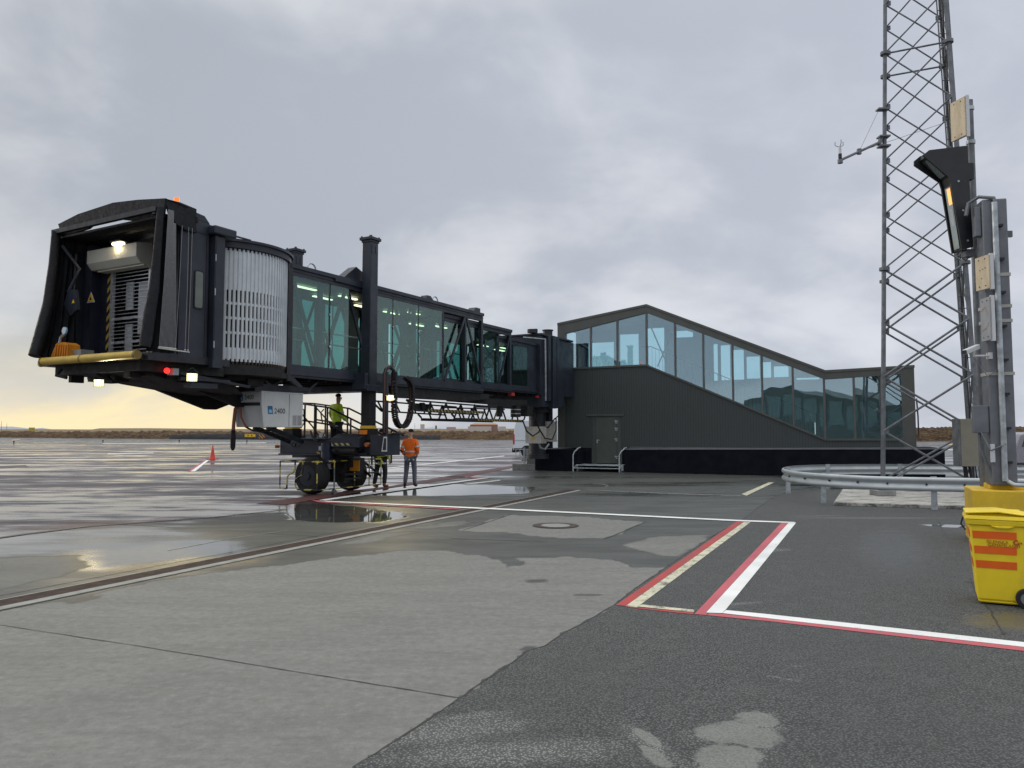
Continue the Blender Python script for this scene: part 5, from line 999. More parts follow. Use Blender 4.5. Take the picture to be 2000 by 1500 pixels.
for (xa, za, xb, zb3) in ((1.2, 6.55, 2.4, 6.7), (3.0, 6.8, 4.0, 6.95), (5.2, 6.45, 6.6, 5.95), (7.6, 5.5, 8.8, 5.0), (9.6, 4.65, 10.6, 4.22)):
    mb = MB(); mb.bar((xa, 1.5, za), (xb, 1.5, zb3), .12, .07); mb.build('ceiling_light', WHT, gb)
# doors
d0, d1, dzt, dzb = WL(1163, 850)[0], WL(1205, 850)[0], WL(1185, 815)[1], WL(1185, 905)[1]
mb = MB(); mb.box(dr0, d0, .02, .16, dzb-.02, dz1-.001); mb.box(d1, dr1, .02, .16, dzb-.02, dz1-.001); mb.box(d0+.001, d1-.001, .02, .16, dzt, dz1-.001); mb.box(dr0-.3, dr1+.15, -.045, -.002, dz1-.03, dz1+.05)
mb.box(dr0-.05, dr0-.001, -.02, .15, dzb-.02, zb); mb.box(dr1+.001, dr1+.05, -.02, .15, dzb-.02, zb)
mb.build('door_frame', CAPD, gb)
mb = MB(); mb.box(d0+.01, d1-.01, .0, .1, dzb, dzt-.005); dd = mb.build('door', CAPD, gb, bevel=.005)
mb = MB(); zc = WL(1167, 860)[1]; mb.box(d0+.06, d0+.11, -.03, -.001, zc-.12, zc+.03); mb.tube([(d0+.085, -.05, zc+.01), (d0+.22, -.05, zc+.01)], .012, 6); mb.build('handle', GALV, dd)
for py in (824, 838, 859, 893): z = WL(1203, py)[1]; mb = MB(); mb.cyl((d1-.04, -.03, z-.07), (d1-.04, -.03, z+.07), .018, n=8); mb.box(d1-.12, d1+.05, -.012, -.001, z+.02, z+.05); mb.box(d1-.03, d1+.03, -.012, -.001, z-.06, z-.03); each(pieces(mb), 'hinge', GALV, dd)
mb = MB(); q = WL(1785, 830); mb.tube([(xe+.05, -.02, 3.0), (xe+.08, -.05, 2.3), (xe+.08, -.05, 1.6)], .03, 6); mb.build('downpipe', DK2, gb)
mb = MB(); q = WL(1592, 835, .3); mb.box(q[0]-.015, q[0]+.015, .3, .34, 1.4, 2.1); mb.build('interior_lamp', emis('lit_strip', (.85, .95, .9), .8), gb)
# plinth: front face 1.0 m out
PFY = -1.0*math.cos(0)
def PL(px, py, y=-1.0): v = GF.y(px, py, y); return v
pa, pb_ = PL(1220, 878), PL(1845, 877); pl0 = PL(1045, 877); pl1 = PL(1128, 877)
mb = MB(); mb.prism([(pa.x, -1.0, .02), (pb_.x, -1.0, .02), (pb_.x, -1.0, pb_.z), (pa.x, -1.0, pa.z)], (0, BD+1.3, 0)); pp = mb.build('plinth', PLINTH, gb)
mb = MB(); mb.prism([(pa.x, -.86, pa.z+.002), (pb_.x-.9, -.86, pb_.z+.002), (pb_.x-.9, -.86, pb_.z+.03), (pa.x, -.86, pa.z+.03)], (0, .84, 0)); mb.prism([(pa.x-.02, -1.012, pa.z+.025), (pb_.x, -1.012, pb_.z+.025), (pb_.x, -1.012, pb_.z-.01), (pa.x-.02, -1.012, pa.z-.01)], (0, .03, 0)); mb.prism([(pa.x-.02, -.08, zb+.06), (xe, -.08, zb+.06), (xe, -.08, zb+.03), (pa.x-.02, -.08, zb+.03)], (0, .03, 0)); mb.build('plinth_flashing', GREYP, gb)
mb = MB(); mb.box(pl0.x, pl1.x, -1.0, BD, .02, pl0.z); mb.box(pl1.x+.001, pa.x-.001, .17, BD, .02, .98); mb.box(pl1.x+.001, dr0-.051, .0, .169, .02, .98); mb.box(dr1+.051, pa.x-.001, 0, .169, .02, .98); mb.box(dr0-.05, dr1+.05, 0, .169, .02, dzb-.021); mb.build('plinth', PLINTH, gb)
# steps in front of the door
st_ = thing('metal_door_steps', 'galvanised steel step platform with two bent handrails below the olive door', 'steps', GF.w(0, 0), GF.rot)
s0, s1 = PL(1127, 905).x, PL(1214, 905).x; zs = dzb-.03
mb = MB(); mb.box(s0, s1, -1.05, -.03, zs-.04, zs); each(pieces(mb), 'tread', GALV, st_, bevel=.005)
mb = MB(); mb.box(s0-.05, s1-.02, -1.32, -1.08, .14, .17); each(pieces(mb), 'tread', GALV, st_)
mb = MB(); mb.box(s0, s0+.04, -1.05, -.1, .0, zs-.041); mb.box(s1-.04, s1, -1.05, -.1, .0, zs-.041); mb.bar((s0-.05, -1.3, .155), (s0, -1.0, .3), .03); mb.bar((s1, -1.3, .155), (s1+.05, -1.0, .3), .03); mb.box(s1, s1+.08, -1.12, -.9, .06, zs); mb.build('side_frame', GALV, st_)
for x, d_ in ((s0-.08, 1), (s1-.02, 1)):
    mb = MB(); mb.tube([(x, -1.3, .0), (x, -1.3, .72), (x+.05, -1.25, .86), (x+.2, -1.15, 1.02), (x+.24, -1.02, 1.04)], .028, 8); mb.build('handrail', GALV, st_, smooth=True)
# ================================================================== RAILING + CONCRETE FOOT left of the plinth
cf = thing('concrete_block', 'low grey concrete block at the bridge pedestal foot', 'concrete block', GF.w(0, 0), GF.rot)
a0_ = PL(999, 917, -1.0).x; mb = MB(); mb.box(a0_, pl0.x-.002, -.9, 2.5, 0, .26); mb.build('lower_slab', CONC, cf, bevel=.01); mb = MB(); mb.box(a0_+.55, pl0.x-.002, -.5, 2.5, .261, .55); mb.build('upper_slab', CONC, cf, bevel=.01)
rl = thing('steel_guard_railing', 'short galvanised guard railing standing on the grey concrete block', 'railing', GF.w(0, 0), GF.rot)
mb = MB(); 
for z in (.92, .60): mb.tube([(a0_, -.6, z), (pl0.x-.05, -.6, z)], .02, 6)
for k in range(6): x = a0_+.05+k*(pl0.x-.1-a0_)/5.2; mb.tube([(x, -.6, .60), (x, -.6, .92)], .016, 6)
mb.build('rail', GALV, rl); mb = MB(); mb.box(a0_+.42, a0_+.50, -.62, -.56, .26, 1.0); mb.box(a0_+.34, a0_+.60, -.7, -.5, .262, .28); mb.build('post', GALV, rl)
mb = MB(); p = G(1020, 905); 
tw = thing('tow_hitch_cart', 'small dark wheeled cart half hidden behind the guard railing', 'cart', GF.w(a0_+.45, .2, .26), GF.rot); mb = MB(); mb.cyl((-.12, 0, .14), (-.06, 0, .14), .14, n=16); mb.cyl((.32, 0, .12), (.38, 0, .12), .12, n=16); mb.build('wheel', BLK, tw); mb = MB(); mb.bar((-.1, 0, .2), (.9, .1, .42), .06); mb.box(.2, .5, -.1, .1, .2, .34); mb.cyl((.3, 0, .34), (.3, 0, .5), .05); mb.build('chassis', GALVD, tw)
# ================================================================== VAN
VO = G(998, 893); vn = thing('white_van', 'white panel van with red tail light and blue lettering parked behind the bridge pedestal', 'van', (VO.x+.15, VO.y, 0), math.radians(-14))
VW = mat('van_white', (0.66, 0.71, 0.76), .3, 0, .03, 1, spec=.6)
mb = MB(); prof = [(0, .45), (0, 1.1), (.06, 2.0), (.16, 2.42), (.35, 2.5), (3.7, 2.48), (4.15, 2.30), (4.75, 1.55), (5.45, 1.25), (5.6, .9), (5.6, .45)]
mb.prism([(x, 0, z) for x, z in prof], (0, 1.95, 0)); vb = mb.build('body', VW, vn, bevel=.06)
mb = MB(); mb.box(.05, 5.55, -.02, 1.97, .38, .62); mb.box(-.1, .05, .05, 1.9, .32, .6); mb.build('bumper', BLK, vn, bevel=.03); mb = MB(); mb.box(-.02, .10, -.012, .12, .85, 1.55); mb.build('tail_light', RED, vn, bevel=.01); mb = MB(); mb.box(.1, 5.2, -.02, -.002, 1.12, 1.16); mb.build('side_moulding', mat('van_moulding_grey', (.4, .44, .5), .4), vn)  # side moulding is a plain blue-grey strip, darker than the body
for x in (.95, 4.5):
    mb = MB(); mb.cyl((x, -.03, .34), (x, .22, .34), .34, n=24); w_ = mb.build('wheel', BLK, vn); mb = MB(); mb.cyl((x, -.04, .34), (x, -.029, .34), .2, n=16); mb.build('rim', GALVD, w_)
    mb = MB(); mb.cyl((x, -.02, .38), (x, .002, .38), .42, n=24); mb.build('wheel_arch', BLK, vn)
mb = MB(); mb.prism([(3.75, -.01, 1.45), (4.55, -.01, 1.5), (4.05, -.01, 2.15), (3.75, -.01, 2.2)], (0, -.006, 0)); mb.build('window', GLC, vn)
text('CR', .52, mat('van_blue', (.01, .03, .10), .4), vn, (.92, -.006, 1.42), None, 'lettering', .001, xdir=(1, 0, 0), updir=(0, 0, 1))
mb = MB(); 
for k in range(6): mb.box(.92+k*.14, 1.03+k*.14, -.008, -.002, 1.26, 1.31)
mb.build('small_print', mat('print_grey', (.3, .33, .38), .5), vn)
# ================================================================== GUARDRAIL
t_ = [(16.5, 14.9), (13.5, 15.9), (11.4, 16.55), (10.1, 16.9), (9.2, 17.15), (8.37, 17.55), (7.85, 18.1), (7.40, 18.95), (7.25, 20.0), (7.45, 21.2), (7.95, 22.3), (8.7, 23.2), (9.8, 23.75), (11.2, 24.0), (13.0, 23.9), (15.0, 23.5), (17.0, 23.0)]
def catmull(P, n=6):
    out = []
    for i in range(len(P)-1):
        p0 = P[max(0, i-1)]; p1 = P[i]; p2 = P[i+1]; p3 = P[min(len(P)-1, i+2)]
        for k in range(n):
            f = k/n; out.append(tuple(.5*((2*p1[j])+(-p0[j]+p2[j])*f+(2*p0[j]-5*p1[j]+4*p2[j]-p3[j])*f*f+(-p0[j]+3*p1[j]-3*p2[j]+p3[j])*f**3) for j in range(2)))
    out.append(P[-1]); return out
gr = thing('guardrail', 'galvanised W-beam crash barrier looping round the lattice mast foot', 'guardrail')
cp = catmull(t_); mb = MB(); prof = [(0.0, .155), (.02, .153), (.045, .13), (.056, .10), (.050, .07), (.016, .03), (.004, .012), (.004, -.012), (.016, -.03), (.050, -.07), (.056, -.10), (.045, -.13), (.02, -.153), (0, -.155)]; prof = [(a_-.012, b_) for a_, b_ in prof]
vs = []; cen = Vector((11.5, 20.3, 0)); K = len(prof)
for i, p in enumerate(cp):
    a_, b_ = cp[max(0, i-1)], cp[min(len(cp)-1, i+1)]; d = Vector((b_[0]-a_[0], b_[1]-a_[1], 0)).normalized(); nrm = Vector((d.y, -d.x, 0)); 
    if nrm.dot(Vector((p[0], p[1], 0))-cen) < 0: nrm = -nrm
    for (o_, z) in prof: q = Vector((p[0], p[1], .57+z))+nrm*o_; vs.append(q)
mb.add(vs, [(i*K+j, (i+1)*K+j, (i+1)*K+j+1, i*K+j+1) for i in range(len(cp)-1) for j in range(K-1)]); rr_ = mb.build('rail', mat('barrier_galvanised', (0.46, 0.50, 0.52), .42, .3, .08, 2.5), gr, smooth=True); md = rr_.modifiers.new('sol', 'SOLIDIFY'); md.thickness = .004
posts = [(9.38, 17.2), (7.5, 18.75), (7.68, 21.7), (9.6, 23.62), (12.0, 23.9), (14.2, 23.6), (13.2, 16.1)]
for (x, y) in posts:
    d = (cen-Vector((x, y, 0))).normalized()*.07; mb = MB(); mb.box(x+d.x-.055, x+d.x+.055, y+d.y-.03, y+d.y-.024, 0, .74); mb.box(x+d.x-.055, x+d.x-.049, y+d.y-.024, y+d.y+.035, 0, .74); mb.box(x+d.x+.049, x+d.x+.055, y+d.y-.024, y+d.y+.035, 0, .74); mb.build('post', GALV, gr)
mb = MB()
for i in range(4, len(cp)-1, 5):
    p = cp[i]; a_, b_ = cp[i-1], cp[i+1]; d = Vector((b_[0]-a_[0], b_[1]-a_[1], 0)).normalized(); nrm = Vector((d.y, -d.x, 0)); nrm = nrm if nrm.dot(Vector((p[0], p[1], 0))-cen) > 0 else -nrm
    for dd_ in (-1, 1): q = Vector((p[0], p[1], .57+.0))+nrm*.0; mb.cyl(q-nrm*.01, q+nrm*.03, .02, n=6)
each(pieces(mb), 'bolt', DK2, gr)
# ================================================================== MAST
ms0 = G(1724, 966, .1); e1 = Vector((.9, -.436, 0)); e2 = Vector((.436, .9, 0)); wb = 2.25
SL = mat('mast_pad_concrete', (0.50, 0.48, 0.44), .8, 0, .12, 2, .3, 30, dirt=(0.07, 0.07, 0.065), stretch=(1, 3, 1))
t = NT('stained_pad'); n_ = t.noise(3.5, 8, .75, (.5, 2.2, 1)); n2_ = t.noise(30, 4, .6); c = t.mix(t.map(n_, .45, .60), (0.52, 0.50, 0.46), (0.10, 0.10, 0.095)); t.bsdf(t.mix(t.map(n2_, .4, .7, 0, .3), c, (.3, .3, .28)), .7, 0, .5, t.bump(n_, .4, .02)); SL = t.m
pc = [G(1628, 981, .08), G(1646, 955, .08), G(2120, 965, .08), G(2300, 1000, .08)]; mb = MB(); mb.prism([(p.x, p.y, .079) for p in pc][::-1], (0, 0, -.075)); mp = mb.build('concrete_pad', SL, None, bevel=.01); mp['kind'] = 'structure'
ms = thing('lattice_mast', 'tall square galvanised lattice mast rising above the guardrail loop', 'mast', (ms0.x, ms0.y, 0))
HM = 21.0; cenm = (e1+e2)*wb/2
def leg(i, z): 
    k = wb*(1-z*.0275)/2; sg = ((-1, -1), (1, -1), (1, 1), (-1, 1))[i]; return cenm+e1*k*sg[0]+e2*k*sg[1]+Vector((0, 0, z))
for i in range(4):
    mb = MB(); mb.cyl(leg(i, .25), leg(i, 12.0), .060, .050, n=12); mb.cyl(leg(i, 12.0), leg(i, HM), .048, .042, n=12); lg = mb.build('leg', GALVD, ms, smooth=True)
    mb = MB()
    for z in (6.05, 12.0, 18.0): mb.cyl(leg(i, z-.04), leg(i, z+.04), .12, n=10)
    each(pieces(mb), 'flange', GALVD, lg)
    mb = MB(); b0 = leg(i, 0); mb.prism([(b0.x-.24, b0.y-.24, .08), (b0.x+.24, b0.y-.24, .08), (b0.x+.24, b0.y+.24, .08), (b0.x-.24, b0.y+.24, .08)], (0, 0, .14)); mb.build('foot_block', CONC, ms, bevel=.02); mb = MB(); mb.cyl(leg(i, .22), leg(i, .27), .17, n=8); mb.cyl(leg(i, .27), leg(i, .31), .12, n=8); each(pieces(mb), 'base_plate', GALVD, lg)
zs_ = [.75]+[1.75+1.43*k for k in range(0, 14)]
zs_ = [.35, 1.75, 3.18, 4.61, 6.05, 7.52, 9.0, 10.5, 12.0, 13.4, 14.8, 16.2, 17.6, 19.0, 20.4]
for f in range(4):
    a_, b_ = f, (f+1) % 4; nm = e2*(-.0 if f % 2 else 0)
    for k in range(len(zs_)-1):
        z0, z1 = zs_[k], zs_[k+1]; r = .028 if k < 4 else .021
        off = (leg(b_, z0)-leg(a_, z0)).normalized(); nn = Vector((off.y, -off.x, 0))*.03
        for s, (za, zb2) in ((1, (z0, z1)), (-1, (z1, z0))):
            p, q = leg(a_, za), leg(b_, zb2); mb = MB(); mb.cyl(p+nn*s, q+nn*s, r, n=8); mb.build('brace', GALVD, ms)
    for z in (12.0, 18.0): mb = MB(); mb.cyl(leg(a_, z), leg(b_, z), .026, n=8); mb.build('brace', GALVD, ms)
mb = MB()
for i in range(4):
    for z in zs_:
        p = leg(i, z); inn = (cenm+Vector((0, 0, z))-p).normalized()
        mb = MB()
        for e_ in (e1 if i in (0, 3) else -e1, e2 if i in (0, 1) else -e2): mb.bar(p+e_*.03, p+e_*.14, .015, .13, up=(0, 0, 1))
        mb.build('gusset', GALVD, ms)

# cable ladder on the far right leg
mb = MB(); la, lb = Vector((cenm.x+e1.x*.95-e2.x*.1, cenm.y+e1.y*.95-e2.y*.1, .2)), None
def lad(z, o): p = leg(1, z)*.45+leg(2, z)*.55; p.z = z; return p+Vector((-.16+o, 0, 0))
for o in (0, .32): mb.bar(lad(.2, o), lad(HM-.5, o), .03, .02)
for k in range(60): z = .4+k*.33; mb.cyl(lad(z, 0), lad(z, .32), .012, n=5)
mb.build('cable_ladder', GALVD, ms)
mb = MB(); 
for o in (.06, .12, .2): mb.tube([lad(z, o)+Vector((0, -.05, 0)) for z in (.3, 2, 5, 9, 13, 20)], .013, 5)
for k in range(5): mb.tube([lad(1.0, .05*k)+Vector((0, -.06, 0)), lad(.6, .07*k)+Vector((-.2+.05*k, -.2, 0)), lad(.25, .1*k)+Vector((0, -.1, 0))], .015, 5)
mb.build('cable', BLK, ms, smooth=True)
mo = Vector((ms0.x, ms0.y, 0))
def ML(px, py, Y): return AT(px, py, Y)-mo
# cabinet on mast
c0, c1_ = ML(1879, 911, 18.9), ML(1913, 818, 18.9)
mb = MB(); mb.box(c0.x, c1_.x, c0.y, c0.y+.35, c0.z, c1_.z); cbm = mb.build('cabinet', CABB, ms, bevel=.01); mb = MB(); mb.box(c0.x-.04, c0.x-.001, c0.y+.02, c0.y+.30, c0.z+.03, c1_.z-.0); mb.box(c1_.x, c1_.x+.5, c0.y+.3, c0.y+.36, 1.2, 1.26); mb.box(c1_.x, c1_.x+.5, c0.y+.3, c0.y+.36, 1.8, 1.86); mb.build('cabinet_door', GALVD, cbm)
mb = MB(); mb.tube([(c0.x+.2+k_*.05, c0.y+.3, c0.z) for k_ in (0, 1)]+[(c0.x+.3, c0.y+.3, .1)], .05, 6); mb.tube([(c0.x+.35, c0.y+.3, c0.z), (c0.x+.4, c0.y+.25, .4), (c0.x+.3, c0.y+.2, .1)], .03, 6); mb.build('cabinet_cable', BLK, cbm, smooth=True)
# anemometer arm
zA = 8.85; l0 = leg(0, zA); 
pA = l0+Vector((-.03, 0, 0)); Yt = (mo+l0).y; tip = AT(1641, 313, Yt-.55)-mo; midp = pA.lerp(tip, .55)
mb = MB(); mb.tube([AT(1722, 276, Yt)-mo, tip], .035, 8); arm = mb.build('sensor_arm', GREYP, ms, smooth=True)
a1_ = AT(1722, 276, Yt)-mo; midp = a1_.lerp(tip, .55)
mb = MB(); mb.cyl(a1_+Vector((-.08, 0, -.1)), a1_+Vector((.0, 0, .12)), .06, n=8); mb.box(l0.x-.14, l0.x+.14, l0.y-.12, l0.y+.12, a1_.z+.10, a1_.z+.14); mb.box(l0.x-.14, l0.x+.14, l0.y-.12, l0.y+.12, a1_.z-.16, a1_.z-.12); cz = (AT(1724, 214, Yt)-mo); mb.box(cz.x-.15, cz.x+.15, cz.y-.1, cz.y+.1, cz.z-.02, cz.z+.02); mb.cyl(midp+Vector((0, 0, -.07)), midp+Vector((0, 0, .07)), .06); mb.cyl(tip+Vector((0, 0, -.08)), tip+Vector((0, 0, .02)), .07, n=8); each(pieces(mb), 'arm_clamp', GREYP, arm)
mb = MB(); mb.tube([cz+Vector((-.1, 0, 0)), midp], .006, 4); rk = ML(1850, 238, Yt+1.2); mb.tube([rk, midp], .006, 4); mb.build('stay_wire', GALVD, arm)
mb = MB(); s0_ = tip+Vector((0, 0, .05)); mb.cyl(s0_+Vector((0, 0, .12)), s0_+Vector((0, 0, .32)), .035, n=10); sen = mb.build('wind_sensor', WHT, ms)
mb = MB(); mb.cyl(s0_, s0_+Vector((0, 0, .12)), .045, n=10)
for k in range(3):
    a_ = k*2.094+.4; d = Vector((math.cos(a_), math.sin(a_), 0)); b0 = s0_+Vector((0, 0, .32)); mb.tube([b0, b0+d*.06+Vector((0, 0, .01)), b0+d*.12+Vector((0, 0, .05)), b0+d*.115+Vector((0, 0, .14))], .008, 5)
mb.build('sensor_prongs', DK2, sen)
# ================================================================== DISPLAY POST, SIGNS, BLOCK, CAMERA
CY = 12.0; cb0 = AT(1966, 945, CY); ct0 = AT(1939, 390, CY)
yb_loc = AT(1899, 956, 11.7); bt = G(1899, 1047, 0)
Bz = .84; bcor = G(1899, 956.5, Bz)
yblk = thing('yellow_concrete_block', 'large bright yellow painted concrete ballast block behind the wheelie bin', 'concrete block', (bcor.x, bcor.y, 0), math.radians(-24))
mb = MB(); mb.box(0, 2.2, 0, 1.0, 0.0, Bz); mb.build('block', YEL, yblk, bevel=.02)
qx = .33; mb = MB(); mb.box(.26, .92, .24, .82, Bz, Bz+.07); mb.build('base_plinth', YEL, yblk, bevel=.01)
mb = MB(); mb.tube([(.7, -.005, .35), (.7, -.05, .4), (.8, -.05, .4), (.8, -.005, .35)], .012); mb.build('lifting_eye', GALV, yblk)
def octo(mb, c, r, z0, z1, n=4, rot=math.pi/4):
    mb.add([(c[0]+r*math.cos(rot+2*math.pi*i/n), c[1]+r*math.sin(rot+2*math.pi*i/n), z) for z in (z0, z1) for i in range(n)], [(i, (i+1) % n, n+(i+1) % n, n+i) for i in range(n)]+[tuple(range(n, 2*n)), tuple(range(n))[::-1]])
colx, coly = ct0.x, CY+.1; r90 = math.radians(-14)
cp_ = thing('steel_column', 'thick grey steel column with clamped conduit bolted to the yellow block', 'column', (colx+.03, coly, 0), r90)
mb = MB(); mb.box(-.175, .175, -.16, .16, Bz+.071, 5.42); mb.build('shaft', GREYP, cp_, bevel=.02)
mb = MB(); mb.tube([(-.02, -.21, .98), (-.02, -.21, 5.35)], .042, 10); mb.tube([(.02, -.21, .98), (.08, -.28, .93), (.3, -.3, .92)], .03, 8); cd_ = mb.build('conduit', GALV, cp_, smooth=True)
mb = MB()
for k in range(8): z = 1.25+k*.53; mb.box(-.05, .09, -.225, -.161, z, z+.035)
each(pieces(mb), 'conduit_clamp', DK2, cd_)
mb = MB()
for z in (2.62, 3.45, 3.68, 4.18): mb.box(-.185, .185, -.17, .17, z, z+.05)
each(pieces(mb), 'strap_band', mat('pale_strap', (.42, .41, .38), .5), cp_)
mb = MB(); mb.box(-.27, -.18, -.1, .04, 4.85, 5.32); mb.box(-.40, -.18, -.12, -.02, 1.72, 2.15); each(pieces(mb), 'junction_box', GREYP, cp_, bevel=.01)
mb = MB(); mb.box(-.2, -.14, -.2, -.17, .92+.35, 1.55); mb.build('white_label', WHT, cp_)
mb = MB(); mb.tube([(-.38, -.05, 5.2), (-.34, -.05, 5.4), (-.2, -.1, 5.48), (-.02, -.2, 5.42), (.0, -.21, 5.3)], .03, 6); mb.tube([(-.3, -.1, 4.1), (-.15, -.18, 4.3), (0, -.22, 4.3)], .015, 6); mb.tube([(-.3, -.1, 1.75), (-.2, -.2, 1.45), (0, -.24, 1.55)], .015, 6); mb.tube([(-.35, -.1, 2.9), (-.2, -.2, 2.6), (-.0, -.2, 2.75)], .01, 6); mb.tube([(-.3, -.05, 1.9), (-.3, -.05, 1.5), (-.18, -.1, 1.1), (-.15, -.1, .95)], .02, 6); mb.build('loose_cable', GREYP, cp_, smooth=True)
# slim pole
sp_ = AT(1893, 196, 12.75); sb = AT(1918, 900, 12.75)
pole = thing('slim_steel_pole', 'slim galvanised pole behind the thick column carrying the black display', 'pole', (sp_.x, 12.75, 0))
mb = MB(); mb.cyl((0, 0, 0.0), (0, 0, sp_.z), .055, n=14); mb.build('pole_shaft', GALVD, pole, smooth=True)
mb = MB()
for py in (212, 278): z = AT(1893, py, 12.75).z; mb.cyl((0, 0, z-.03), (0, 0, z+.03), .07, n=12)
each(pieces(mb), 'clamp', GALV, pole)
mb = MB(); mb.box(-.05, .35, -.45, -.40, 4.9, 5.0); mb.box(.02, .10, -.42, 0, 4.9, 5.0); mb.build('bracket', GALVD, pole)
# docking display
DY = 12.3; outl = [(1797, 334), (1803, 303), (1815, 293), (1890, 284), (1896, 330), (1901, 485), (1895, 495), (1868, 500)]
side = [(1803, 303), (1815, 293), (1890, 284), (1895, 380), (1901, 482), (1879, 488), (1857, 358), (1853, 346), (1806, 306)]
do = AT(1885, 500, DY); dsp = thing('docking_guidance_display', 'black L-shaped docking guidance display with a glowing orange screen on the slim pole', 'display', (do.x, do.y, 0))
L_ = lambda px, py, Y=DY: AT(px, py, Y)-Vector((do.x, do.y, 0))
BLKP = mat('black_powder_coat', (0.011, 0.013, 0.016), .45, 0, .2, 3)
mb = MB(); mb.prism([L_(*p) for p in side], (0, .03, 0)); pl_n = mb.build('side_plate', BLKP, dsp)
ofs = Vector((0, .27, 0))
mb = MB(); mb.prism([L_(*p)+ofs for p in side[:-1]+[(1803, 312)]], (0, .03, 0)); mb.build('side_plate', BLKP, dsp)
core = [(1815, 294), (1889, 285.5), (1900, 481), (1881, 486), (1861, 358), (1856, 344), (1812, 304)]
mb = MB(); mb.prism([L_(*p)+Vector((0, .031, 0)) for p in core], (0, .238, 0)); mb.build('housing', BLKP, dsp)
# recessed mirror window (upper) and screen (lower) on the left-facing front
def quadlr(pa_, pb2, inset, m, nm, par, y0=.07, y1=.22, off=.02):
    a_, b_ = L_(*pa_), L_(*pb2); d = (b_-a_).normalized(); nrm = Vector((-abs(d.z), 0, -abs(d.x) if d.x > 0 else abs(d.x)))*1.0; nrm = Vector((-d.z, 0, d.x)); nrm = nrm if nrm.x < 0 else -nrm
    a_ += d*inset+nrm*off; b_ += -d*inset+nrm*off; mb = MB(); mb.add([a_+Vector((0, y0, 0)), b_+Vector((0, y0, 0)), b_+Vector((0, y1, 0)), a_+Vector((0, y1, 0))], [(0, 1, 2, 3)]); return mb.build(nm, m, par)
MIR = mat('mirror_glass', (.35, .4, .42), .06, .9, .05)
quadlr((1812, 304), (1856, 344), .05, MIR, 'mirror_window', dsp, off=.012)
quadlr((1861, 358), (1881, 486), .03, MIR, 'screen', dsp, off=.012); quadlr((1861, 362), (1867, 398), .02, LEDO, 'lit_segment', dsp, .07, .16, .016)
quadlr((1868, 402), (1874, 440), .02, mat('screen_grey', (.45, .46, .5), .2), 'screen_segment', dsp, .09, .17, .016)
for (px, py) in ((1872, 354), (1881, 411), (1890, 470)): p = L_(px, py); mb = MB(); mb.cyl(p+Vector((0, -.008, 0)), p, .018, n=10); each(pieces(mb), 'bolt', GALV, dsp)
p = L_(1893, 492); mb = MB(); mb.tube([p+Vector((-.04, .1, .05)), p+Vector((-.12, .1, -.04)), p+Vector((0, .1, -.12)), p+Vector((.1, .1, -.02)), p+Vector((.06, .1, .06))], .012, 6); mb.box(p.x-.02, p.x+.12, p.y+.05, p.y+.2, p.z-.06, p.z+.06); mb.build('cable', GALVD, dsp, smooth=True)
p = L_(1896, 330); mb = MB(); mb.box(p.x-.01, p.x+.08, p.y+.05, p.y+.3, p.z-.15, p.z+.12); mb.build('mount', BLKP, dsp)
# plywood sign boards (perpendicular to view, edge on)
def board(pn, pf, dn, label, grp, mp_=PLY, back=WHT, marks=None):
    # pn: near top/bottom pixels at depth dn; board runs back 0.42 m
    tp, bo = AT(pn[0], pn[1], dn), AT(pn[0], pn[2], dn); x = tp.x; o = thing('plywood_board', label, 'sign board', (x, dn, 0), 0, grp)
    D = .30; tz, bz = tp.z, bo.z; tf = AT(pf[0], pf[1], dn+D).z; bf = AT(pf[0], pf[2], dn+D).z
    xf = AT(pf[0], 500, dn+D).x-x
    mb = MB(); mb.prism([(0, 0, tz), (0, 0, bz), (xf, D, bz), (xf, D, tz)], (.02, 0, 0)); f = mb.build('plywood_face', mp_, o)
    mb = MB(); mb.box(.022, .075, -.01, .03, bz-.02, tz+.02); mb.prism([(.022, .031, tz), (.022, .031, bz), (xf+.022, D, bz), (xf+.022, D, tz)], (.03, 0, 0)); mb.build('backing_frame', back, o)
    mb = MB(); 
    for fy in (.08, D-.08):
        for z in (bz+.05, tz-.05): mb.cyl((xf*fy/D-.004, fy, z), (xf*fy/D, fy, z), .012, n=6)
    each(pieces(mb), 'screw', INK, f)
    if marks: 
        mb = MB()
        for (y0, y1, z0, z1) in marks: a_, b_ = y0*D, y1*D; mb.add([(xf*a_/D-.002, a_, bz+(tz-bz)*z0), (xf*b_/D-.002, b_, bz+(tz-bz)*z1), (xf*b_/D-.002, b_, bz+(tz-bz)*z1-.02), (xf*a_/D-.002, a_, bz+(tz-bz)*z0-.02)], [(0, 1, 2, 3)])
        each(pieces(mb), 'faded_mark', mat('faded_ink', (.28, .2, .15), .7), f)
    return o
board((1883, 188, 264), (1866, 216, 282), 12.45, 'bare plywood board at the top of the slim pole above the black display', 'plywood boards', marks=[(.3, .32, .5, .7)])
board((1930, 497, 562), (1904, 524, 586), 11.75, 'plywood board on the thick column just below the black display', 'plywood boards', marks=[(.6, .7, .6, .62), (.4, .5, .62, .64), (.2, .32, .64, .66), (.5, .6, .35, .37)])
board((1932, 579, 663), (1911, 592, 672), 11.75, 'grey painted sign board with peeling ochre patches, lowest on the thick column', 'plywood boards', mat('peeling_grey', (.33, .34, .36), .6, 0, .1, 5, dirt=(.5, .36, .2)), marks=[(.9, .5, .72, .8), (.5, .2, .8, .62), (.9, .4, .25, .3), (.4, .1, .3, .42)])
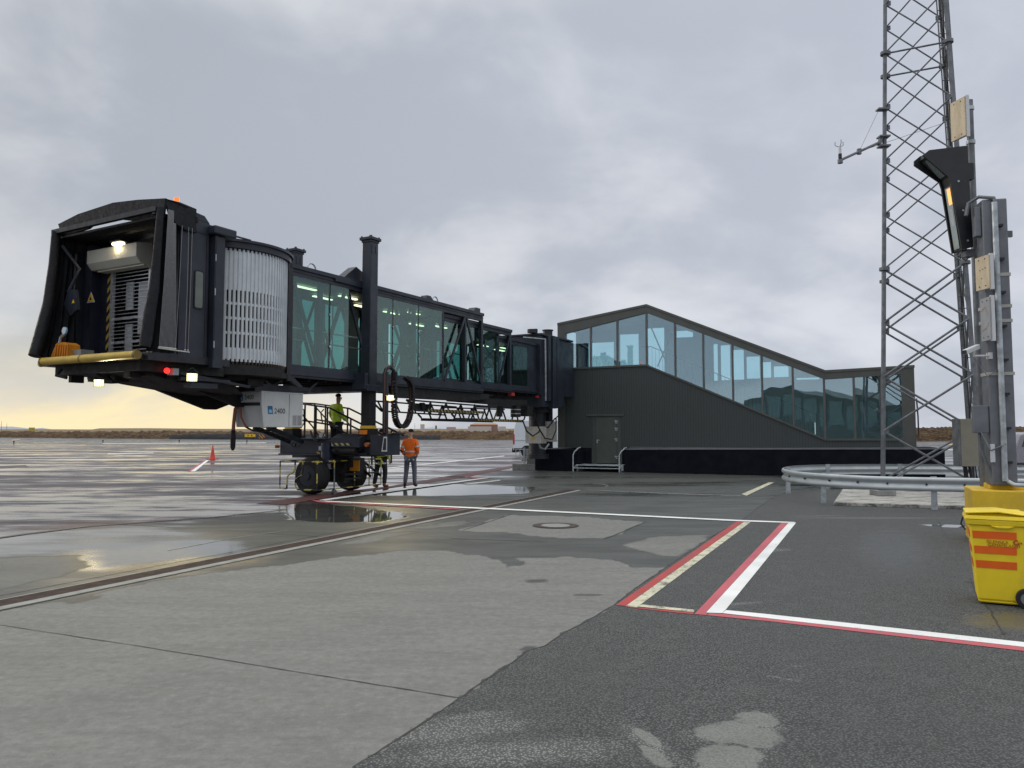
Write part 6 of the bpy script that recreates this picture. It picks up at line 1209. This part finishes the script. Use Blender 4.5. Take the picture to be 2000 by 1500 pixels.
# cctv
q = AT(1898, 686, 11.9); cv = thing('security_camera', 'small white bullet security camera on a bracket beside the thick column', 'camera', (q.x, q.y, 0))
a_, b_ = AT(1884, 688, 11.75), AT(1910, 677, 12.0); o_ = Vector((q.x, q.y, 0)); mb = MB(); mb.bar(a_-o_, b_-o_, .075, .075); mb.build('camera_body', WHT, cv, bevel=.012); mb = MB(); mb.bar(a_-o_+Vector((-.012, -.005, 0)), a_-o_+(b_-a_)*.02, .06, .06); mb.build('camera_lens', INK, cv); mb = MB(); c_ = AT(1932, 695, 12.0)-o_; m__ = (a_+b_)/2-o_; mb.tube([m__+Vector((.04, 0, -.03)), m__+Vector((.05, .02, -.10)), c_], .018, 8); mb.box(c_.x-.02, c_.x+.03, c_.y-.04, c_.y+.04, c_.z-.05, c_.z+.05); mb.build('camera_bracket', WHT, cv)
# ================================================================== WHEELIE BIN
b0 = G(1911, 1180); bn_ = thing('wheelie_bin', 'yellow wheelie bin with three orange bands and orange lettering beside the yellow block', 'wheelie bin', (b0.x, b0.y, 0), math.radians(-28))
def frust(mb, b, t_, z0, z1):
    (x0, x1, y0, y1), (X0, X1, Y0, Y1) = b, t_; mb.add([(x0, y0, z0), (x1, y0, z0), (x1, y1, z0), (x0, y1, z0), (X0, Y0, z1), (X1, Y0, z1), (X1, Y1, z1), (X0, Y1, z1)], [(0, 3, 2, 1), (4, 5, 6, 7), (0, 1, 5, 4), (1, 2, 6, 5), (2, 3, 7, 6), (3, 0, 4, 7)])
bz0, bz1 = .02, .84
fb = lambda z: (-.0-.062*(z-bz0)/.82, .40+.035*(z-bz0)/.82, -.0-.02*(z-bz0)/.82, .40+.06*(z-bz0)/.82)
mb = MB(); frust(mb, fb(.05), fb(.80), .05, .80); frust(mb, (.01, .42, .01, .39), fb(.05), .02, .0499); body = mb.build('bin_body', BINY, bn_, bevel=.02)
mb = MB(); t8 = fb(.80); frust(mb, (t8[0]-.02, t8[1]+.02, t8[2]-.02, t8[3]+.02), (t8[0]-.035, t8[1]+.03, t8[2]-.03, t8[3]+.03), .80, .855); mb.prism([(.12, -.05, .80), (.34, -.05, .80), (.28, -.05, .775), (.18, -.05, .775)], (0, .03, 0)); mb.build('rim_collar', BINY, bn_, bevel=.008)
mb = MB(); frust(mb, (t8[0]-.04, t8[1]+.045, t8[2]-.035, t8[3]+.035), (t8[0]-.02, t8[1]+.04, t8[2]-.02, t8[3]+.02), .858, .895); frust(mb, (t8[0]-.01, t8[1]-.02, t8[2]+.01, t8[3]-.01), (t8[0]+.03, t8[1]-.02, t8[2]+.06, t8[3]-.06), .895, .935); mb.prism([(t8[0]-.03, t8[2]-.02, .925), (.2, t8[2]-.02, .945), (t8[1]+.05, t8[2]-.02, .91), (t8[1]+.05, t8[2]-.02, .90), (.2, t8[2]-.02, .93), (t8[0]-.03, t8[2]-.02, .91)], (0, .5, 0)); lid = mb.build('lid', BINY, bn_, bevel=.008)
mb = MB(); mb.tube([(t8[0]-.05, 0, .87), (t8[0]-.07, .02, .80), (t8[0]-.03, .02, .74)], .008, 6); mb.build('lid_cord', BLK, bn_); mb = MB(); mb.tube([(t8[1]+.04, -.02, .88), (t8[1]+.12, -.02, .87), (t8[1]+.12, .42, .87), (t8[1]+.04, .42, .88)], .018, 8); mb.build('handle', BINY, bn_, smooth=True)
def sidepan(z0, z1, x0f, x1f, m, nm, side='y'):
    mb = MB(); A_, B_ = fb(z0), fb(z1); e_ = .004
    if side == 'y': mb.add([(A_[0]+(A_[1]-A_[0])*x0f, A_[2]-e_, z0), (A_[0]+(A_[1]-A_[0])*x1f, A_[2]-e_, z0), (B_[0]+(B_[1]-B_[0])*x1f, B_[2]-e_, z1), (B_[0]+(B_[1]-B_[0])*x0f, B_[2]-e_, z1)], [(0, 1, 2, 3)])
    else: mb.add([(A_[0]-e_, A_[3]-(A_[3]-A_[2])*x0f, z0), (A_[0]-e_, A_[3]-(A_[3]-A_[2])*x1f, z0), (B_[0]-e_, B_[3]-(B_[3]-B_[2])*x1f, z1), (B_[0]-e_, B_[3]-(B_[3]-B_[2])*x0f, z1)], [(0, 1, 2, 3)])
    mb.build(nm, m, body)
for z0 in (.665, .515, .37):
    sidepan(z0, z0+.075, .045, .83, BINO, 'orange_band'); sidepan(z0-.0, z0+.075, .08, .94, BINO, 'orange_band', 'x')
ud = Vector((0, -.024, 1)).normalized()
text('ÍSLENSKA', .046, mat('bin_print', (.42, .09, .01), .5), body, (.090, -.0225, .622), None, 'lettering', .0008, xdir=(1, 0, 0), updir=ud, sx=.95); text('GÁMAFÉLAGIÐ', .043, MATS['bin_print'], body, (.098, -.0220, .590), None, 'lettering', .0008, xdir=(1, 0, 0), updir=ud, sx=.95)
mb = MB(); pts = []; cxm, czm = .345, .641
for k in range(9): a_ = math.radians(60+k*35); pts.append((cxm+.032*math.cos(a_), czm+.026*math.sin(a_)))
inn = [(cxm+.015*math.cos(math.radians(60+k*35)), czm+.012*math.sin(math.radians(60+k*35))) for k in range(9)][::-1]
al = pts+inn; mb.prism([(x, -.0235, z) for x, z in al], (0, -.001, 0)); mb.prism([(cxm+.005, -.0235, czm+.004), (cxm+.045, -.0235, czm+.004), (cxm+.045, -.0235, czm-.018), (cxm+.03, -.0235, czm-.002), (cxm+.005, -.0235, czm-.004)], (0, -.001, 0)); mb.build('emblem', MATS['bin_print'], body)
for y in (-.07, .42):
    mb = MB(); mb.cyl((.415, y, .10), (.415, y+.055, .10), .10, n=28); w_ = mb.build('wheel', BLK, bn_, bevel=.008); mb = MB(); mb.cyl((.415, y-.004, .10), (.415, y, .10), .06, n=20); mb.cyl((.415, y-.012, .10), (.415, y-.0041, .10), .018, n=12); mb.build('hub', GREYP, w_)
# ================================================================== SILVER CAR at the right edge
sc0 = G(1981, 922); scr = thing('silver_car', 'silver estate car seen at the right edge behind the yellow block', 'car', (sc0.x, sc0.y, 0), math.radians(-12))
SIL = mat('silver_car_paint', (.30, .29, .33), .28, .3, .05); prof = [(0, .35), (-.02, .8), (.06, 1.05), (.30, 1.62), (.6, 1.70), (2.6, 1.68), (3.3, 1.10), (4.3, .95), (4.5, .5), (4.45, .35)]
mb = MB(); mb.prism([(x, 0, z) for x, z in prof], (0, 1.75, 0)); mb.build('body', SIL, scr, bevel=.06); mb = MB(); mb.prism([(.32, -.012, 1.08), (.95, -.012, 1.08), (.95, -.012, 1.55), (.48, -.012, 1.55)], (0, -.004, 0)); mb.prism([(1.0, -.012, 1.08), (1.9, -.012, 1.08), (1.9, -.012, 1.55), (1.0, -.012, 1.55)], (0, -.004, 0)); mb.build('window', GLC, scr); mb = MB(); mb.box(-.08, .1, .1, 1.65, .3, .55); mb.box(0, 4.4, -.01, 1.76, .22, .349); mb.build('bumper', BLK, scr)
mb = MB(); mb.box(-.03, .05, -.01, .14, .85, 1.1); mb.build('tail_light', RED, scr)
for x in (.8, 3.5): mb = MB(); mb.cyl((x, -.02, .31), (x, .2, .31), .31, n=24); w_ = mb.build('wheel', BLK, scr); mb = MB(); mb.cyl((x, -.03, .31), (x, -.019, .31), .2, n=16); mb.build('rim', GALV, w_)
# ================================================================== CONE
p = G(415, 897); cn = thing('traffic_cone', 'orange red traffic cone standing alone on the wet apron', 'traffic cone', (p.x, p.y, 0)); CR_ = mat('cone_red', (.62, .07, .04), .5)
mb = MB(); mb.cyl((0, 0, .04), (0, 0, .86), .17, .03, n=18); mb.build('cone_body', CR_, cn, smooth=True); mb = MB(); mb.box(-.28, .28, -.28, .28, 0, .04); mb.build('base', CR_, cn)
# apron edge lights
for i, (px, py) in enumerate(((27, 867), (201, 864.5), (350, 864), (482, 865.5))):
    p = G(px, py); lab = ('tiny dark apron edge marker farthest left', 'tiny dark apron edge marker below the open grass bank', 'tiny dark apron edge marker in line above the traffic cone', 'tiny dark apron edge marker beside the hanging hose plug')[i]
    o = thing('edge_marker', lab, 'edge light', (p.x, p.y, 0), 0, 'apron edge markers'); mb = MB(); mb.cyl((0, 0, 0), (0, 0, .25), .06, n=8); mb.build('stem', INK, o); mb = MB(); mb.sph((0, 0, .32), .12, 8, 6); mb.build('lamp_head', INK, o)
# ================================================================== FAR OBJECTS
p = AT(356, 836.5, 1200); dm = thing('radar_dome', 'pale radar dome on short stilts on the far plain', 'radar dome', (p.x, 600, 0)); k = .5
p6 = AT(356, 829, 600); mb = MB(); mb.sph((0, 0, p6.z), (3.0, 3.0, 2.3), 16, 10); mb.build('dome', mat('dome_white', (.40, .37, .33), .7), dm, smooth=True); mb = MB(); z0 = AT(356, 838, 600).z-1.5
for x in (-2, 0, 2): mb.cyl((x, -.5, 0), (x, -.5, p6.z-1), .2, n=6)
mb.box(-5.2, 5.2, -2, 2, 0, AT(356, 837, 600).z); each(pieces(mb), 'stilts', mat('dome_base', (.2, .18, .16), .8), dm)
def farbox(nm, lab, cat, px0, px1, py0, py1, D, m, roof=None, rpy=None, grp=None):
    a_, b_ = AT(px0, py1, D), AT(px1, py0, D); o = thing(nm, lab, cat, ((a_.x+b_.x)/2, D, 0), 0, grp); w_ = (b_.x-a_.x)/2; dp = max(1.0, w_*.6); mb = MB(); mb.box(-w_, w_, 0, dp, 0, b_.z); mb.build('wall' if cat != 'sign' else 'panel', m, o)
    if roof: zt = AT(px0, rpy, D).z; mb = MB(); mb.add([(-w_*1.03, -.3, b_.z), (w_*1.03, -.3, b_.z), (w_*1.03, dp, b_.z), (-w_*1.03, dp, b_.z), (-w_*.7, dp*.5, zt), (w_*.8, dp*.5, zt)], [(0, 1, 5, 4), (1, 2, 5), (2, 3, 4, 5), (3, 0, 4), (3, 2, 1, 0)]); mb.build('roof', roof, o)
    return o, w_, b_.z
WPA = mat('far_white_wall', (.50, .46, .43), .8); ORR = mat('far_orange_roof', (.42, .22, .14), .8); BRW = mat('far_brown_wall', (.25, .16, .13), .8)
o, w_, z_ = farbox('hangar_building', 'far hangar with broad orange roof and white lower wall', 'building', 918, 972, 829.5, 836, 650, BRW, ORR, 826.5)
mb = MB(); mb.box(-w_*1.15, w_*.55, -1.2, -.4, 0, z_*.80)
mb.build('white_annex', WPA, o)
farbox('far_building', 'low pale far building right of the orange roofed hangar', 'building', 973, 988, 833, 838, 640, WPA, grp='far low buildings'); farbox('far_tower', 'small pale far tower block on the plain', 'building', 821, 829, 828.5, 837, 660, WPA)
farbox('far_building', 'low pinkish far sheds left of the orange roofed hangar', 'building', 872, 890, 834, 838, 645, mat('far_pink', (.42, .32, .30), .8), grp='far low buildings'); farbox('far_building', 'long pale far building behind the lift column', 'building', 733, 752, 835.5, 839, 655, WPA, grp='far low buildings')
farbox('yellow_container', 'pale yellow box on top of the grass bank behind the orange jacket', 'container', 847, 856, 838, 843.5, 168, mat('far_yellow', (.62, .50, .20), .7)); farbox('yellow_machine', 'small yellow machine on the plain far left', 'vehicle', 56, 66, 835, 840.5, 420, mat('far_ochre', (.4, .32, .08), .7))
farbox('dark_hut', 'small dark hut on the plain just right of the small pale tower', 'hut', 850, 853, 831, 837, 500, mat('far_dark', (.1, .1, .1), .7))
for i, px in enumerate((0.5, 2.5, 13, 860, 890-30, 810, 757)):
    if px in (860, 0.5): continue
    p = AT(px, 838, 400); yt = (822, 822, 827, 826, 826, 826, 827)[i]; h_ = AT(px, yt, 400).z; lab = {2.5: 'thin far antenna mast at the left picture edge', 13: 'shorter thin far antenna mast near the left edge', 860: 'thin far antenna mast left of the hangar', 810: 'thin far antenna mast right of the cable loop', 757: 'thin far antenna mast beside the lift column'}[px]
    o = thing('antenna_mast', lab, 'antenna', (p.x, 400, 0), 0, 'thin far antenna masts'); mb = MB(); mb.cyl((0, 0, 0), (0, 0, h_), .12, .06, n=6); mb.build('mast_tube', GREYP, o); mb = MB(); mb.cyl((-.5, 0, h_*.7), (.5, 0, h_*.7), .05, n=5); mb.build('crossbar', GREYP, o)
# yellow taxi sign + striped board on the dark bank
p = G(488, 858.6); D = p.y-1; sg = thing('taxiway_sign', 'low yellow taxiway sign on the dark bank behind the hanging hose plug', 'sign', (AT(488, 850, D).x, D, 0)); zt = AT(488, 848, D).z; zb_2 = AT(488, 853.5, D).z; w_ = 10/F*D
mb = MB(); mb.box(-w_, w_, 0, .3, zb_2, zt); mb.build('panel', mat('sign_yellow', (.75, .48, .03), .5), sg); mb = MB()
for x in (-w_*.6, w_*.6): mb.cyl((x, .15, 0), (x, .15, zb_2), .08, n=6)
each(pieces(mb), 'sign_post', INK, sg); mb = MB()
for x in (-.35, .35): mb.box(w_*x-.12, w_*x+.12, -.02, -.001, (zb_2+zt)/2-.14, (zb_2+zt)/2+.14)
each(pieces(mb), 'symbol', INK, sg)
sb_ = thing('striped_barrier_board', 'orange and black diagonal striped barrier board on the dark bank', 'barrier', (AT(511, 850, D).x, D, 0)); mb = MB(); w_ = 5.5/F*D; z0, z1 = AT(511, 856.5, D).z, AT(511, 849, D).z; mb.box(-w_, w_, 0, .08, z0, z1); mb.build('panel', hazard('orange_stripes', (1, 0, 1), 1.6, (.6, .25, .05)), sb_); mb = MB(); mb.box(-w_*.8, -w_*.7, .02, .06, 0, z0); mb.box(w_*.7, w_*.8, .02, .06, 0, z0); each(pieces(mb), 'stand', INK, sb_)
# ================================================================== TERMINAL BEHIND THE CAMERA (seen mirrored in the gate glass)
tb = thing('terminal_building', 'dark terminal wing with a band of windows, seen mirrored in the gate building glass', 'building', (-17, -15, 0)); mb = MB()
mb.prism([(0, 0, 0), (24, 0, 0), (24, 0, 4.2), (15, 0, 4.0), (8, 0, 6.4), (0, 0, 5.4)], (0, -6, 0)); mb.build('wall', CAPD, tb); 
for k in range(14): x = .6+k*1.68; zt = zat(x, [(0, 5.0), (8, 5.9), (15, 3.6), (24, 3.8)]); mb = MB(); mb.box(x, x+1.35, .02, .06, max(1.2, zt-2.6), zt-.3); mb.build('window', mat('terminal_window', (.10, .17, .18), .08) if k == 0 else MATS['terminal_window'], tb)
# ================================================================== PEOPLE
SKIN = mat('skin', (.50, .30, .22), .5); HIV_Y = mat('hi_vis_yellow', (.66, .95, .03), .7, 0, .10, 8, .4, 12); HIV_O = mat('hi_vis_orange', (.90, .16, .01), .7, 0, .10, 8, .4, 12); REF = mat('reflective_tape', (.55, .57, .55), .4, .2); TRG = mat('work_trousers_grey', (.10, .11, .14), .8, 0, .2, 10, .4, 14); TRB = mat('work_trousers_black', (.018, .018, .022), .8, 0, .2, 10, .3, 14); BOOT = mat('tan_leather_boot', (.20, .075, .03), .6); SHOE = mat('dark_shoe', (.05, .05, .055), .6); KNIT = mat('black_knit', (.012, .012, .014), .9, 0, .2, 20, .5, 90); NVY = mat('navy_cloth', (.012, .016, .04), .8)
def skin(name, pts, edges, m, parent, sub=2, root=0):
    me = bpy.data.meshes.new('t'); me.from_pydata([p[:3] for p in pts], edges, []); o = bpy.data.objects.new('t', me); COL.objects.link(o)
    md = o.modifiers.new('s', 'SKIN'); md.use_smooth_shade = True
    for i, p in enumerate(pts):
        sv = me.skin_vertices[0].data[i]; r = p[3] if isinstance(p[3], tuple) else (p[3], p[3]); sv.radius = r; sv.use_root = (i == root)
    o.modifiers.new('ss', 'SUBSURF').levels = sub
    dg = bpy.context.evaluated_depsgraph_get(); dg.update(); m2 = bpy.data.meshes.new_from_object(o.evaluated_get(dg)); bpy.data.objects.remove(o); m2.materials.clear(); m2.materials.append(m)
    m2.polygons.foreach_set('use_smooth', [True]*len(m2.polygons)); ob = bpy.data.objects.new(name, m2); COL.objects.link(ob); ob.parent = parent; return ob
def person(label, loc, rz, jacket, trousers, shoe, legs, arms, headturn=0.0, hat=True, hem=None, hipz=.93, lean=0.0):
    """legs: [(hip, knee, ankle, toe)] right then left; arms: [(shoulder, elbow, wrist, fingerdir)]"""
    o = thing('person', label, 'person', loc, rz)
    V = Vector; ch = V((lean*.4, lean, 1.30)); nk = V((lean*.4, lean, 1.50)); hd = nk+V((0, .02, .16)); sk = V((math.sin(headturn), math.cos(headturn), 0))
    pts = [(0, 0, hipz+.02, (.13, .10)), (ch.x*.6, ch.y*.6, 1.12, (.13, .10)), (*ch, (.15, .10)), (*(nk-V((0, 0, .04))), .055), (*(nk+V((0, 0, .05))), .052), (*(hd), (.078, .09)), (*(hd+V((0, 0, .09))), (.07, .085))]
    ed = [(0, 1), (1, 2), (2, 3), (3, 4), (4, 5), (5, 6)]
    for (h, k, a_, t_) in legs:
        n0 = len(pts); pts += [(*h, .085), (*k, .06), (*(V(k).lerp(V(a_), .35)), .058), (*a_, .042), (*t_, .035)]; ed += [(0, n0), (n0, n0+1), (n0+1, n0+2), (n0+2, n0+3), (n0+3, n0+4)]
    hands = []
    for (s, e_, w_, fd) in arms:
        n0 = len(pts); fd = V(fd).normalized(); pts += [(*s, .06), (*e_, .043), (*w_, .028), (*(V(w_)+fd*.06), (.036, .022)), (*(V(w_)+fd*.085), (.036, .018))]; ed += [(2, n0), (n0, n0+1), (n0+1, n0+2), (n0+2, n0+3), (n0+3, n0+4)]; hands.append((V(w_), fd, n0+4))
    for (w_, fd, ni) in hands:
        sd = V((fd.y, -fd.x, 0)); sd = sd.normalized() if sd.length > .2 else V((0, 1, 0))
        for k in range(4):
            b = w_+fd*.09+sd*(k-1.5)*.019; l_ = (.062, .075, .07, .052)[k]; n0 = len(pts); cu_ = V((0, .02, 0)); pts += [(*b, .0095), (*(b+fd*l_*.55+cu_*.3), .009), (*(b+fd*l_+cu_), .0075)]; ed += [(ni, n0), (n0, n0+1), (n0+1, n0+2)]
        b = w_+fd*.035+sd*.036; n0 = len(pts); pts += [(*b, .012), (*(b+fd*.03+sd*.02), .010), (*(b+fd*.055+sd*.022), .009)]; ed += [(ni-1, n0), (n0, n0+1), (n0+1, n0+2)]
    bd = skin('body', pts, ed, SKIN, o, 2)
    # face features
    rt = V((sk.y, -sk.x, 0)); fc = hd+V((0, 0, .03)); mb = MB(); mb.sph(fc+sk*.098+V((0, 0, -.01)), (.014, .014, .024), 8, 6); mb.sph(fc+rt*.083, (.012, .02, .032), 8, 6); mb.sph(fc-rt*.083, (.012, .02, .032), 8, 6); mb.build('nose_and_ears', SKIN, bd, smooth=True)
    mb = MB(); mb.sph(fc+sk*.088+rt*.032+V((0, 0, .02)), .010, 8, 6); mb.sph(fc+sk*.088-rt*.032+V((0, 0, .02)), .010, 8, 6); mb.sph(fc+sk*.088+V((0, 0, -.055)), (.022, .022, .006), 8, 6); mb.build('eyes_and_mouth', INK, bd)
    # jacket
    hz = hem or .86
    pj = [(0, 0, hz+.0, (.185, .145)), (ch.x*.5, ch.y*.5, 1.08, (.18, .14)), (*ch, (.20, .145)), (*(nk-V((0, -.0, .02))), (.10, .095)), (*(nk+V((0, -.02, .02))), (.085, .08))]; ej = [(0, 1), (1, 2), (2, 3), (3, 4)]
    for (s, e_, w_, fd) in arms: n0 = len(pj); pj += [(*s, .088), (*(V(s).lerp(V(e_), .5)), .078), (*e_, .068), (*(V(e_).lerp(V(w_), .95)), .052)]; ej += [(2, n0), (n0, n0+1), (n0+1, n0+2), (n0+2, n0+3)]
    jk = skin('jacket', pj, ej, jacket, o, 2)
    mb = MB()
    def band(c, rx, ry, z, hh): 
        n = 24; mb.add([(c[0]+rx*math.cos(2*math.pi*i/n), c[1]+ry*math.sin(2*math.pi*i/n), zz) for zz in (z, z+hh) for i in range(n)], [(i, (i+1) % n, n+(i+1) % n, n+i) for i in range(n)])
    band((ch.x*.5, ch.y*.5), .186, .146, 1.08, .05); band((0, 0), .188, .148, hz+.07, .045)
    for (s, e_, w_, fd) in arms: a_, b_ = V(s).lerp(V(e_), .62), V(s).lerp(V(e_), .8); mb.cyl(a_, b_, .083, .079, n=14, caps=False); a_, b_ = V(e_).lerp(V(w_), .4), V(e_).lerp(V(w_), .6); mb.cyl(a_, b_, .068, .064, n=14, caps=False)
    mb.build('reflective_band', REF, jk, smooth=True)
    pt = [(0, 0, hipz, (.155, .12))]; et = []
    for (h, k, a_, t_) in legs: n0 = len(pt); pt += [(*h, .108), (*(V(h).lerp(V(k), .5)), .095), (*k, .082), (*(V(k).lerp(V(a_), .5)), .075), (*(V(a_)+V((0, 0, .03))), .068)]; et += [(0, n0), (n0, n0+1), (n0+1, n0+2), (n0+2, n0+3), (n0+3, n0+4)]
    skin('trousers', pt, et, trousers, o, 2)
    for (h, k, a_, t_) in legs:
        a_, t_ = V(a_), V(t_); d = (t_-a_); d.z = 0; d.normalize(); skin('boot', [(*(a_+V((0, 0, .09))), .055), (*(V((a_.x, a_.y, a_.z-.03))), .056), (*(V((a_.x, a_.y, a_.z-.035))+d*.10), .05), (*(V((a_.x, a_.y, a_.z-.045))+d*.19), .040)], [(0, 1), (1, 2), (2, 3)], shoe, o, 2)
    hb = hd+V((0, 0, .055)); skin('knit_hat', [(*(hb-sk*.01), (.098, .105)), (*(hb+V((0, 0, .06))-sk*.015), (.092, .098)), (*(hb+V((0, 0, .115))-sk*.02), (.055, .06))], [(0, 1), (1, 2)], KNIT, o, 2)
    return o
p = G(801, 950); person('man in orange hi-vis jacket and grey work trousers seen from behind, hands in pockets', (p.x, p.y, 0), math.radians(-6), HIV_O, TRG, SHOE,
    [((.10, 0, .88), (.13, .03, .5), (.15, -.02, .08), (.17, .14, .04)), ((-.10, 0, .88), (-.13, .02, .5), (-.155, -.05, .08), (-.2, .10, .04))],
    [((.19, -.01, 1.43), (.25, -.08, 1.17), (.19, .10, .98), (-.4, .5, -.6)), ((-.19, -.01, 1.43), (-.26, -.06, 1.17), (-.20, .10, .98), (.4, .5, -.6))], headturn=-.9, hem=.76)
p = G(744, 952); person('worker half hidden behind the bridge cabinet in yellow jacket, black trousers and tan boots', (p.x, p.y, 0), math.radians(-28), HIV_Y, TRB, BOOT,
    [((.09, 0, .88), (.12, .05, .5), (.14, -.02, .08), (.15, .14, .04)), ((-.10, 0, .88), (-.16, -.02, .5), (-.2, -.08, .08), (-.2, .10, .04))],
    [((.19, -.01, 1.43), (.26, -.02, 1.14), (.27, .06, .87), (0, .2, -1)), ((-.19, -.01, 1.43), (-.26, -.03, 1.14), (-.27, .03, .87), (0, .2, -1))], hem=.66)
q = BF.w(4.75, .35, 1.06)+Vector((-.17, 0, 0)); person('worker in yellow hi-vis jacket and black hat walking down the bridge stairs', (q.x, q.y, 1.06), math.radians(-38), HIV_Y, TRB, SHOE,
    [((.10, 0, .88), (.11, .14, .5), (.12, .04, .08), (.12, .20, .04)), ((-.10, 0, .88), (-.11, -.03, .48), (-.12, -.16, .08), (-.12, .0, .04))],
    [((.19, -.01, 1.43), (.25, .02, 1.15), (.26, .20, .98), (0, .5, -.8)), ((-.19, -.01, 1.43), (-.25, .0, 1.15), (-.24, .18, .98), (0, .5, -.8))], lean=.05, headturn=.2, hem=.76)
